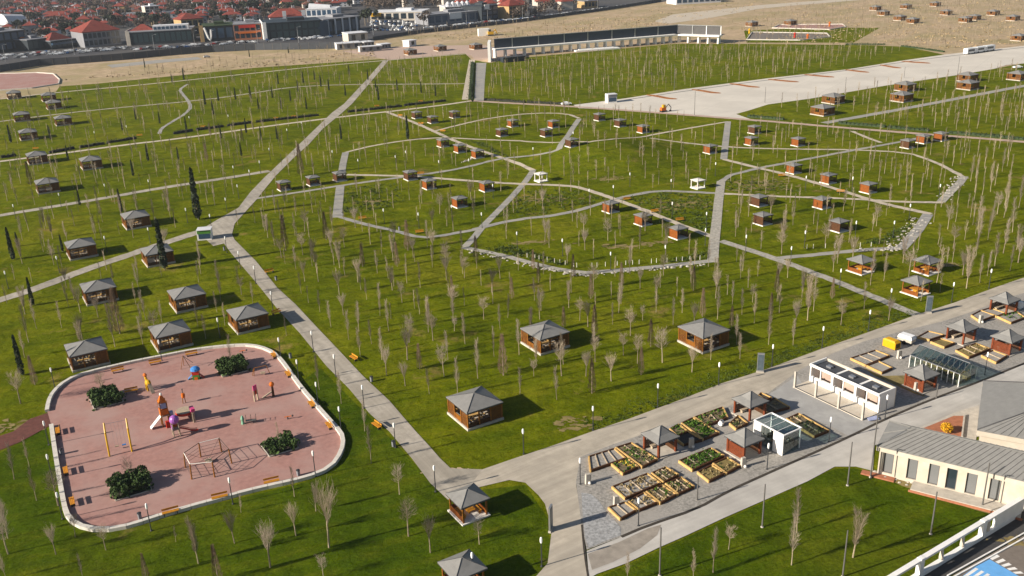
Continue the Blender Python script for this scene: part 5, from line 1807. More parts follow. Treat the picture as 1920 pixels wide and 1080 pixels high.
for px, py, lb in [(1102, 908, 'grey service post left of the grey empty bed'), (1155, 950, 'grey service post between the lower beds'), (1393, 877, 'grey service post at the lattice pergola corner'), (1296, 840, 'pale curved service post by the dark bed'), (1685, 673, 'grey service post before the long greenhouse'),
                   (1717, 734, 'pale service post beside the red lattice pergola'), (1838, 606, 'grey service post at the bed of the farthest pergola')]:
    service_post(px, py, lb)


def tank(px, py, rz, m, label, name='water_tank', r=.7, L=2.2):
    q = G(px, py)
    root = thing(name, label, 'tank', (q.x, q.y, .14), rz)
    n = 10
    prof = [(-L / 2, r * .7), (-L / 2 + .15, r), (L / 2 - .15, r), (L / 2, r * .7)]
    mb = MB()
    for (x0, r0), (x1, r1) in zip(prof, prof[1:]):
        mb.tube((x0, 0, r), (x1, 0, r), r0, r1, n)
    mb.build('shell', m, root)
    for x in (-L * .3, L * .3):
        MB().box((x, 0, 0), (.16, r * 1.5, r * .5)).build('cradle', 'pole_dark', root)
    MB().lathe([(.16, r * 1.95), (.16, r * 2.12)], 8).build('lid', 'pole_dark', root)


tank(1352, 799, R(60), 'white', 'small white lying tank between two upper beds', r=.4, L=1.0)
tank(1908, 579, R(100), 'white', 'white round tank at the right edge beside the farthest pergola', r=.8, L=1.7)
# yellow container and the white one with its spill
q = G(1670, 652)
t = thing('yellow_container', 'bright yellow open container on the road edge of the plaza', 'container', (q.x, q.y, .12), R(-58))
mb = MB()
mb.prism([(-1.35, -.5), (-1.15, -.75), (1.35, -.75), (1.35, .75), (-1.15, .75), (-1.35, .5)], .1, 1.25)
mb.build('body', 'container_yellow', t)
MB().box((0, 0, 1.25), (2.6, 1.4, .3), taper=.75).build('lid', 'container_yellow', t)
MB().box((1.36, 0, .3), (.05, 1.0, .75)).build('opening', 'brown_patch', t)
for s in (-1, 1):
    MB().box((s * .9, 0, 0), (.2, 1.4, .1)).build('skid', 'pole_dark', t)
q = G(1699, 644)
t = thing('white_trailer', 'small white covered trailer at the end of the long greenhouse', 'trailer', (q.x, q.y, .12), R(-52))
MB().box((0, 0, .45), (2.6, 1.5, .6)).build('body', 'concrete', t)
MB().box((0, 0, 1.05), (2.7, 1.6, .55), taper=.82).build('cover', 'paint_white', t)
MB().tube((-1.3, 0, .5), (-2.2, 0, .4), .06, n=6).build('drawbar', 'pole_dark', t)
for x in (0,):
    for s in (-.85, .85):
        MB().tube((x, s - .1, .34), (x, s + .1, .34), .34, n=12).build('wheel', 'tyre', t)

# ------------------------------------------------------------------ local frame along a facade seen between two pixels
def frame(a, b, z=0.0):
    """origin at a, x along a->b, y to the back"""
    A, B = G(*a), G(*b)
    d = B - A
    return A + Vector((0, 0, z)), math.atan2(d.y, d.x), math.hypot(d.x, d.y)


def top_h(px, py, ty):
    q = G(px, py)
    lo, hi = 0.0, 60.0
    for _ in range(40):
        m = (lo + hi) / 2
        if proj((q.x, q.y, q.z + m))[1] > ty:
            lo = m
        else:
            hi = m
    return lo


# white market stall with three bays
o, rz, L = frame((1517, 716), (1646, 776), .12)
Hh = top_h(1517, 716, 682)
dp = (G(1676, 763) - G(1646, 776)).length
t = thing('market_stall', 'white open fronted market stall with three bays and flat dark roof', 'building', o, rz)
W3 = L / 3
MB().box((L / 2, -1.9, 0), (L + .2, 3.6, .1)).build('floor', 'cream', t)
MB().box((L / 2, dp, 0), (L, .2, Hh - .1)).build('back_wall', 'cream', t)
for x, m in ((.1, 'white'), (L - .1, 'white')):
    MB().box((x, dp / 2 - .05, 0), (.22, dp - .1, Hh)).build('end_wall', m, t)
for k in range(1, 3):
    MB().box((W3 * k, dp / 2 - .05, 0), (.4, dp - .1, Hh - .5)).build('cross_wall', 'white', t)
MB().box((L / 2, -.12, Hh - .4), (L, .2, .4)).build('fascia', 'white', t)
for k in range(3):
    MB().box((W3 * (k + .5), .2, .0), (W3 - .6, .35, 1.05)).build('counter', 'white', t)
    MB().box((W3 * (k + .5), -.05, .0), (.16, .16, Hh - .5)).build('post', 'white', t)
    MB().box((W3 * (k + .5), dp * .62, 0), (W3 - .5, .1, Hh - .75)).build('partition', 'interior', t)
    MB().box((W3 * (k + .5), dp / 2, Hh - .62), (W3 - .45, dp - .3, .1)).build('roof_panel', 'fence_panel', t)
    MB().box((W3 * (k + .5), dp / 2 + .1, Hh - .5), (.9, .7, .3)).build('roof_hatch', 'steel', t)
for k in range(4):
    MB().box((W3 * k + (.2 if k == 0 else 0), -3.6, 0), (.32, .32, Hh - .35), taper=.9).build('pillar', 'concrete', t)
for k in range(3):
    MB().box((W3 * (k + .5), -3.6, .1), (W3 - .5, .1, .06)).build('threshold', 'pole_dark', t)
OBST.append((o.x, o.y, 2))
q = G(1636, 788)
tag(MB().slab([(-.9, -.4, .22), (.8, -.45, .2), (.95, .4, .3), (-.7, .5, .26)], .1).build('blue_tarp', 'toy_pale_blue', None, (q.x, q.y, .12), R(15)), 'crumpled blue tarp at the foot of the last stall pillar', 'tarp')

# white framed glass greenhouse
o, rz, L = frame((1412, 826), (1467, 856), .12)
Hh = top_h(1467, 856, 819)
dp = (G(1501, 842) - G(1467, 856)).length
t = thing('greenhouse', 'white framed glass greenhouse with solid white end panels on its front', 'greenhouse', o, rz)
OBST.append((o.x, o.y, 2))
for x in (.12, L - .12):
    for y in (.06, dp - .06):
        MB().box((x, y, 0), (.16, .14, Hh)).build('post', 'white', t)
MB().box((.7, -.03, 0), (1.4, .1, Hh)).build('solid_panel', 'white', t)
MB().box((L - .9, -.03, 0), (1.8, .1, Hh)).build('solid_panel', 'white', t)
for y in (0, dp):
    MB().box((L / 2, y, Hh), (L + .1, .18, .16)).build('top_rail', 'white', t)
for x in (0, L):
    MB().box((x, dp / 2, Hh), (.18, dp - .2, .16)).build('top_rail', 'white', t)
MB().box((L / 2, dp - .06, 0), (L - .4, .06, 1.0)).build('plinth', 'pole_grey', t)
nn = 4
for k in range(nn):
    w = (L - .3) / nn
    MB().box((.15 + w * (k + .5), dp / 2, Hh + .03), (w - .06, dp - .3, .03)).build('roof_pane', 'pane', t)
    MB().box((.15 + w * (k + .5), dp - .06, 1.0), (w - .06, .03, Hh - 1.0)).build('wall_pane', 'pane', t)
    if k:
        MB().box((.15 + w * k, dp / 2, Hh - .02), (.07, dp - .3, .08)).build('glazing_bar', 'white', t)
for k in range(3):
    w = (dp - .3) / 3
    MB().box((L - .05, .15 + w * (k + .5), 0), (.03, w - .06, Hh)).build('wall_pane', 'pane', t)
w = (L - 3.3) / 3
for k in range(3):
    MB().box((1.45 + w * (k + .5), 0, 0), (w - .06, .03, Hh)).build('wall_pane', 'pane', t)
for k in range(2):
    bt = MB().box((0, 0, .7), (L * .7, .8, .06)).box((-L * .3, 0, 0), (.1, .6, .7)).box((L * .3, 0, 0), (.1, .6, .7))
    b_ = bt.build('bench', 'weather_wood', t, (L / 2, dp * (.3 + .42 * k), 0))
rnd = random.Random(4)
for k in range(26):
    x, y = rnd.uniform(L * .16, L * .84), dp * (.3 + .42 * rnd.randrange(2)) + rnd.uniform(-.3, .3)
    MB().lathe([(.12, .76), (.16, 1.0)], 7).build('pot', rnd.choice(['white', 'wall_grey', 'brick_red']), t, (x, y, 0))
    lm = MB()
    for _ in range(8):
        lm.leaf((x + rnd.gauss(0, .12), y + rnd.gauss(0, .12), 1.1 + abs(rnd.gauss(0, .15))), .1, rnd)
    lm.build('plant', 'bush_leaf', t)

# long gabled greenhouse
o, rz, L = frame((1704, 690), (1796, 727), .12)
dp = 4.6
t = thing('long_greenhouse', 'long gabled glass greenhouse with dark frame beside the dry beds', 'greenhouse', o, rz)
OBST.append((o.x, o.y, 2))
e, rg = 2.2, 3.5
nb = 9
w = L / nb
for k in range(nb + 1):
    for y in (0, dp):
        MB().box((w * k, y, 0), (.1, .1, e)).build('post', 'white' if y == 0 else 'steel', t)
    MB().tube((w * k, 0, e), (w * k, dp / 2, rg), .045, n=4).build('rafter', 'pole_grey', t)
    MB().tube((w * k, dp, e), (w * k, dp / 2, rg), .045, n=4).build('rafter', 'pole_grey', t)
MB().box((L / 2, dp / 2, rg), (L + .2, .14, .1)).build('ridge', 'steel', t)
for y in (0, dp):
    MB().box((L / 2, y, e), (L + .1, .16, .1)).build('gutter', 'steel', t)
rp = MB().slab([(-w / 2 + .04, 0, e + .06), (w / 2 - .04, 0, e + .06), (w / 2 - .04, dp / 2, rg + .04), (-w / 2 + .04, dp / 2, rg + .04)], .03).mesh('roof_pane', 'pane')
rq = MB().slab([(w / 2 - .04, dp, e + .06), (-w / 2 + .04, dp, e + .06), (-w / 2 + .04, dp / 2, rg + .04), (w / 2 - .04, dp / 2, rg + .04)], .03).mesh('roof_pane', 'pane')
wp = MB().box((0, 0, .3), (w - .14, .03, e - .3)).mesh('wall_pane', 'pane')
for k in range(nb):
    link('roof_pane', rp, t, (w * (k + .5), 0, 0))
    link('roof_pane', rq, t, (w * (k + .5), 0, 0))
    link('wall_pane', wp, t, (w * (k + .5), 0, 0))
    link('wall_pane', wp, t, (w * (k + .5), dp, 0))
for x in (0, L):
    MB().prism([(0, 0), (dp, 0), (dp, .02), (0, .02)], 0, e).build('end_pane', 'pane', t, (x, 0, 0), math.pi / 2)
MB().box((L / 2, dp * .25, 0), (L * .9, 1.0, .7)).build('bench', 'weather_wood', t)
MB().box((L / 2, dp * .75, 0), (L * .9, 1.0, .7)).build('bench', 'lumber', t)
rnd = random.Random(9)
lm = MB()
for k in range(700):
    lm.leaf((rnd.uniform(.3, L - .3), dp * (.25 + .5 * rnd.randrange(2)) + rnd.gauss(0, .3), .75 + abs(rnd.gauss(0, .22))), rnd.uniform(.06, .14), rnd)
lm.build('plants', 'dry_plant', t)['kind'] = 'stuff'

# ------------------------------------------------------------------ cream building with standing seam roof, lower right
def seam_roof(root, quad, n, m='roof_grey', th=.1, first=0):
    """panels between two edges a->b (eave) and d->c (ridge); each panel its own part with a raised seam"""
    a, b, c, d = [Vector(p) for p in quad]
    nr = (b - a).cross(d - a).normalized()
    if nr.z < 0:
        nr = -nr
    for i in range(n):
        f0, f1 = i / n, (i + 1) / n
        p, q, r_, s = a.lerp(b, f0), a.lerp(b, f1 - .015 / n), d.lerp(c, f1 - .015 / n), d.lerp(c, f0)
        if (r_ - s).length < .02:
            mb = MB().slab([p, q, r_], th)
        else:
            mb = MB().slab([p, q, r_, s], th)
        u = (b - a).normalized() * .05
        mb.add([p, p + u, s + u, s, p + nr * .09, p + u + nr * .09, s + u + nr * .09, s + nr * .09], [(4, 5, 6, 7), (0, 4, 7, 3), (1, 2, 6, 5), (0, 1, 5, 4), (2, 3, 7, 6)])
        mb.build('roof_panel', m, root)


EV = 4.7
e0, e1 = G(1644, 836, EV), G(1920, 902, EV)
bk = G(1657, 787, EV)
d = (e1 - e0).normalized()
nrm = Vector((-d.y, d.x, 0))
DP = max(7.0, abs((bk - e0).dot(nrm)))
LN = 40.0
rz = math.atan2(d.y, d.x)
t = thing('cream_building', 'cream walled long building with grey seamed roof and tall windows', 'building', (e0.x, e0.y, .1), rz)
OV = .55
EVl = EV - .1
rg = EVl + 1.75
hip = DP * .52
seam_roof(t, [(0, 0, EVl), (LN, 0, EVl), (LN, DP / 2, rg), (hip, DP / 2, rg)], 54)
seam_roof(t, [(0, DP, EVl), (LN, DP, EVl), (LN, DP / 2, rg), (hip, DP / 2, rg)], 54)
seam_roof(t, [(0, 0, EVl), (0, DP, EVl), (hip, DP / 2, rg), (hip, DP / 2, rg)], 2)
MB().poly([(0, 0, EVl + .08), (hip, DP / 2, rg + .08), (LN, DP / 2, rg + .08)], .07, 5).poly([(0, DP, EVl + .08), (hip, DP / 2, rg + .08)], .07, 5).build('ridge_cap', 'roof_grey', t)
for (x, y, sx, sy) in ((LN / 2, .12, LN, .2), (LN / 2, DP - .12, LN, .2), (.12, DP / 2, .2, DP - .46)):
    MB().box((x, y, EVl - .72), (sx, sy, .60)).build('fascia', 'cream', t)
MB().box((LN / 2, OV + .55, EVl - .74), (LN - .6, OV * 2 + .3, .06)).build('soffit', 'cream', t)
# wall with window openings: piers between windows
xs = []
for px, py in ((1664, 871), (1709, 882), (1750, 890), (1784, 897), (1821, 906), (1865, 917)):
    g = G(px, py, 2.2)
    xs.append((Vector((g.x - e0.x, g.y - e0.y)).dot(Vector((d.x, d.y)))))
WW = 1.25
wy = OV + .3
SILL, HEAD = .5, EVl - 1.0
xs += [xs[-1] + 5.2, xs[-1] + 10.0, xs[-1] + 15.0]
cur = .35
for i, x in enumerate(xs):
    if x - WW / 2 > cur:
        MB().box(((cur + x - WW / 2) / 2, wy, 0), (x - WW / 2 - cur, .35, EVl - .75)).build('wall_panel', 'cream', t)
    MB().box((x, wy, 0), (WW - .01, .35, SILL)).build('wall_base', 'cream', t)
    MB().box((x, wy, HEAD), (WW - .01, .35, EVl - .75 - HEAD)).build('lintel', 'cream', t)
    wd = MB().box((x, wy + .12, SILL), (WW - .12, .05, HEAD - SILL)).build('window', 'glass_grey' if i != 3 else 'glass_dark', t)
    mb = MB()
    for s in (-1, 1):
        mb.box((x + s * (WW / 2 - .05), wy + .06, SILL), (.09, .12, HEAD - SILL))
    mb.box((x, wy + .06, SILL), (WW - .2, .12, .08))
    mb.build('frame', 'pole_grey', wd)
    cur = x + WW / 2
MB().box(((cur + LN) / 2, wy, 0), (LN - cur, .35, EVl - .75)).build('wall_panel', 'cream', t)
MB().box((.45, DP / 2, 0), (.35, DP - 2 * wy - .4, EVl - .75)).build('end_wall', 'cream', t)
MB().box((LN / 2, DP - wy, 0), (LN - .7, .35, EVl - .75)).build('back_wall', 'cream', t)
MB().box((xs[3] + 2, wy - 1.35, 0), (xs[5] - xs[1] + 3, 2.2, .42)).build('terrace', 'concrete', t)
MB().box((xs[3] + 2, wy - 2.5, 0), (xs[5] - xs[1] + 3.4, .12, .3)).build('brick_edge', 'brick_red', t)
MB().box((xs[0] - 1.0, wy - .75, 0), (4.2, 1.0, .2)).build('brick_edge', 'brick_red', t)
for x in (xs[0] + 1.0, xs[5] + .9):
    MB().poly([(x, .1, EVl - .7), (x, -.15, EVl + .3), (x + .5, -.3, EVl + .5)], .05, 5).build('wall_light', 'pole_dark', t)
    MB().tube((x, wy - .22, .3), (x, wy - .22, EVl - .72), .05, n=6).build('downpipe', 'pole_grey', t)
BX, BD = e0.copy(), d.copy()
sheet('dirt_strip', [(1634, 885), (1700, 902), (1765, 922), (1845, 948), (1890, 960), (1868, 968), (1830, 958), (1760, 936), (1690, 912)], .12, 'dry_patch', 'bare dirt and rubble strip before the cream building', 'ground')

# second grey roofed building behind it
Z2 = 4.4
a2 = G(1832, 806, Z2)
b2 = G(1843, 714, Z2)
dd = (b2 - a2)
D2 = dd.length
ax = dd.normalized()
rt = Vector((ax.y, -ax.x, 0))
W2 = 15.0
t = thing('grey_roof_building', 'second building with broad grey hipped roof at the right edge', 'building', (a2.x, a2.y, .1), math.atan2(rt.y, rt.x))
z2 = Z2 - .1
rg2 = z2 + 2.6
seam_roof(t, [(0, 0, z2), (W2, 0, z2), (W2 / 2, W2 * .36, rg2), (W2 / 2, W2 * .36, rg2)], 16)
MB().slab([(0, D2, z2), (0, 0, z2), (W2 / 2, W2 * .36, rg2), (W2 / 2, D2 * .8, rg2)], .1).build('roof_slope', 'roof_grey', t)
MB().slab([(W2, 0, z2), (W2, D2, z2), (W2 / 2, D2 * .8, rg2), (W2 / 2, W2 * .36, rg2)], .1).build('roof_slope', 'roof_grey', t)
MB().slab([(W2, D2, z2), (0, D2, z2), (W2 / 2, D2 * .8, rg2)], .1).build('roof_slope', 'roof_grey', t)
MB().poly([(.05, .05, z2 + .05), (W2 / 2, W2 * .36, rg2 + .06), (W2 / 2, D2 * .8, rg2 + .06), (.05, D2 - .05, z2 + .05)], .08, 5).build('ridge_cap', 'cap_dark', t)
for (x, y, sx, sy) in ((W2 / 2, .15, W2, .25), (.15, D2 / 2, .25, D2 - .5), (W2 - .15, D2 / 2, .25, D2 - .5), (W2 / 2, D2 - .15, W2, .25)):
    MB().box((x, y, z2 - .85), (sx, sy, .72)).build('fascia', 'cream', t)
for (x, y, sx, sy) in ((W2 / 2, .7, W2 - 1.2, .35), (.7, D2 / 2, .35, D2 - 1.8), (W2 - .7, D2 / 2, .35, D2 - 1.8), (W2 / 2, D2 - .7, W2 - 1.2, .35)):
    MB().box((x, y, 0), (sx, sy, z2 - .86)).build('wall_panel', 'cream', t)
sk = MB().box((W2 * .66, D2 * .55, rg2 - 1.3), (1.3, 1.0, .9)).build('skylight', 'cream', t)
MB().box((W2 * .66 + .1, D2 * .55 - .52, rg2 - 1.05), (.9, .04, .5)).build('pane', 'glass_blue', sk)

# planter court between the two buildings
sheet('court_floor', [(1700, 813), (1790, 775), (1836, 760), (1832, 806), (1830, 826), (1800, 826)], .125, 'concrete', 'pale paving of the small court behind the cream building', 'pavement')
sheet('court_soil', [(1722, 808), (1788, 781), (1808, 781), (1803, 823), (1775, 818)], .135, 'brick_red', 'reddish bare soil of the court planter', 'soil')
o, rz, L = frame((1808, 781), (1803, 823), .13)
tag(MB().box((L / 2, 0, 0), (L, .22, .35)).build('court_edging', 'concrete', None, o, rz), 'low pale edging at the right of the reddish planter', 'edging')
q = G(1774, 812)
t = thing('orange_bush', 'round yellow orange bush on the reddish planter soil', 'bush', (q.x, q.y, .13))
MB().lathe([(.12, 0), (.08, .6)], 6).build('stem', 'bark_mid', t)
rnd = random.Random(77)
lm = MB()
for _ in range(700):
    a, b = rnd.uniform(0, 6.283), math.acos(rnd.uniform(-.6, 1))
    r = rnd.uniform(.6, 1) * .85
    lm.leaf((r * math.sin(b) * math.cos(a), r * math.sin(b) * math.sin(a), .75 + r * .85 * math.cos(b)), rnd.uniform(.06, .13), rnd)
lm.build('foliage', mat('orange_leaf', (.55, .30, .015), var=.4, scale=2.0), t)

# ------------------------------------------------------------------ lower right corner: balustrade, asphalt, parking
sheet('side_road', [(1718, 1095), (1722, 1082), (1840, 1012), (1908, 968), (1922, 930), (2000, 900), (2000, 985), (1920, 1003), (1790, 1076), (1730, 1110), (1640, 1180), (1600, 1180)], .115, 'asphalt', 'dark asphalt lane behind the white balustrade', 'road')
sheet('parking', [(1790, 1078), (1920, 1005), (2000, 985), (2000, 1300), (1500, 1300)], .112, 'mark_grey', 'brownish asphalt parking yard at the bottom right corner', 'parking')
for k, (a, b) in enumerate((((1776, 1082), (1925, 999)), ((1783, 1087), (1930, 1006)))):
    o, rz, L = frame(a, b, .11)
    t = thing('kerb_line', 'white kerb of the dark lane, ' + ('side of the lane' if k == 0 else 'side of the parking yard'), 'kerb', o, rz)
    t['kind'] = 'structure'
    n = int(L / 1.6)
    for i in range(n):
        MB().box((L * (i + .5) / n, 0, 0), (L / n - .02, .16, .14)).build('kerb_stone', 'mark_white', t)
sheet('parking_blue', [(1829, 1064), (1855, 1050), (1907, 1080), (1930, 1095), (1880, 1125), (1800, 1085)], .118, 'blue_paint', 'bright blue painted parking bay', 'parking bay')
P0, P1, P2, P3 = G(1855, 1048.5), G(1869, 1041), G(1925, 1081), G(1908, 1080)
for i in range(5):
    f0, f1 = i / 5, (i + .52) / 5
    q = [P0.lerp(P3, f0 * 1.02), P0.lerp(P3, f1 * 1.02), P1.lerp(P2, f1), P1.lerp(P2, f0)]
    tag(sheet_xy('white_stripe', q, .122, 'mark_white'), 'white hatch stripe along the blue parking bay', 'road marking', 'hatch stripes of the parking bay', 'structure')
for i in range(3):
    f0, f1 = i / 3, (i + .5) / 3
    A0, A1, A2, A3 = G(1803, 1084), G(1829, 1066), G(1862, 1082), G(1840, 1096)
    q = [A0.lerp(A3, f0), A0.lerp(A3, f1), A1.lerp(A2, f1), A1.lerp(A2, f0)]
    tag(sheet_xy('white_stripe', q, .123, 'mark_white'), 'white hatch stripe along the blue parking bay', 'road marking', 'hatch stripes of the parking bay', 'structure')
tag(blot(1912, 1018, 2.2, 1.2, 'dry_patch', .126), 'brown soil patch at the corner of the parking yard', 'soil', None, 'structure')

o, rz, L = frame((1662, 1120), (1910, 967), .1)
t = thing('balustrade', 'white openwork balustrade wall beside the dark lane', 'balustrade', o, rz)
BH = 2.3
MB().box((L / 2, 0, 0), (L, .5, .55)).build('base_wall', 'white', t)
posts = [(G(*p) - (o - Vector((0, 0, .1)))).to_2d().length for p in ((1722, 1083), (1840, 1011))] + [L - 6.2, L - .2]
gap = posts[1] - posts[0]
posts = [posts[0] - gap] + posts
for x in posts[:3]:
    MB().box((x, 0, .55), (.7, .56, BH - .4)).build('pier', 'white', t)
    MB().box((x, 0, BH + .15), (.85, .72, .2), taper=.8).build('pier_cap', 'white', t)
MB().box(((posts[3] + posts[4]) / 2 + .6, 0, .55), (6.0, .42, BH - .55)).build('solid_wall', 'white', t)
segs = [(a + .36, b - .36) for a, b in zip(posts[:3], posts[1:3])] + [(posts[2] + .36, L - .05)]
for a, b in segs:
    MB().box(((a + b) / 2, 0, BH), (b - a, .6, .28)).build('rail', 'white', t)
bm_ = MB().lathe([(.14, .55), (.26, .75), (.26, 1.1), (.15, BH - .02)], 8).mesh('baluster', 'cream')
for a, b in zip(posts, posts[1:3]):
    for f in (1 / 3, 2 / 3):
        link('baluster', bm_, t, (a + (b - a) * f, 0, 0))
link('baluster', bm_, t, (posts[2] + (posts[3] - posts[2]) * .62, 0, 0))

# ------------------------------------------------------------------ rocks along the garden edges
rnd = random.Random(3)
mb = MB()
def rocks(a, b, n, spread=1.0):
    for i in range(n):
        f = rnd.random()
        q = G(a[0] + (b[0] - a[0]) * f, a[1] + (b[1] - a[1]) * f)
        r = rnd.uniform(.12, .34)
        mb.ball((q.x + rnd.gauss(0, spread * .5), q.y + rnd.gauss(0, spread * .6), q.z + .12), r, 6, 4, (1.2, .9, .7))
rocks((1000, 501), (1105, 518), 60)
rocks((870, 468), (1000, 500), 40)
rocks((1110, 516), (1330, 496), 46, .6)
rocks((1670, 470), (1722, 410), 90, 2.2)
rocks((1600, 472), (1690, 468), 30)
rocks((1770, 372), (1800, 330), 50, 1.8)
rocks((865, 305), (910, 290), 30, 1.0)
rocks((1640, 888), (1880, 958), 40, .7)
tag(mb.build('edging_stones', 'stone'), 'pale stones scattered along the garden path edges', 'stones', kind='stuff')
# rough weeds on the road verge
lm = MB()
def weeds(a, b, n, w):
    A, B = G(*a), G(*b)
    nn_ = Vector((-(B - A).y, (B - A).x, 0)).normalized()
    for _ in range(n):
        p = A.lerp(B, rnd.random()) + nn_ * abs(rnd.gauss(0, w))
        for _ in range(9):
            lm.leaf((p.x + rnd.gauss(0, .22), p.y + rnd.gauss(0, .22), p.z + .03 + abs(rnd.gauss(0, .08))), rnd.uniform(.04, .10), rnd)
weeds((1110, 808), (1290, 744), 160, 1.6)
weeds((1290, 744), (1540, 652), 300, 1.8)
weeds((1540, 652), (1720, 588), 260, 2.2)
tag(lm.build('verge_weeds', 'verge_leaf'), 'rough green weeds along the road verges', 'weeds', kind='stuff')

# low rough planting inside the garden fields
lm = MB()
def patch(poly, n, hmax):
    xs, ys = [p[0] for p in poly], [p[1] for p in poly]
    k = 0
    while k < n:
        px, py = rnd.uniform(min(xs), max(xs)), rnd.uniform(min(ys), max(ys))
        if not in_poly(px, py, poly):
            continue
        k += 1
        q = G(px, py)
        if near_path(q.x, q.y, .4):
            continue
        s = rnd.uniform(.3, 1.0)
        for _ in range(7):
            lm.leaf((q.x + rnd.gauss(0, .4 * s), q.y + rnd.gauss(0, .4 * s), q.z + .05 + abs(rnd.gauss(0, hmax)) * s), rnd.uniform(.08, .2), rnd)
patch([(965, 362), (1060, 352), (1140, 376), (1060, 398), (930, 410)], 260, .3)
patch([(1160, 368), (1230, 362), (1345, 366), (1340, 440), (1270, 415)], 380, .3)
patch([(652, 350), (740, 345), (760, 380), (680, 400), (640, 402)], 200, .35)
patch([(900, 470), (960, 460), (1075, 500), (1000, 490)], 180, .3)
patch([(1250, 490), (1330, 470), (1330, 488), (1260, 496)], 80, .3)
patch([(1610, 460), (1680, 455), (1720, 415), (1660, 440)], 120, .3)
patch([(880, 265), (905, 268), (960, 298), (920, 285)], 90, .35)
patch([(1365, 335), (1460, 340), (1500, 360), (1360, 360)], 120, .2)
tag(lm.build('garden_plants', 'verge_leaf'), 'low rough planting inside the garden fields', 'plants', kind='stuff')
st = MB().tube((0, 0, 0), (0, 0, 1.1), .07, .05, 5).mesh('garden_stake', 'sheet_white')
for (a, b, n) in [((985, 482), (1090, 503), 9), ((1100, 502), (1320, 487), 14), ((1500, 467), (1640, 462), 8)]:
    for i in range(n):
        f = (i + rnd.uniform(.2, .8)) / n
        q = G(a[0] + (b[0] - a[0]) * f, a[1] + (b[1] - a[1]) * f)
        o = link('garden_stake', st, None, q)
        tag(o, 'short pale stake along the lower edge of the ' + ('right' if a[0] == 1500 else 'middle') + ' garden field', 'stake', 'pale stakes, ' + ('right' if a[0] == 1500 else 'middle') + ' field')

# ------------------------------------------------------------------ long canopy with dark screens
t = thing('long_canopy', 'long white colonnade carrying a tall dark panelled screen', 'canopy')
base = [(927, 107.5), (1270, 78.5), (1351, 81.5)]
Wp = [G(*p) for p in base]
H0, H1, H2 = 4.3, 5.2, 10.4


def along(px):
    if px <= 1270:
        A, B, a, b = base[0], base[1], Wp[0], Wp[1]
    else:
        A, B, a, b = base[1], base[2], Wp[1], Wp[2]
    f = (px - A[0]) / (B[0] - A[0])
    py = A[1] + (B[1] - A[1]) * f
    return G(px, py)


for px in [927, 946, 964, 982, 999, 1017, 1034, 1051, 1068, 1084, 1101, 1117, 1133, 1149, 1165, 1181, 1196, 1212, 1226, 1241, 1255, 1275, 1293, 1312, 1330, 1349]:
    q = along(px)
    MB().box((0, -1.2, 0), (1.0, 3.6, H0), taper=.85).build('column', 'white', t, (q.x, q.y, 0), math.atan2((Wp[1] - Wp[0]).y, (Wp[1] - Wp[0]).x) if px <= 1270 else math.atan2((Wp[2] - Wp[1]).y, (Wp[2] - Wp[1]).x))
for i in range(2):
    a, b = Wp[i], Wp[i + 1]
    rz = math.atan2((b - a).y, (b - a).x)
    L = (b - a).length
    MB().box((L / 2, -1.6, H0), (L + 1.2, 5.2, H1 - H0)).build('beam', 'white', t, (a.x, a.y, 0), rz)
    MB().box((L / 2, 3.6, H1 - .3), (L, 5.0, .25)).build('roof_deck', 'wall_grey', t, (a.x, a.y, 0), rz)
    MB().box((L / 2, 0, H2), (L + .6, .9, .3)).build('coping', 'steel', t, (a.x, a.y, 0), rz)
mul = [920, 961, 1010, 1058, 1102, 1147, 1190, 1233, 1270, 1298, 1324, 1351]
for i, (p, q) in enumerate(zip(mul, mul[1:])):
    a, b = along(max(p, 927)), along(q)
    rz = math.atan2((b - a).y, (b - a).x)
    L = (b - a).length
    MB().box((L / 2, .1, H1), (L - .5, .3, H2 - H1)).build('screen_panel', 'screen_dark' if q <= 1270 else 'screen_grey', t, (a.x, a.y, 0), rz)
    MB().box((L, -.05, H1), (.5, .6, H2 - H1)).build('mullion', 'steel' if q < 1300 else 'white', t, (a.x, a.y, 0), rz)
a, b = along(927), G(917, 118.5)
MB().box((0, 0, 0), (1.6, 16.0, H2 + .3)).build('end_wall', 'white', t, ((a.x * .55 + b.x * .45) - 1.2, (a.y * .5 + b.y * .5), 0), math.atan2((Wp[1] - Wp[0]).y, (Wp[1] - Wp[0]).x) - R(22))
o, rz, L = frame((1078, 97), (1160, 91), .05)
tag(MB().box((L / 2, 0, 0), (L, 5.0, .8)).box((L / 2, 1.5, .8), (L * .8, 2.0, .3)).build('stage_plinth', 'white', None, o, rz), 'low white plinth on the ground before the canopy columns', 'plinth')
o, rz, L = frame((944, 118), (985, 114), .05)
t = thing('dark_shed', 'low dark flat roofed shed at the left foot of the canopy', 'shed', o, rz)
MB().box((L / 2, 2, 0), (L, 4, 2.6)).build('wall', 'wall_dark', t)
MB().box((L / 2, 2, 2.6), (L + .4, 4.4, .2)).build('roof', 'fence_panel', t)

# ------------------------------------------------------------------ far courts with play areas
def court(px, lb, m, rim=True):
    sheet('far_court', px, .1, m, lb, 'court')
    if rim:
        P = [G(*p) for p in px]
        t = thing('court_kerb', 'pale kerb round the ' + lb, 'kerb')
        t['kind'] = 'structure'
        for a, b in zip(P, P[1:] + P[:1]):
            c = (a + b) / 2
            MB().box((c.x, c.y, 0), ((b - a).length, .5, .6), math.atan2((b - a).y, (b - a).x)).build('kerb_stone', 'kerb', t)


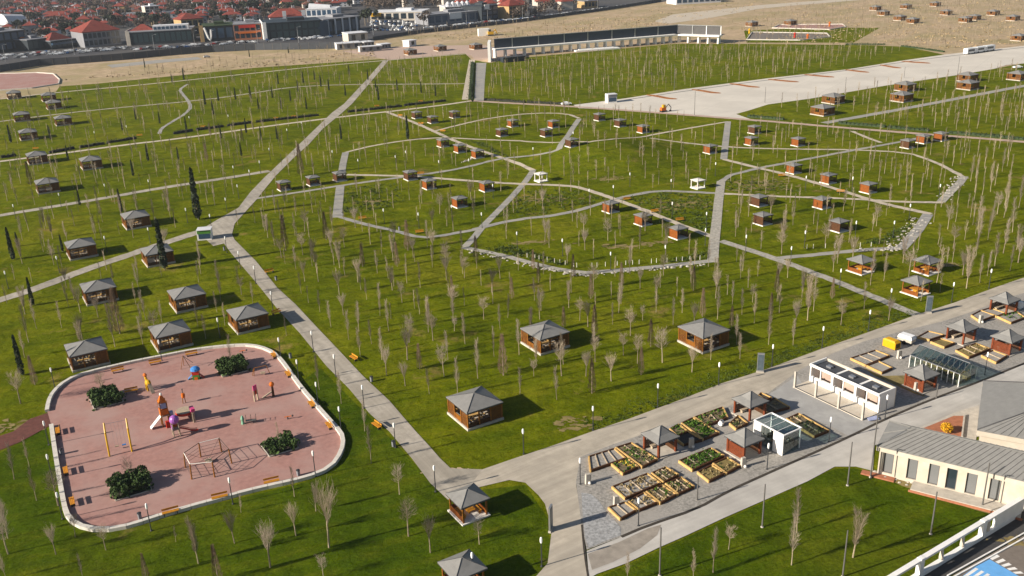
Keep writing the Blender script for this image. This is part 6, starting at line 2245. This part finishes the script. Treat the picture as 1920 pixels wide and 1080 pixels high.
court([(1400, 75), (1410, 61), (1550, 63), (1556, 70), (1500, 76)], 'lower far court behind the canopy end', 'mark_grey')
court([(1448, 53), (1462, 47), (1580, 46), (1586, 51), (1555, 56)], 'upper far court with red floor', 'rubber')
court([(-60, 158), (-40, 140), (70, 137), (100, 139), (112, 150), (110, 158), (60, 166), (0, 170)], 'pink court at the left edge of the dry field', 'rubber')
for px, py, m, lb in [(1514, 74, 'toy_orange', 'orange play post on the lower far court'), (1405, 63, 'toy_yellow', 'yellow play post on the lower far court'), (1555, 50, 'toy_orange', 'orange play post on the upper far court'), (1490, 71, 'toy_red', 'red play post in the middle of the lower far court')]:
    q = G(px, py)
    t = thing('play_post', lb, 'play equipment', (q.x, q.y, .1), 0, 'far play posts')
    MB().lathe([(.7, 0), (.6, 2.4)], 8).build('post', m, t)
    MB().lathe([(1.2, 2.4), (.1, 3.4)], 8).build('roof', m, t)

# ------------------------------------------------------------------ perimeter fence between the park and the town
FL = [(-160, 150), (0, 136), (75, 124), (150, 119), (230, 113), (300, 106), (400, 98), (480, 94), (560, 93), (640, 91)]
FR = [(700, 76), (780, 64), (860, 55), (950, 45), (1040, 33), (1120, 22), (1180, 13), (1240, 3)]


def long_fence(pts, hh, label, step=7.0):
    t = thing('perimeter_fence', label, 'fence')
    P = [G(*p) for p in pts]
    for a, b in zip(P, P[1:]):
        L = (b - a).length
        n = max(1, int(L / step))
        rz = math.atan2((b - a).y, (b - a).x)
        me = MB().box((0, 0, .1), (L / n - .3, .12, hh)).mesh('fence_panel', 'fence_panel')
        pm = MB().box((0, 0, 0), (.3, .3, hh + .3)).mesh('post', 'pole_grey')
        for i in range(n):
            c = a.lerp(b, (i + .5) / n)
            e = a.lerp(b, i / n)
            o = link('fence_panel', me, t, (c.x, c.y, 0), rz)
            link('post', pm, t, (e.x, e.y, 0), rz)
    return t


long_fence(FL, 4.3, 'tall dark grey panel fence before the left showrooms', 6.0)
long_fence(FR, 2.6, 'lower dark fence running off to the right behind the dry field', 12.0)
path('fence_kerb', [(-160, 153), (0, 138.5), (75, 126), (150, 121), (230, 115), (300, 108), (400, 100)], 2.0, .06, 'pale_path', 'pale kerb strip at the foot of the dark fence', cat='kerb')
sheet('dirt_road', [(200, 122), (300, 112), (370, 107), (380, 111), (300, 118), (210, 127)], .05, 'grey_path', 'grey dirt road below the dark fence', 'road')

# ------------------------------------------------------------------ town: showrooms along the road
RY = yawpx((0, 112), (620, 70))


def window_grid(root, L, H, y, cols, rows, m, wfr=.72, z0=.6, frame_m=None):
    for r_ in range(rows):
        fh = (H - z0) / rows
        for c_ in range(cols):
            w = L / cols
            o = MB().box((w * (c_ + .5), y, z0 + fh * r_ + fh * .16), (w * wfr, .12, fh * .7)).build('window', m, root)


def showroom(a, b, ty, depth, label, body='wall_dark', glass='glass_teal', cols=6, rows=2, roof='wall_grey', end=None, lift=0, parapet=True, name='showroom'):
    o, rz, L = frame(a, b)
    H = top_h(a[0], a[1], ty)
    t = thing(name, label, 'building', o, rz)
    MB().box((L / 2, depth / 2, 0), (L, depth, H)).build('wall', body, t)
    window_grid(t, L, H, -.05, cols, rows, glass)
    MB().box((L / 2, depth / 2, H), (L + .8, depth + .8, .5)).build('roof', roof, t)
    if end:
        MB().box((-.25, depth / 2, 0), (.45, depth + .3, H + 1.2)).build('end_wall', end, t)
        MB().box((1.2, -.35, 0), (2.4, .5, H + 1.2)).build('end_pier', end, t)
    if parapet:
        MB().box((L * .6, depth * .5, H + .5), (L * .3, depth * .35, 2.0)).build('plant_room', roof, t)
    return t, L, H


def hip(root, L, Dp, H, rise, m='roof_red', ov=.9, name='roof', x0=0, y0=0):
    r = min(L, Dp) / 2
    ax = [(x0 - ov, y0 - ov, H), (x0 + L + ov, y0 - ov, H), (x0 + L + ov, y0 + Dp + ov, H), (x0 - ov, y0 + Dp + ov, H)]
    if L >= Dp:
        rg = [(x0 + r, y0 + Dp / 2, H + rise), (x0 + L - r, y0 + Dp / 2, H + rise)]
        fs = [(0, 1, 5, 4), (1, 2, 5), (2, 3, 4, 5), (3, 0, 4), (3, 2, 1, 0)]
    else:
        rg = [(x0 + L / 2, y0 + r, H + rise), (x0 + L / 2, y0 + Dp - r, H + rise)]
        fs = [(0, 1, 4), (1, 2, 5, 4), (2, 3, 5), (3, 0, 4, 5), (3, 2, 1, 0)]
    return MB().add(ax + rg, fs).build(name, m, root)


BIG = []
t, L, H = showroom((-40, 103), (52, 92), 66, 30, 'dark blue glass showroom with an oval orange sign at far left', glass='glass_blue', cols=7)
sg = MB()
sg.tube((L * .93, -.6, H * .42), (L * .93, -.2, H * .42), 3.4, n=14)
sg.build('oval_sign', 'toy_orange', t)
t, L, H = showroom((55, 96), (94, 91), 76, 22, 'low dark workshop with a beige corner pier', cols=4, rows=1)
MB().box((L - .6, -.3, 0), (1.4, .8, H + 1)).build('end_pier', 'wall_ochre', t)
t, L, H = showroom((98, 93), (146, 87), 78, 20, 'dark showroom with a glazed balcony band and red roof', cols=5, rows=1)
MB().box((L / 2, -1.2, H * .55), (L, 2.0, 1.4)).build('balcony', 'glass_blue', t)
hip(t, L * .8, 14, H + .6, 5.0, x0=L * .05, y0=3)
t, L, H = showroom((160, 90), (228, 83), 62, 26, 'large grey building under a wide red hipped roof', 'wall_grey', 'glass_dark', 8, 2, 'roof_red', parapet=False, name='roofed_building')
hip(t, L, 26, H + .5, 7.5)
t, L, H = showroom((240, 86), (362, 79), 62, 30, 'very long dark glass showroom with cream end wall and white terrace', 'wall_dark', 'glass_teal', 12, 1, 'wall_grey', 'wall_pale')
MB().box((L * .68, 8, H + .5), (L * .55, 8, 3.4)).build('terrace_room', 'wall_white', t)
for k in range(8):
    MB().box((L * (.44 + .064 * k), 3.9, H + 1.0), (L * .045, .2, 2.0)).build('window', 'glass_blue', t)
hip(t, L * .35, 14, H + .5, 4, x0=2, y0=10)
t, L, H = showroom((378, 79), (440, 75), 51, 28, 'dark showroom with green edged roof and white curved emblem', 'wall_dark', 'glass_blue', 4, 1, 'hedge_green', 'wall_ochre')
mb = MB()
pts = [(3.2, -.7, H * .95), (4.2, -.7, H * .65), (5.4, -.7, H * .25), (6.6, -.7, H * .12), (7.6, -.7, H * .4), (7.8, -.7, H * .8)]
for a, b in zip(pts, pts[1:]):
    mb.tube(a, b, .8, n=6)
mb.build('emblem', 'white', t)
t, L, H = showroom((441, 76), (492, 73), 47, 26, 'brown brick showroom with orange sign bands', 'brick_red', 'glass_dark', 5, 2)
MB().box((L * .5, -.5, H * .78), (L * .6, .4, 2.2)).build('sign_band', 'toy_red', t)
MB().box((L * .5, -.5, H * .42), (L * .7, .4, 1.2)).build('sign_band', 'toy_orange', t)
t, L, H = showroom((496, 75), (603, 68), 45, 32, 'teal glass showroom with tall white end wall', 'wall_dark', 'glass_teal', 9, 2, 'wall_dark', 'white')
mb = MB()
for k in range(8):
    a = k / 7 * math.pi / 2
    mb.box((L + 6 * math.sin(a) - 1, 1.5 + 6 * (1 - math.cos(a)) , 0), (3, 3, H * .95))
mb.build('curved_corner', 'glass_blue', t)
t, L, H = showroom((609, 66), (676, 58), 38, 28, 'blue glass showroom with white columns beside the car lot', 'wall_dark', 'glass_blue', 4, 1, 'wall_grey')
for k in range(5):
    MB().box((L * (k + .5) / 5, -.6, 0), (1.1, 1.0, H)).build('column', 'wall_white', t)
t, L, H = showroom((695, 40), (792, 38), 24, 26, 'long low cream hall with a yellow sign band', 'wall_pale', 'glass_dark', 7, 1, 'wall_white')
MB().box((L * .12, -.6, H * .55), (L * .2, .5, 3.0)).build('sign_band', 'toy_yellow', t)
t, L, H = showroom((803, 48), (904, 39), 29, 24, 'grey blue hall along the road right of the car lot', 'wall_grey', 'glass_blue', 8, 1, 'wall_grey')
MB().box((L * .5, -.6, H * .45), (11, .5, 5)).build('billboard', 'white', t)
t, L, H = showroom((836, 33), (886, 30), 14, 26, 'cream hotel with white rooftop turrets', 'wall_pale', 'glass_dark', 6, 2, 'wall_white', parapet=False, name='hotel')
for k in range(5):
    MB().lathe([(1.8, H + .5), (2.2, H + 3.0), (.4, H + 4.6)], 8, (L * (.14 + .18 * k), 4, 0)).build('turret', 'wall_white', t)
t, L, H = showroom((904, 40), (934, 36), 13, 24, 'dark cube shaped glass block by the road', 'wall_dark', 'glass_blue', 3, 3, 'wall_dark')
MB().box((L * .3, -.5, H * .8), (6, .4, 4)).build('sign', 'white', t)
t, L, H = showroom((575, 33), (632, 31), 18, 22, 'white curved hall behind the teal showroom', 'wall_white', 'glass_blue', 6, 1, 'wall_white')
MB().tube((L * .05, 10, H), (L * .75, 10, H), 5, 3, 10).build('barrel_roof', 'wall_white', t)
showroom((228, 38), (366, 31), 27, 16, 'very long pale school like block among red roofs', 'wall_white', 'glass_blue', 16, 1, 'wall_grey', parapet=False)
t, L, H = showroom((275, 36), (301, 34), 13, 14, 'cream tower house with open loggia top', 'wall_pale', 'glass_dark', 3, 4, 'wall_white')
showroom((90, 22), (168, 17), 14.5, 20, 'long white roofed hall in the far suburb', 'wall_grey', 'glass_dark', 6, 1, 'wall_white', parapet=False)
t, L, H = showroom((20, 62), (58, 58), 48, 22, 'hall with a pale barrel roof at far left', 'wall_grey', 'glass_dark', 5, 1, 'wall_grey', parapet=False)
MB().tube((0, 11, H - 1), (L, 11, H - 1), 11, 9, 14).build('barrel_roof', 'wall_white', t)
t, L, H = showroom((85, 46), (138, 43), 32, 18, 'pale blue apartment row under red roof at left', 'wall_white', 'glass_blue', 7, 2, 'roof_red', parapet=False)
hip(t, L, 18, H + .5, 4)
t, L, H = showroom((344, 70), (385, 66), 38, 16, 'ochre walled house with red roof above the showrooms', 'wall_ochre', 'glass_dark', 4, 2, 'roof_red', parapet=False)
hip(t, L, 16, H + .5, 4)
t, L, H = showroom((508, 55), (575, 51), 34, 18, 'white walled row house with a broad red roof behind the teal showroom', 'wall_white', 'glass_dark', 6, 1, 'roof_red', parapet=False)
hip(t, L, 18, H + .5, 6)
for px, py in ((536, 52), (572, 50)):
    MB().box((L * (px - 508) / 67, -.3, 0), (3, 1, H + 5)).build('stair_tower', 'wall_white', t)
t, L, H = showroom((955, 36), (984, 33), 12, 16, 'cream apartment house among trees by the road', 'wall_ochre', 'glass_dark', 4, 3, 'roof_red', parapet=False)
hip(t, L, 16, H + .5, 5)
showroom((1096, 16), (1122, 14), 3, 14, 'yellow roadside building at the top', 'wall_ochre', 'glass_dark', 4, 1)
showroom((1268, 9), (1352, 4), -4, 22, 'long pale blue sheds on the dry field at the top', 'wall_white', 'glass_blue', 8, 1, 'wall_white', parapet=False, name='shed')

# white huts at the far end of the main path
def hut(a, b, ty, depth, label, end='white', wall='wall_grey', cols=3, door=True):
    o, rz, L = frame(a, b)
    H = top_h(a[0], a[1], ty)
    t = thing('white_hut', label, 'hut', o, rz, 'white huts by the path end')
    MB().box((L / 2, depth / 2, 0), (L, depth, H)).build('wall', wall, t)
    MB().box((-.2, depth / 2, 0), (.35, depth, H)).build('end_wall', end, t)
    MB().box((L / 2, depth / 2, H), (L + 1.2, depth + 1, .35)).build('roof', 'wall_white', t)
    window_grid(t, L, H, -.05, cols, 1, 'glass_dark', .4, .5)


hut((633, 94), (676, 91), 83, 10, 'long low white hut at the dark fence')
hut((655, 80), (690, 77), 64, 14, 'tall cream hut block behind the long low hut', 'cream', 'wall_pale', 2)
hut((676, 98), (716, 95), 89, 5, 'small white hut with open front right of the long hut')
hut((684, 90), (702, 88), 80, 8, 'small cream hut between the others', 'cream')
hut((716, 92), (733, 90), 84, 6, 'low pale hut right of the others', 'cream')
hut((768, 88), (781, 86), 77, 6, 'white square hut with a door alone on the dirt', 'white', 'wall_white', 1)
q = G(907, 67)
tag(MB().box((0, 0, 0), (8, 4, 5)).build('white_container', 'white', None, (q.x, q.y, 0), .2), 'white container standing alone on the dry field', 'container')
t = thing('yellow_digger', 'yellow digger beside the white container on the dry field', 'excavator', G(920, 67), .2)
MB().box((0, 0, 0), (4, 3, 1)).build('track', 'pole_dark', t)
MB().box((0, 0, 1), (4, 2.8, 2)).build('body', 'toy_yellow', t)
MB().box((-.6, 0, 3), (1.6, 1.8, 1.5)).build('cab', 'glass_dark', t)
MB().poly([(1.5, 0, 2.4), (3.5, 0, 4.2), (5, 0, 1)], .35, 6).build('arm', 'toy_yellow', t)
t = thing('orange_digger', 'small orange digger working at the lower edge of the apron', 'excavator', G(1244, 210), R(20))
MB().box((0, .6, 0), (2.6, .5, .7)).box((0, -.6, 0), (2.6, .5, .7)).build('track', 'pole_dark', t)
MB().box((-.2, 0, .7), (2.0, 1.6, 1.1)).build('body', 'toy_orange', t)
MB().box((.1, 0, 1.8), (1.1, 1.2, 1.1)).build('cab', 'toy_yellow', t)
MB().poly([(.7, 0, 1.4), (2.2, 0, 3.0), (3.4, 0, 1.6), (3.2, 0, .3)], .16, 6).build('arm', 'pole_grey', t)
MB().box((3.1, 0, 0), (.7, .8, .5)).build('bucket', 'pole_dark', t)

# white three-part bus on the apron
o, rz, L = frame((1813, 103), (1866, 95), .06)
t = thing('white_bus', 'long white road train bus of three cars parked on the apron', 'bus', o, rz)
w = L / 3
for k in range(3):
    x = w * (k + .5)
    MB().box((x, 1.3, .5), (w - .35, 2.5, 2.6), taper=.97).build('body', 'paint_white', t)
    MB().box((x - w * .05, -.01, 1.5), (w * .62, .08, 1.0)).build('window', 'glass_dark', t)
    for s in (-.3, .3):
        MB().tube((x + w * s, .05, .5), (x + w * s, 2.55, .5), .5, n=10).build('wheel', 'tyre', t)
    if k:
        MB().box((w * k, 1.3, .8), (.4, 1.6, 1.8)).build('coupling', 'pole_dark', t)
MB().box((L - .16, 1.3, 1.6), (.1, 2.0, 1.1)).build('windscreen', 'glass_dark', t)

# ------------------------------------------------------------------ cars
def make_car(paint):
    root = thing('parked_car', '', 'car', group='cars parked in the town')
    mb = MB()
    prof = [(-2.15, .35), (-2.2, .75), (-1.95, .95), (1.9, .92), (2.15, .75), (2.1, .35)]
    n = len(prof)
    mb.add([(x, -.85, z) for x, z in prof] + [(x, .85, z) for x, z in prof], [tuple(range(n)), tuple(range(2 * n - 1, n - 1, -1))] + [((i + 1) % n, i, n + i, n + (i + 1) % n) for i in range(n)])
    cb = [(-1.6, .93, .8), (1.1, .93, .8), (.55, 1.42, .65), (-1.2, 1.42, .65)]
    mb.add([(x, -y, z) for x, z, y in cb] + [(x, y, z) for x, z, y in cb], [(0, 1, 2, 3), (7, 6, 5, 4), (3, 2, 6, 7)])
    mb.build('body', 'paint_' + paint, root)
    g = MB().box((-.25, 0, 1.0), (2.25, 1.5, .34), taper=.8)
    g.build('window', 'glass_dark', root)
    wm = MB()
    wm.tube((0, -.1, .32), (0, .1, .32), .32, n=8)
    me = wm.mesh('wheel', 'tyre')
    for x in (-1.35, 1.35):
        for y in (-.78, .78):
            link('wheel', me, root, (x, y, 0))
    return root


cars = {p: Proto(make_car(p)) for p in ('white', 'dark', 'grey', 'blue', 'red', 'silver')}
rnd = random.Random(21)
CW = {'white': 'white car', 'dark': 'dark car', 'grey': 'grey car', 'blue': 'blue car', 'red': 'red car', 'silver': 'silver car'}
TOWN = [('the orange sign showroom', 30, 105), ('the balcony showroom', 122, 93), ('the wide red roofed building', 195, 90), ('the cream ended showroom', 300, 87), ('the white emblem showroom', 409, 83), ('the brick showroom', 466, 80), ('the white ended teal showroom', 550, 76),
        ('the blue columned showroom', 642, 68), ('the yellow banded hall', 745, 39), ('the grey blue hall', 853, 44), ('the cream hotel', 860, 31), ('the dark cube block', 918, 38), ('the cream apartment house', 970, 34), ('the white curved hall', 603, 32), ('the pale school block', 297, 35),
        ('the loggia tower house', 288, 35), ('the long white roofed hall', 130, 19), ('the barrel roofed hall', 39, 60), ('the ochre walled house', 365, 68), ('the long white hut', 655, 92)]
items = []


def put_car(px, py, rz, paint=None, lab=None):
    q = G(px, py)
    p = paint or rnd.choices(list(cars), [12, 3, 3, 2, 1, 4])[0]
    o = cars[p].put((q.x, q.y, .05), rz, lab or 'x')
    if not lab:
        o['group'] = 'cars parked in the town'
        items.append((o, CW[p], px, py))
    else:
        o['group'] = 'cars on the apron'
    return o


put_car(1062, 197, R(14), 'white', 'white car parked where the hedge path meets the apron')
put_car(1908, 128, R(10), 'white', 'white car at the right edge beside the last right pavilion')
put_car(388, 108, R(30), 'silver', 'silver car on the dirt road below the dark fence')
for (a, b, n, j) in [((-10, 114), (100, 104), 26, 8), ((100, 103.5), (240, 94.5), 42, 5.5), ((250, 96), (372, 88), 22, 4), ((374, 87.5), (484, 81), 18, 4), ((500, 80), (625, 72), 26, 4), ((640, 69), (700, 62), 8, 2.5), ((800, 54), (905, 43), 12, 1.0), ((906, 43), (1010, 34), 16, 1.0), ((1010, 33), (1180, 11), 22, .8)]:
    for k in range(n):
        f = (k + rnd.uniform(-.3, .3)) / n
        put_car(a[0] + (b[0] - a[0]) * f, a[1] + (b[1] - a[1]) * f + rnd.uniform(-j, 0), RY + rnd.choice([0, math.pi, math.pi / 2 if j > 1.5 else 0]) + rnd.gauss(0, .05))
for r_ in range(7):
    y = 41.5 + r_ * 2.7
    for k in range(11):
        if rnd.random() < .85:
            put_car(694 + (min(785, 700 + 110 - r_ * 6) - 694) * (k + rnd.uniform(.2, .6)) / 11, y, RY + math.pi / 2 + rnd.gauss(0, .05))
relabel(items, TOWN, lambda n, x, y: n + ' far off in the road traffic', 400)

# ------------------------------------------------------------------ suburb houses and trees
def make_house(wall, roof, L, Dp, H, rise, seed):
    rnd = random.Random(seed)
    root = thing('suburb_house', '', 'house', group='red roofed suburb houses')
    MB().box((0, 0, 0), (L, Dp, H)).build('wall', wall, root)
    r = hip(root, L, Dp, H, rise, roof, .7, x0=-L / 2, y0=-Dp / 2)
    for k in range(2):
        MB().box((rnd.uniform(-.3, .3) * L, rnd.uniform(-.2, .2) * Dp, H + .5), (.9, .9, rise + .9)).build('chimney', 'wall_white', r)
    for s in range(max(2, int(H / 3.2))):
        for k in range(3):
            MB().box((L * (-.32 + .32 * k), -Dp / 2 - .03, 1.0 + 3.0 * s), (1.7, .1, 1.5)).build('window', 'glass_dark', root)
        for k in range(2):
            MB().box((-L / 2 - .03, Dp * (-.22 + .44 * k), 1.0 + 3.0 * s), (.1, 1.5, 1.5)).build('window', 'glass_dark', root)
    return root


houses = [Proto(make_house(w, r, L, Dp, H, rs, k)) for k, (w, r, L, Dp, H, rs) in enumerate([('wall_pale', 'roof_red', 14, 11, 7, 3.2), ('wall_white', 'roof_red', 18, 11, 7, 3.2), ('wall_grey', 'roof_red', 12, 12, 9.5, 3.6), ('wall_ochre', 'roof_red', 13, 11, 9.5, 3.2), ('wall_pale', 'roof_brown', 20, 12, 7, 3.4), ('wall_white', 'roof_brown', 12, 10, 6.5, 3)])]
HN = ['pale red roofed house', 'white red roofed house', 'grey red roofed house', 'ochre red roofed house', 'pale brown roofed house', 'white brown roofed house']


def make_city_tree(seed, m, h=9.0, r=4.0, n=420, sz=.55):
    rnd = random.Random(seed)
    root = thing('town_tree', '', 'tree', group='trees between the suburb houses')
    MB().lathe([(.3, 0), (.18, h * .6)], 6).build('trunk', 'bark_mid', root)
    mb = MB()
    cl = [(rnd.gauss(0, r * .42), rnd.gauss(0, r * .42), h * rnd.uniform(.4, .85), rnd.uniform(.28, .5) * r) for _ in range(11)]
    for _ in range(n):
        c = rnd.choice(cl)
        v = Vector((rnd.gauss(0, 1), rnd.gauss(0, 1), rnd.gauss(0, 1))).normalized() * c[3] * rnd.uniform(.6, 1.05)
        mb.leaf((c[0] + v.x, c[1] + v.y, c[2] + v.z * .85), sz * rnd.uniform(.6, 1.4), rnd)
    mb.build('crown', m, root)
    return root


ctrees = [Proto(make_city_tree(1, 'city_leaf')), Proto(make_city_tree(2, 'city_leaf', 11, 4.6)), Proto(make_city_tree(3, 'city_twig', 9, 4.2, 300, .4)), Proto(make_city_tree(4, 'city_twig', 8, 3.6, 260, .4))]
TN = ['dark evergreen tree', 'tall dark evergreen tree', 'brown leafless tree', 'small brown leafless tree']
hi, ti, used = [], [], []
rnd = random.Random(5)
ZONES = [([(-20, 92), (150, 66), (240, 55), (360, 50), (480, 40), (620, 28), (640, 14), (690, 4), (690, -12), (-20, -12)], .66, 21), ([(830, 24), (950, 26), (1050, 18), (1090, 6), (1090, -10), (830, -10)], .85, 24), ([(690, 22), (830, 14), (830, -12), (690, -12)], .04, 17), ([(985, 34), (1090, 16), (1090, 8), (985, 20)], .15, 20)]
fronts = [((-40, 103), (52, 92)), ((160, 90), (228, 83)), ((240, 86), (362, 79)), ((378, 79), (440, 75)), ((441, 76), (492, 73)), ((496, 75), (603, 68)), ((609, 66), (676, 58)), ((695, 40), (792, 38)), ((803, 48), (904, 39)), ((836, 33), (886, 30)), ((575, 33), (632, 31)), ((228, 38), (366, 31)), ((85, 46), (138, 43)), ((344, 70), (385, 66)), ((508, 55), (575, 51)), ((955, 36), (984, 33)), ((20, 62), (58, 58)), ((90, 22), (168, 17)), ((98, 93), (146, 87)), ((55, 96), (94, 91)), ((904, 40), (934, 36)), ((275, 36), (301, 34))]
rest_h, rest_t = [], []
boxes = []
for a, b in fronts:
    o, rz, L = frame(a, b)
    boxes.append((o, rz, L))


def clear(q, m):
    for o, rz, L in boxes:
        dx, dy = q.x - o.x, q.y - o.y
        u, v = dx * math.cos(rz) + dy * math.sin(rz), -dx * math.sin(rz) + dy * math.cos(rz)
        if -m < u < L + m and -m < v < 34 + m * .3:
            return False
    return True


for zone, ph, sp in ZONES:
    wpz = [G(*p) for p in zone]
    cs, sn = math.cos(RY), math.sin(RY)
    us, vs_ = [p.x * cs + p.y * sn for p in wpz], [-p.x * sn + p.y * cs for p in wpz]
    v = min(vs_)
    while v < max(vs_):
        u = min(us)
        while u < max(us):
            uu, vv = u + rnd.uniform(-.25, .25) * sp, v + rnd.uniform(-.2, .2) * sp
            u += sp
            x, y = uu * cs - vv * sn, uu * sn + vv * cs
            px, py = proj((x, y, 0))
            if not (-25 < px < 1100 and in_poly(px, py, zone)):
                continue
            q = Vector((x, y, 0))
            if rnd.random() < ph:
                if not clear(q, 8):
                    continue
                if len(hi) >= 290:
                    rest_h.append((q, rnd.uniform(8, 12), rnd.uniform(6, 9)))
                    continue
                k = rnd.choices(range(6), [4, 4, 2, 2, 1, 1])[0]
                o = houses[k].put(q, RY + rnd.choice([0, math.pi / 2, 0]) + rnd.gauss(0, .08), 'x', scale=rnd.uniform(.68, .95))
                hi.append((o, HN[k], px, py))
            for _ in range(2 if ph < .5 else 2):
                tq = q + Vector((rnd.uniform(-.5, .5) * sp, -sp * .45 + rnd.uniform(-3, 3), 0))
                if not clear(tq, 3) or (rnd.random() < .25 and ph > .5):
                    continue
                if len(ti) >= 280:
                    rest_t.append((tq, rnd.uniform(.8, 1.3)))
                    continue
                k = rnd.choices(range(4), [4, 2, 4, 3])[0]
                o = ctrees[k].put(tq, rnd.uniform(0, 6), 'x', scale=rnd.uniform(.75, 1.2))
                tx, ty = proj(tq)
                ti.append((o, TN[k], tx, ty))
        v += sp
for px, py, k, s in [(560, 68, 0, .8), (685, 48, 1, 1.3), (690, 42, 1, 1.2), (795, 50, 3, 1.4), (800, 46, 2, 1.3), (152, 78, 0, 1.5), (160, 74, 1, 1.2), (290, 52, 0, 1.4), (310, 50, 0, 1.2), (120, 60, 2, 1.6), (100, 58, 2, 1.5), (200, 42, 2, 1.5), (225, 40, 2, 1.4), (375, 52, 0, 1.0), (470, 30, 1, 1.4), (482, 28, 1, 1.5), (505, 26, 0, 1.3)]:
    q = G(px, py)
    o = ctrees[k].put(q, rnd.uniform(0, 6), 'x', scale=s)
    ti.append((o, TN[k], px, py))
relabel(hi, TOWN, lambda n, x, y: n + ' in the far suburb', 600)
relabel(ti, TOWN, lambda n, x, y: n + ' in the far suburb', 600)


# past the first few hundred: farther houses and trees as one mass each
mb = MB()
n_w = []
for q, L_, h_ in rest_h:
    k0 = len(mb.f)
    mb.box((q.x, q.y, 0), (L_, 9, h_), RY)
    n_w += [0] * (len(mb.f) - k0)
    k0 = len(mb.f)
    mb.box((q.x, q.y, h_ + .01), (L_ + 1.4, 10.4, 3.2), RY, taper=.25)
    n_w += [1] * (len(mb.f) - k0)
if mb.f:
    o = mb.build('far_roofs', 'wall_pale')
    o.data.materials.append(MT_['roof_red'])
    o.data.polygons.foreach_set('material_index', n_w)
    tag(o, 'farthest red roofed houses merging into the suburb', 'houses', kind='stuff')
lm = MB()
for q, s_ in rest_t:
    for _ in range(11):
        c = Vector((q.x + rnd.gauss(0, 2.2), q.y + rnd.gauss(0, 2.2), rnd.uniform(3, 8) * s_))
        for _ in range(14):
            lm.leaf(c + Vector((rnd.gauss(0, 1), rnd.gauss(0, 1), rnd.gauss(0, .9))), rnd.uniform(.35, .8), rnd)
if lm.f:
    tag(lm.build('suburb_wood', 'city_twig'), 'brownish leafless trees merging into one wood behind the car lot', 'trees', kind='stuff')


# tall street lights along the town road
def make_street_light():
    root = thing('street_light', '', 'street light', group='tall street lights on the town road')
    MB().lathe([(.2, 0), (.1, 11)], 6).build('pole', 'steel', root)
    MB().tube((0, 0, 10.9), (2.0, 0, 11.3), .08, n=5).build('arm', 'steel', root)
    MB().box((2.2, 0, 11.2), (.9, .35, .15)).build('lamp_head', 'lamp_head', root)
    return root


sl = Proto(make_street_light())
items = []
for px, py in [(11, 116), (140, 103), (366, 88), (397, 88), (484, 84), (560, 80), (700, 66), (795, 58), (875, 48), (915, 45), (980, 36), (990, 35), (1120, 17), (290, 96)]:
    q = G(px, py)
    items.append((sl.put((q.x, q.y, 0), RY, 'x'), 'tall grey street light', px, py))
relabel(items, TOWN, lambda n, x, y: n + ' on the far road', 200)

# rough dry scrub on the tan fields
lm = MB()
rnd = random.Random(44)
for poly, n in [([(1360, 50), (1500, 12), (1920, 0), (1920, 80), (1780, 95), (1650, 80), (1440, 80)], 700), ([(120, 150), (700, 95), (705, 108), (300, 140)], 120), ([(740, 75), (1040, 42), (1250, 30), (1260, 70), (930, 75)], 350), ([(1060, 40), (1260, 12), (1420, 0), (1500, 6), (1300, 40)], 120)]:
    xs, ys = [p[0] for p in poly], [p[1] for p in poly]
    k = 0
    while k < n:
        px, py = rnd.uniform(min(xs), max(xs)), rnd.uniform(min(ys), max(ys))
        if not in_poly(px, py, poly):
            continue
        k += 1
        q = G(px, py)
        s = rnd.uniform(.4, 1.3)
        for _ in range(6):
            lm.leaf((q.x + rnd.gauss(0, .9 * s), q.y + rnd.gauss(0, .9 * s), .05 + abs(rnd.gauss(0, .16)) * s), rnd.uniform(.2, .42), rnd)
tag(lm.build('dry_scrub', 'scrub'), 'rough dry scrub scattered over the tan fields', 'scrub', kind='stuff')

# ------------------------------------------------------------------ haze
hz = MB()
x0, x1, y0, y1 = -1900.0, 1900.0, -60.0, 3600.0
hz.add([(x0, y0, -1), (x1, y0, -1), (x1, y1, -1), (x0, y1, -1), (x0, y0, 74), (x1, y0, 74), (x1, y1, 74), (x0, y1, 74)], [(3, 2, 1, 0), (4, 5, 6, 7), (0, 1, 5, 4), (1, 2, 6, 5), (2, 3, 7, 6), (3, 0, 4, 7)])
m = bpy.data.materials.new('haze')
m.use_nodes = True
nt = m.node_tree
nt.nodes.clear()
pv = nt.nodes.new('ShaderNodeVolumePrincipled')
pv.inputs['Color'].default_value = (0.78, 0.86, 0.98, 1)
pv.inputs['Density'].default_value = 0.00007
pv.inputs['Anisotropy'].default_value = 0.2
ou = nt.nodes.new('ShaderNodeOutputMaterial')
nt.links.new(pv.outputs[0], ou.inputs['Volume'])
tag(hz.build('haze', m), 'thin pale haze over the far town', 'haze', kind='stuff')
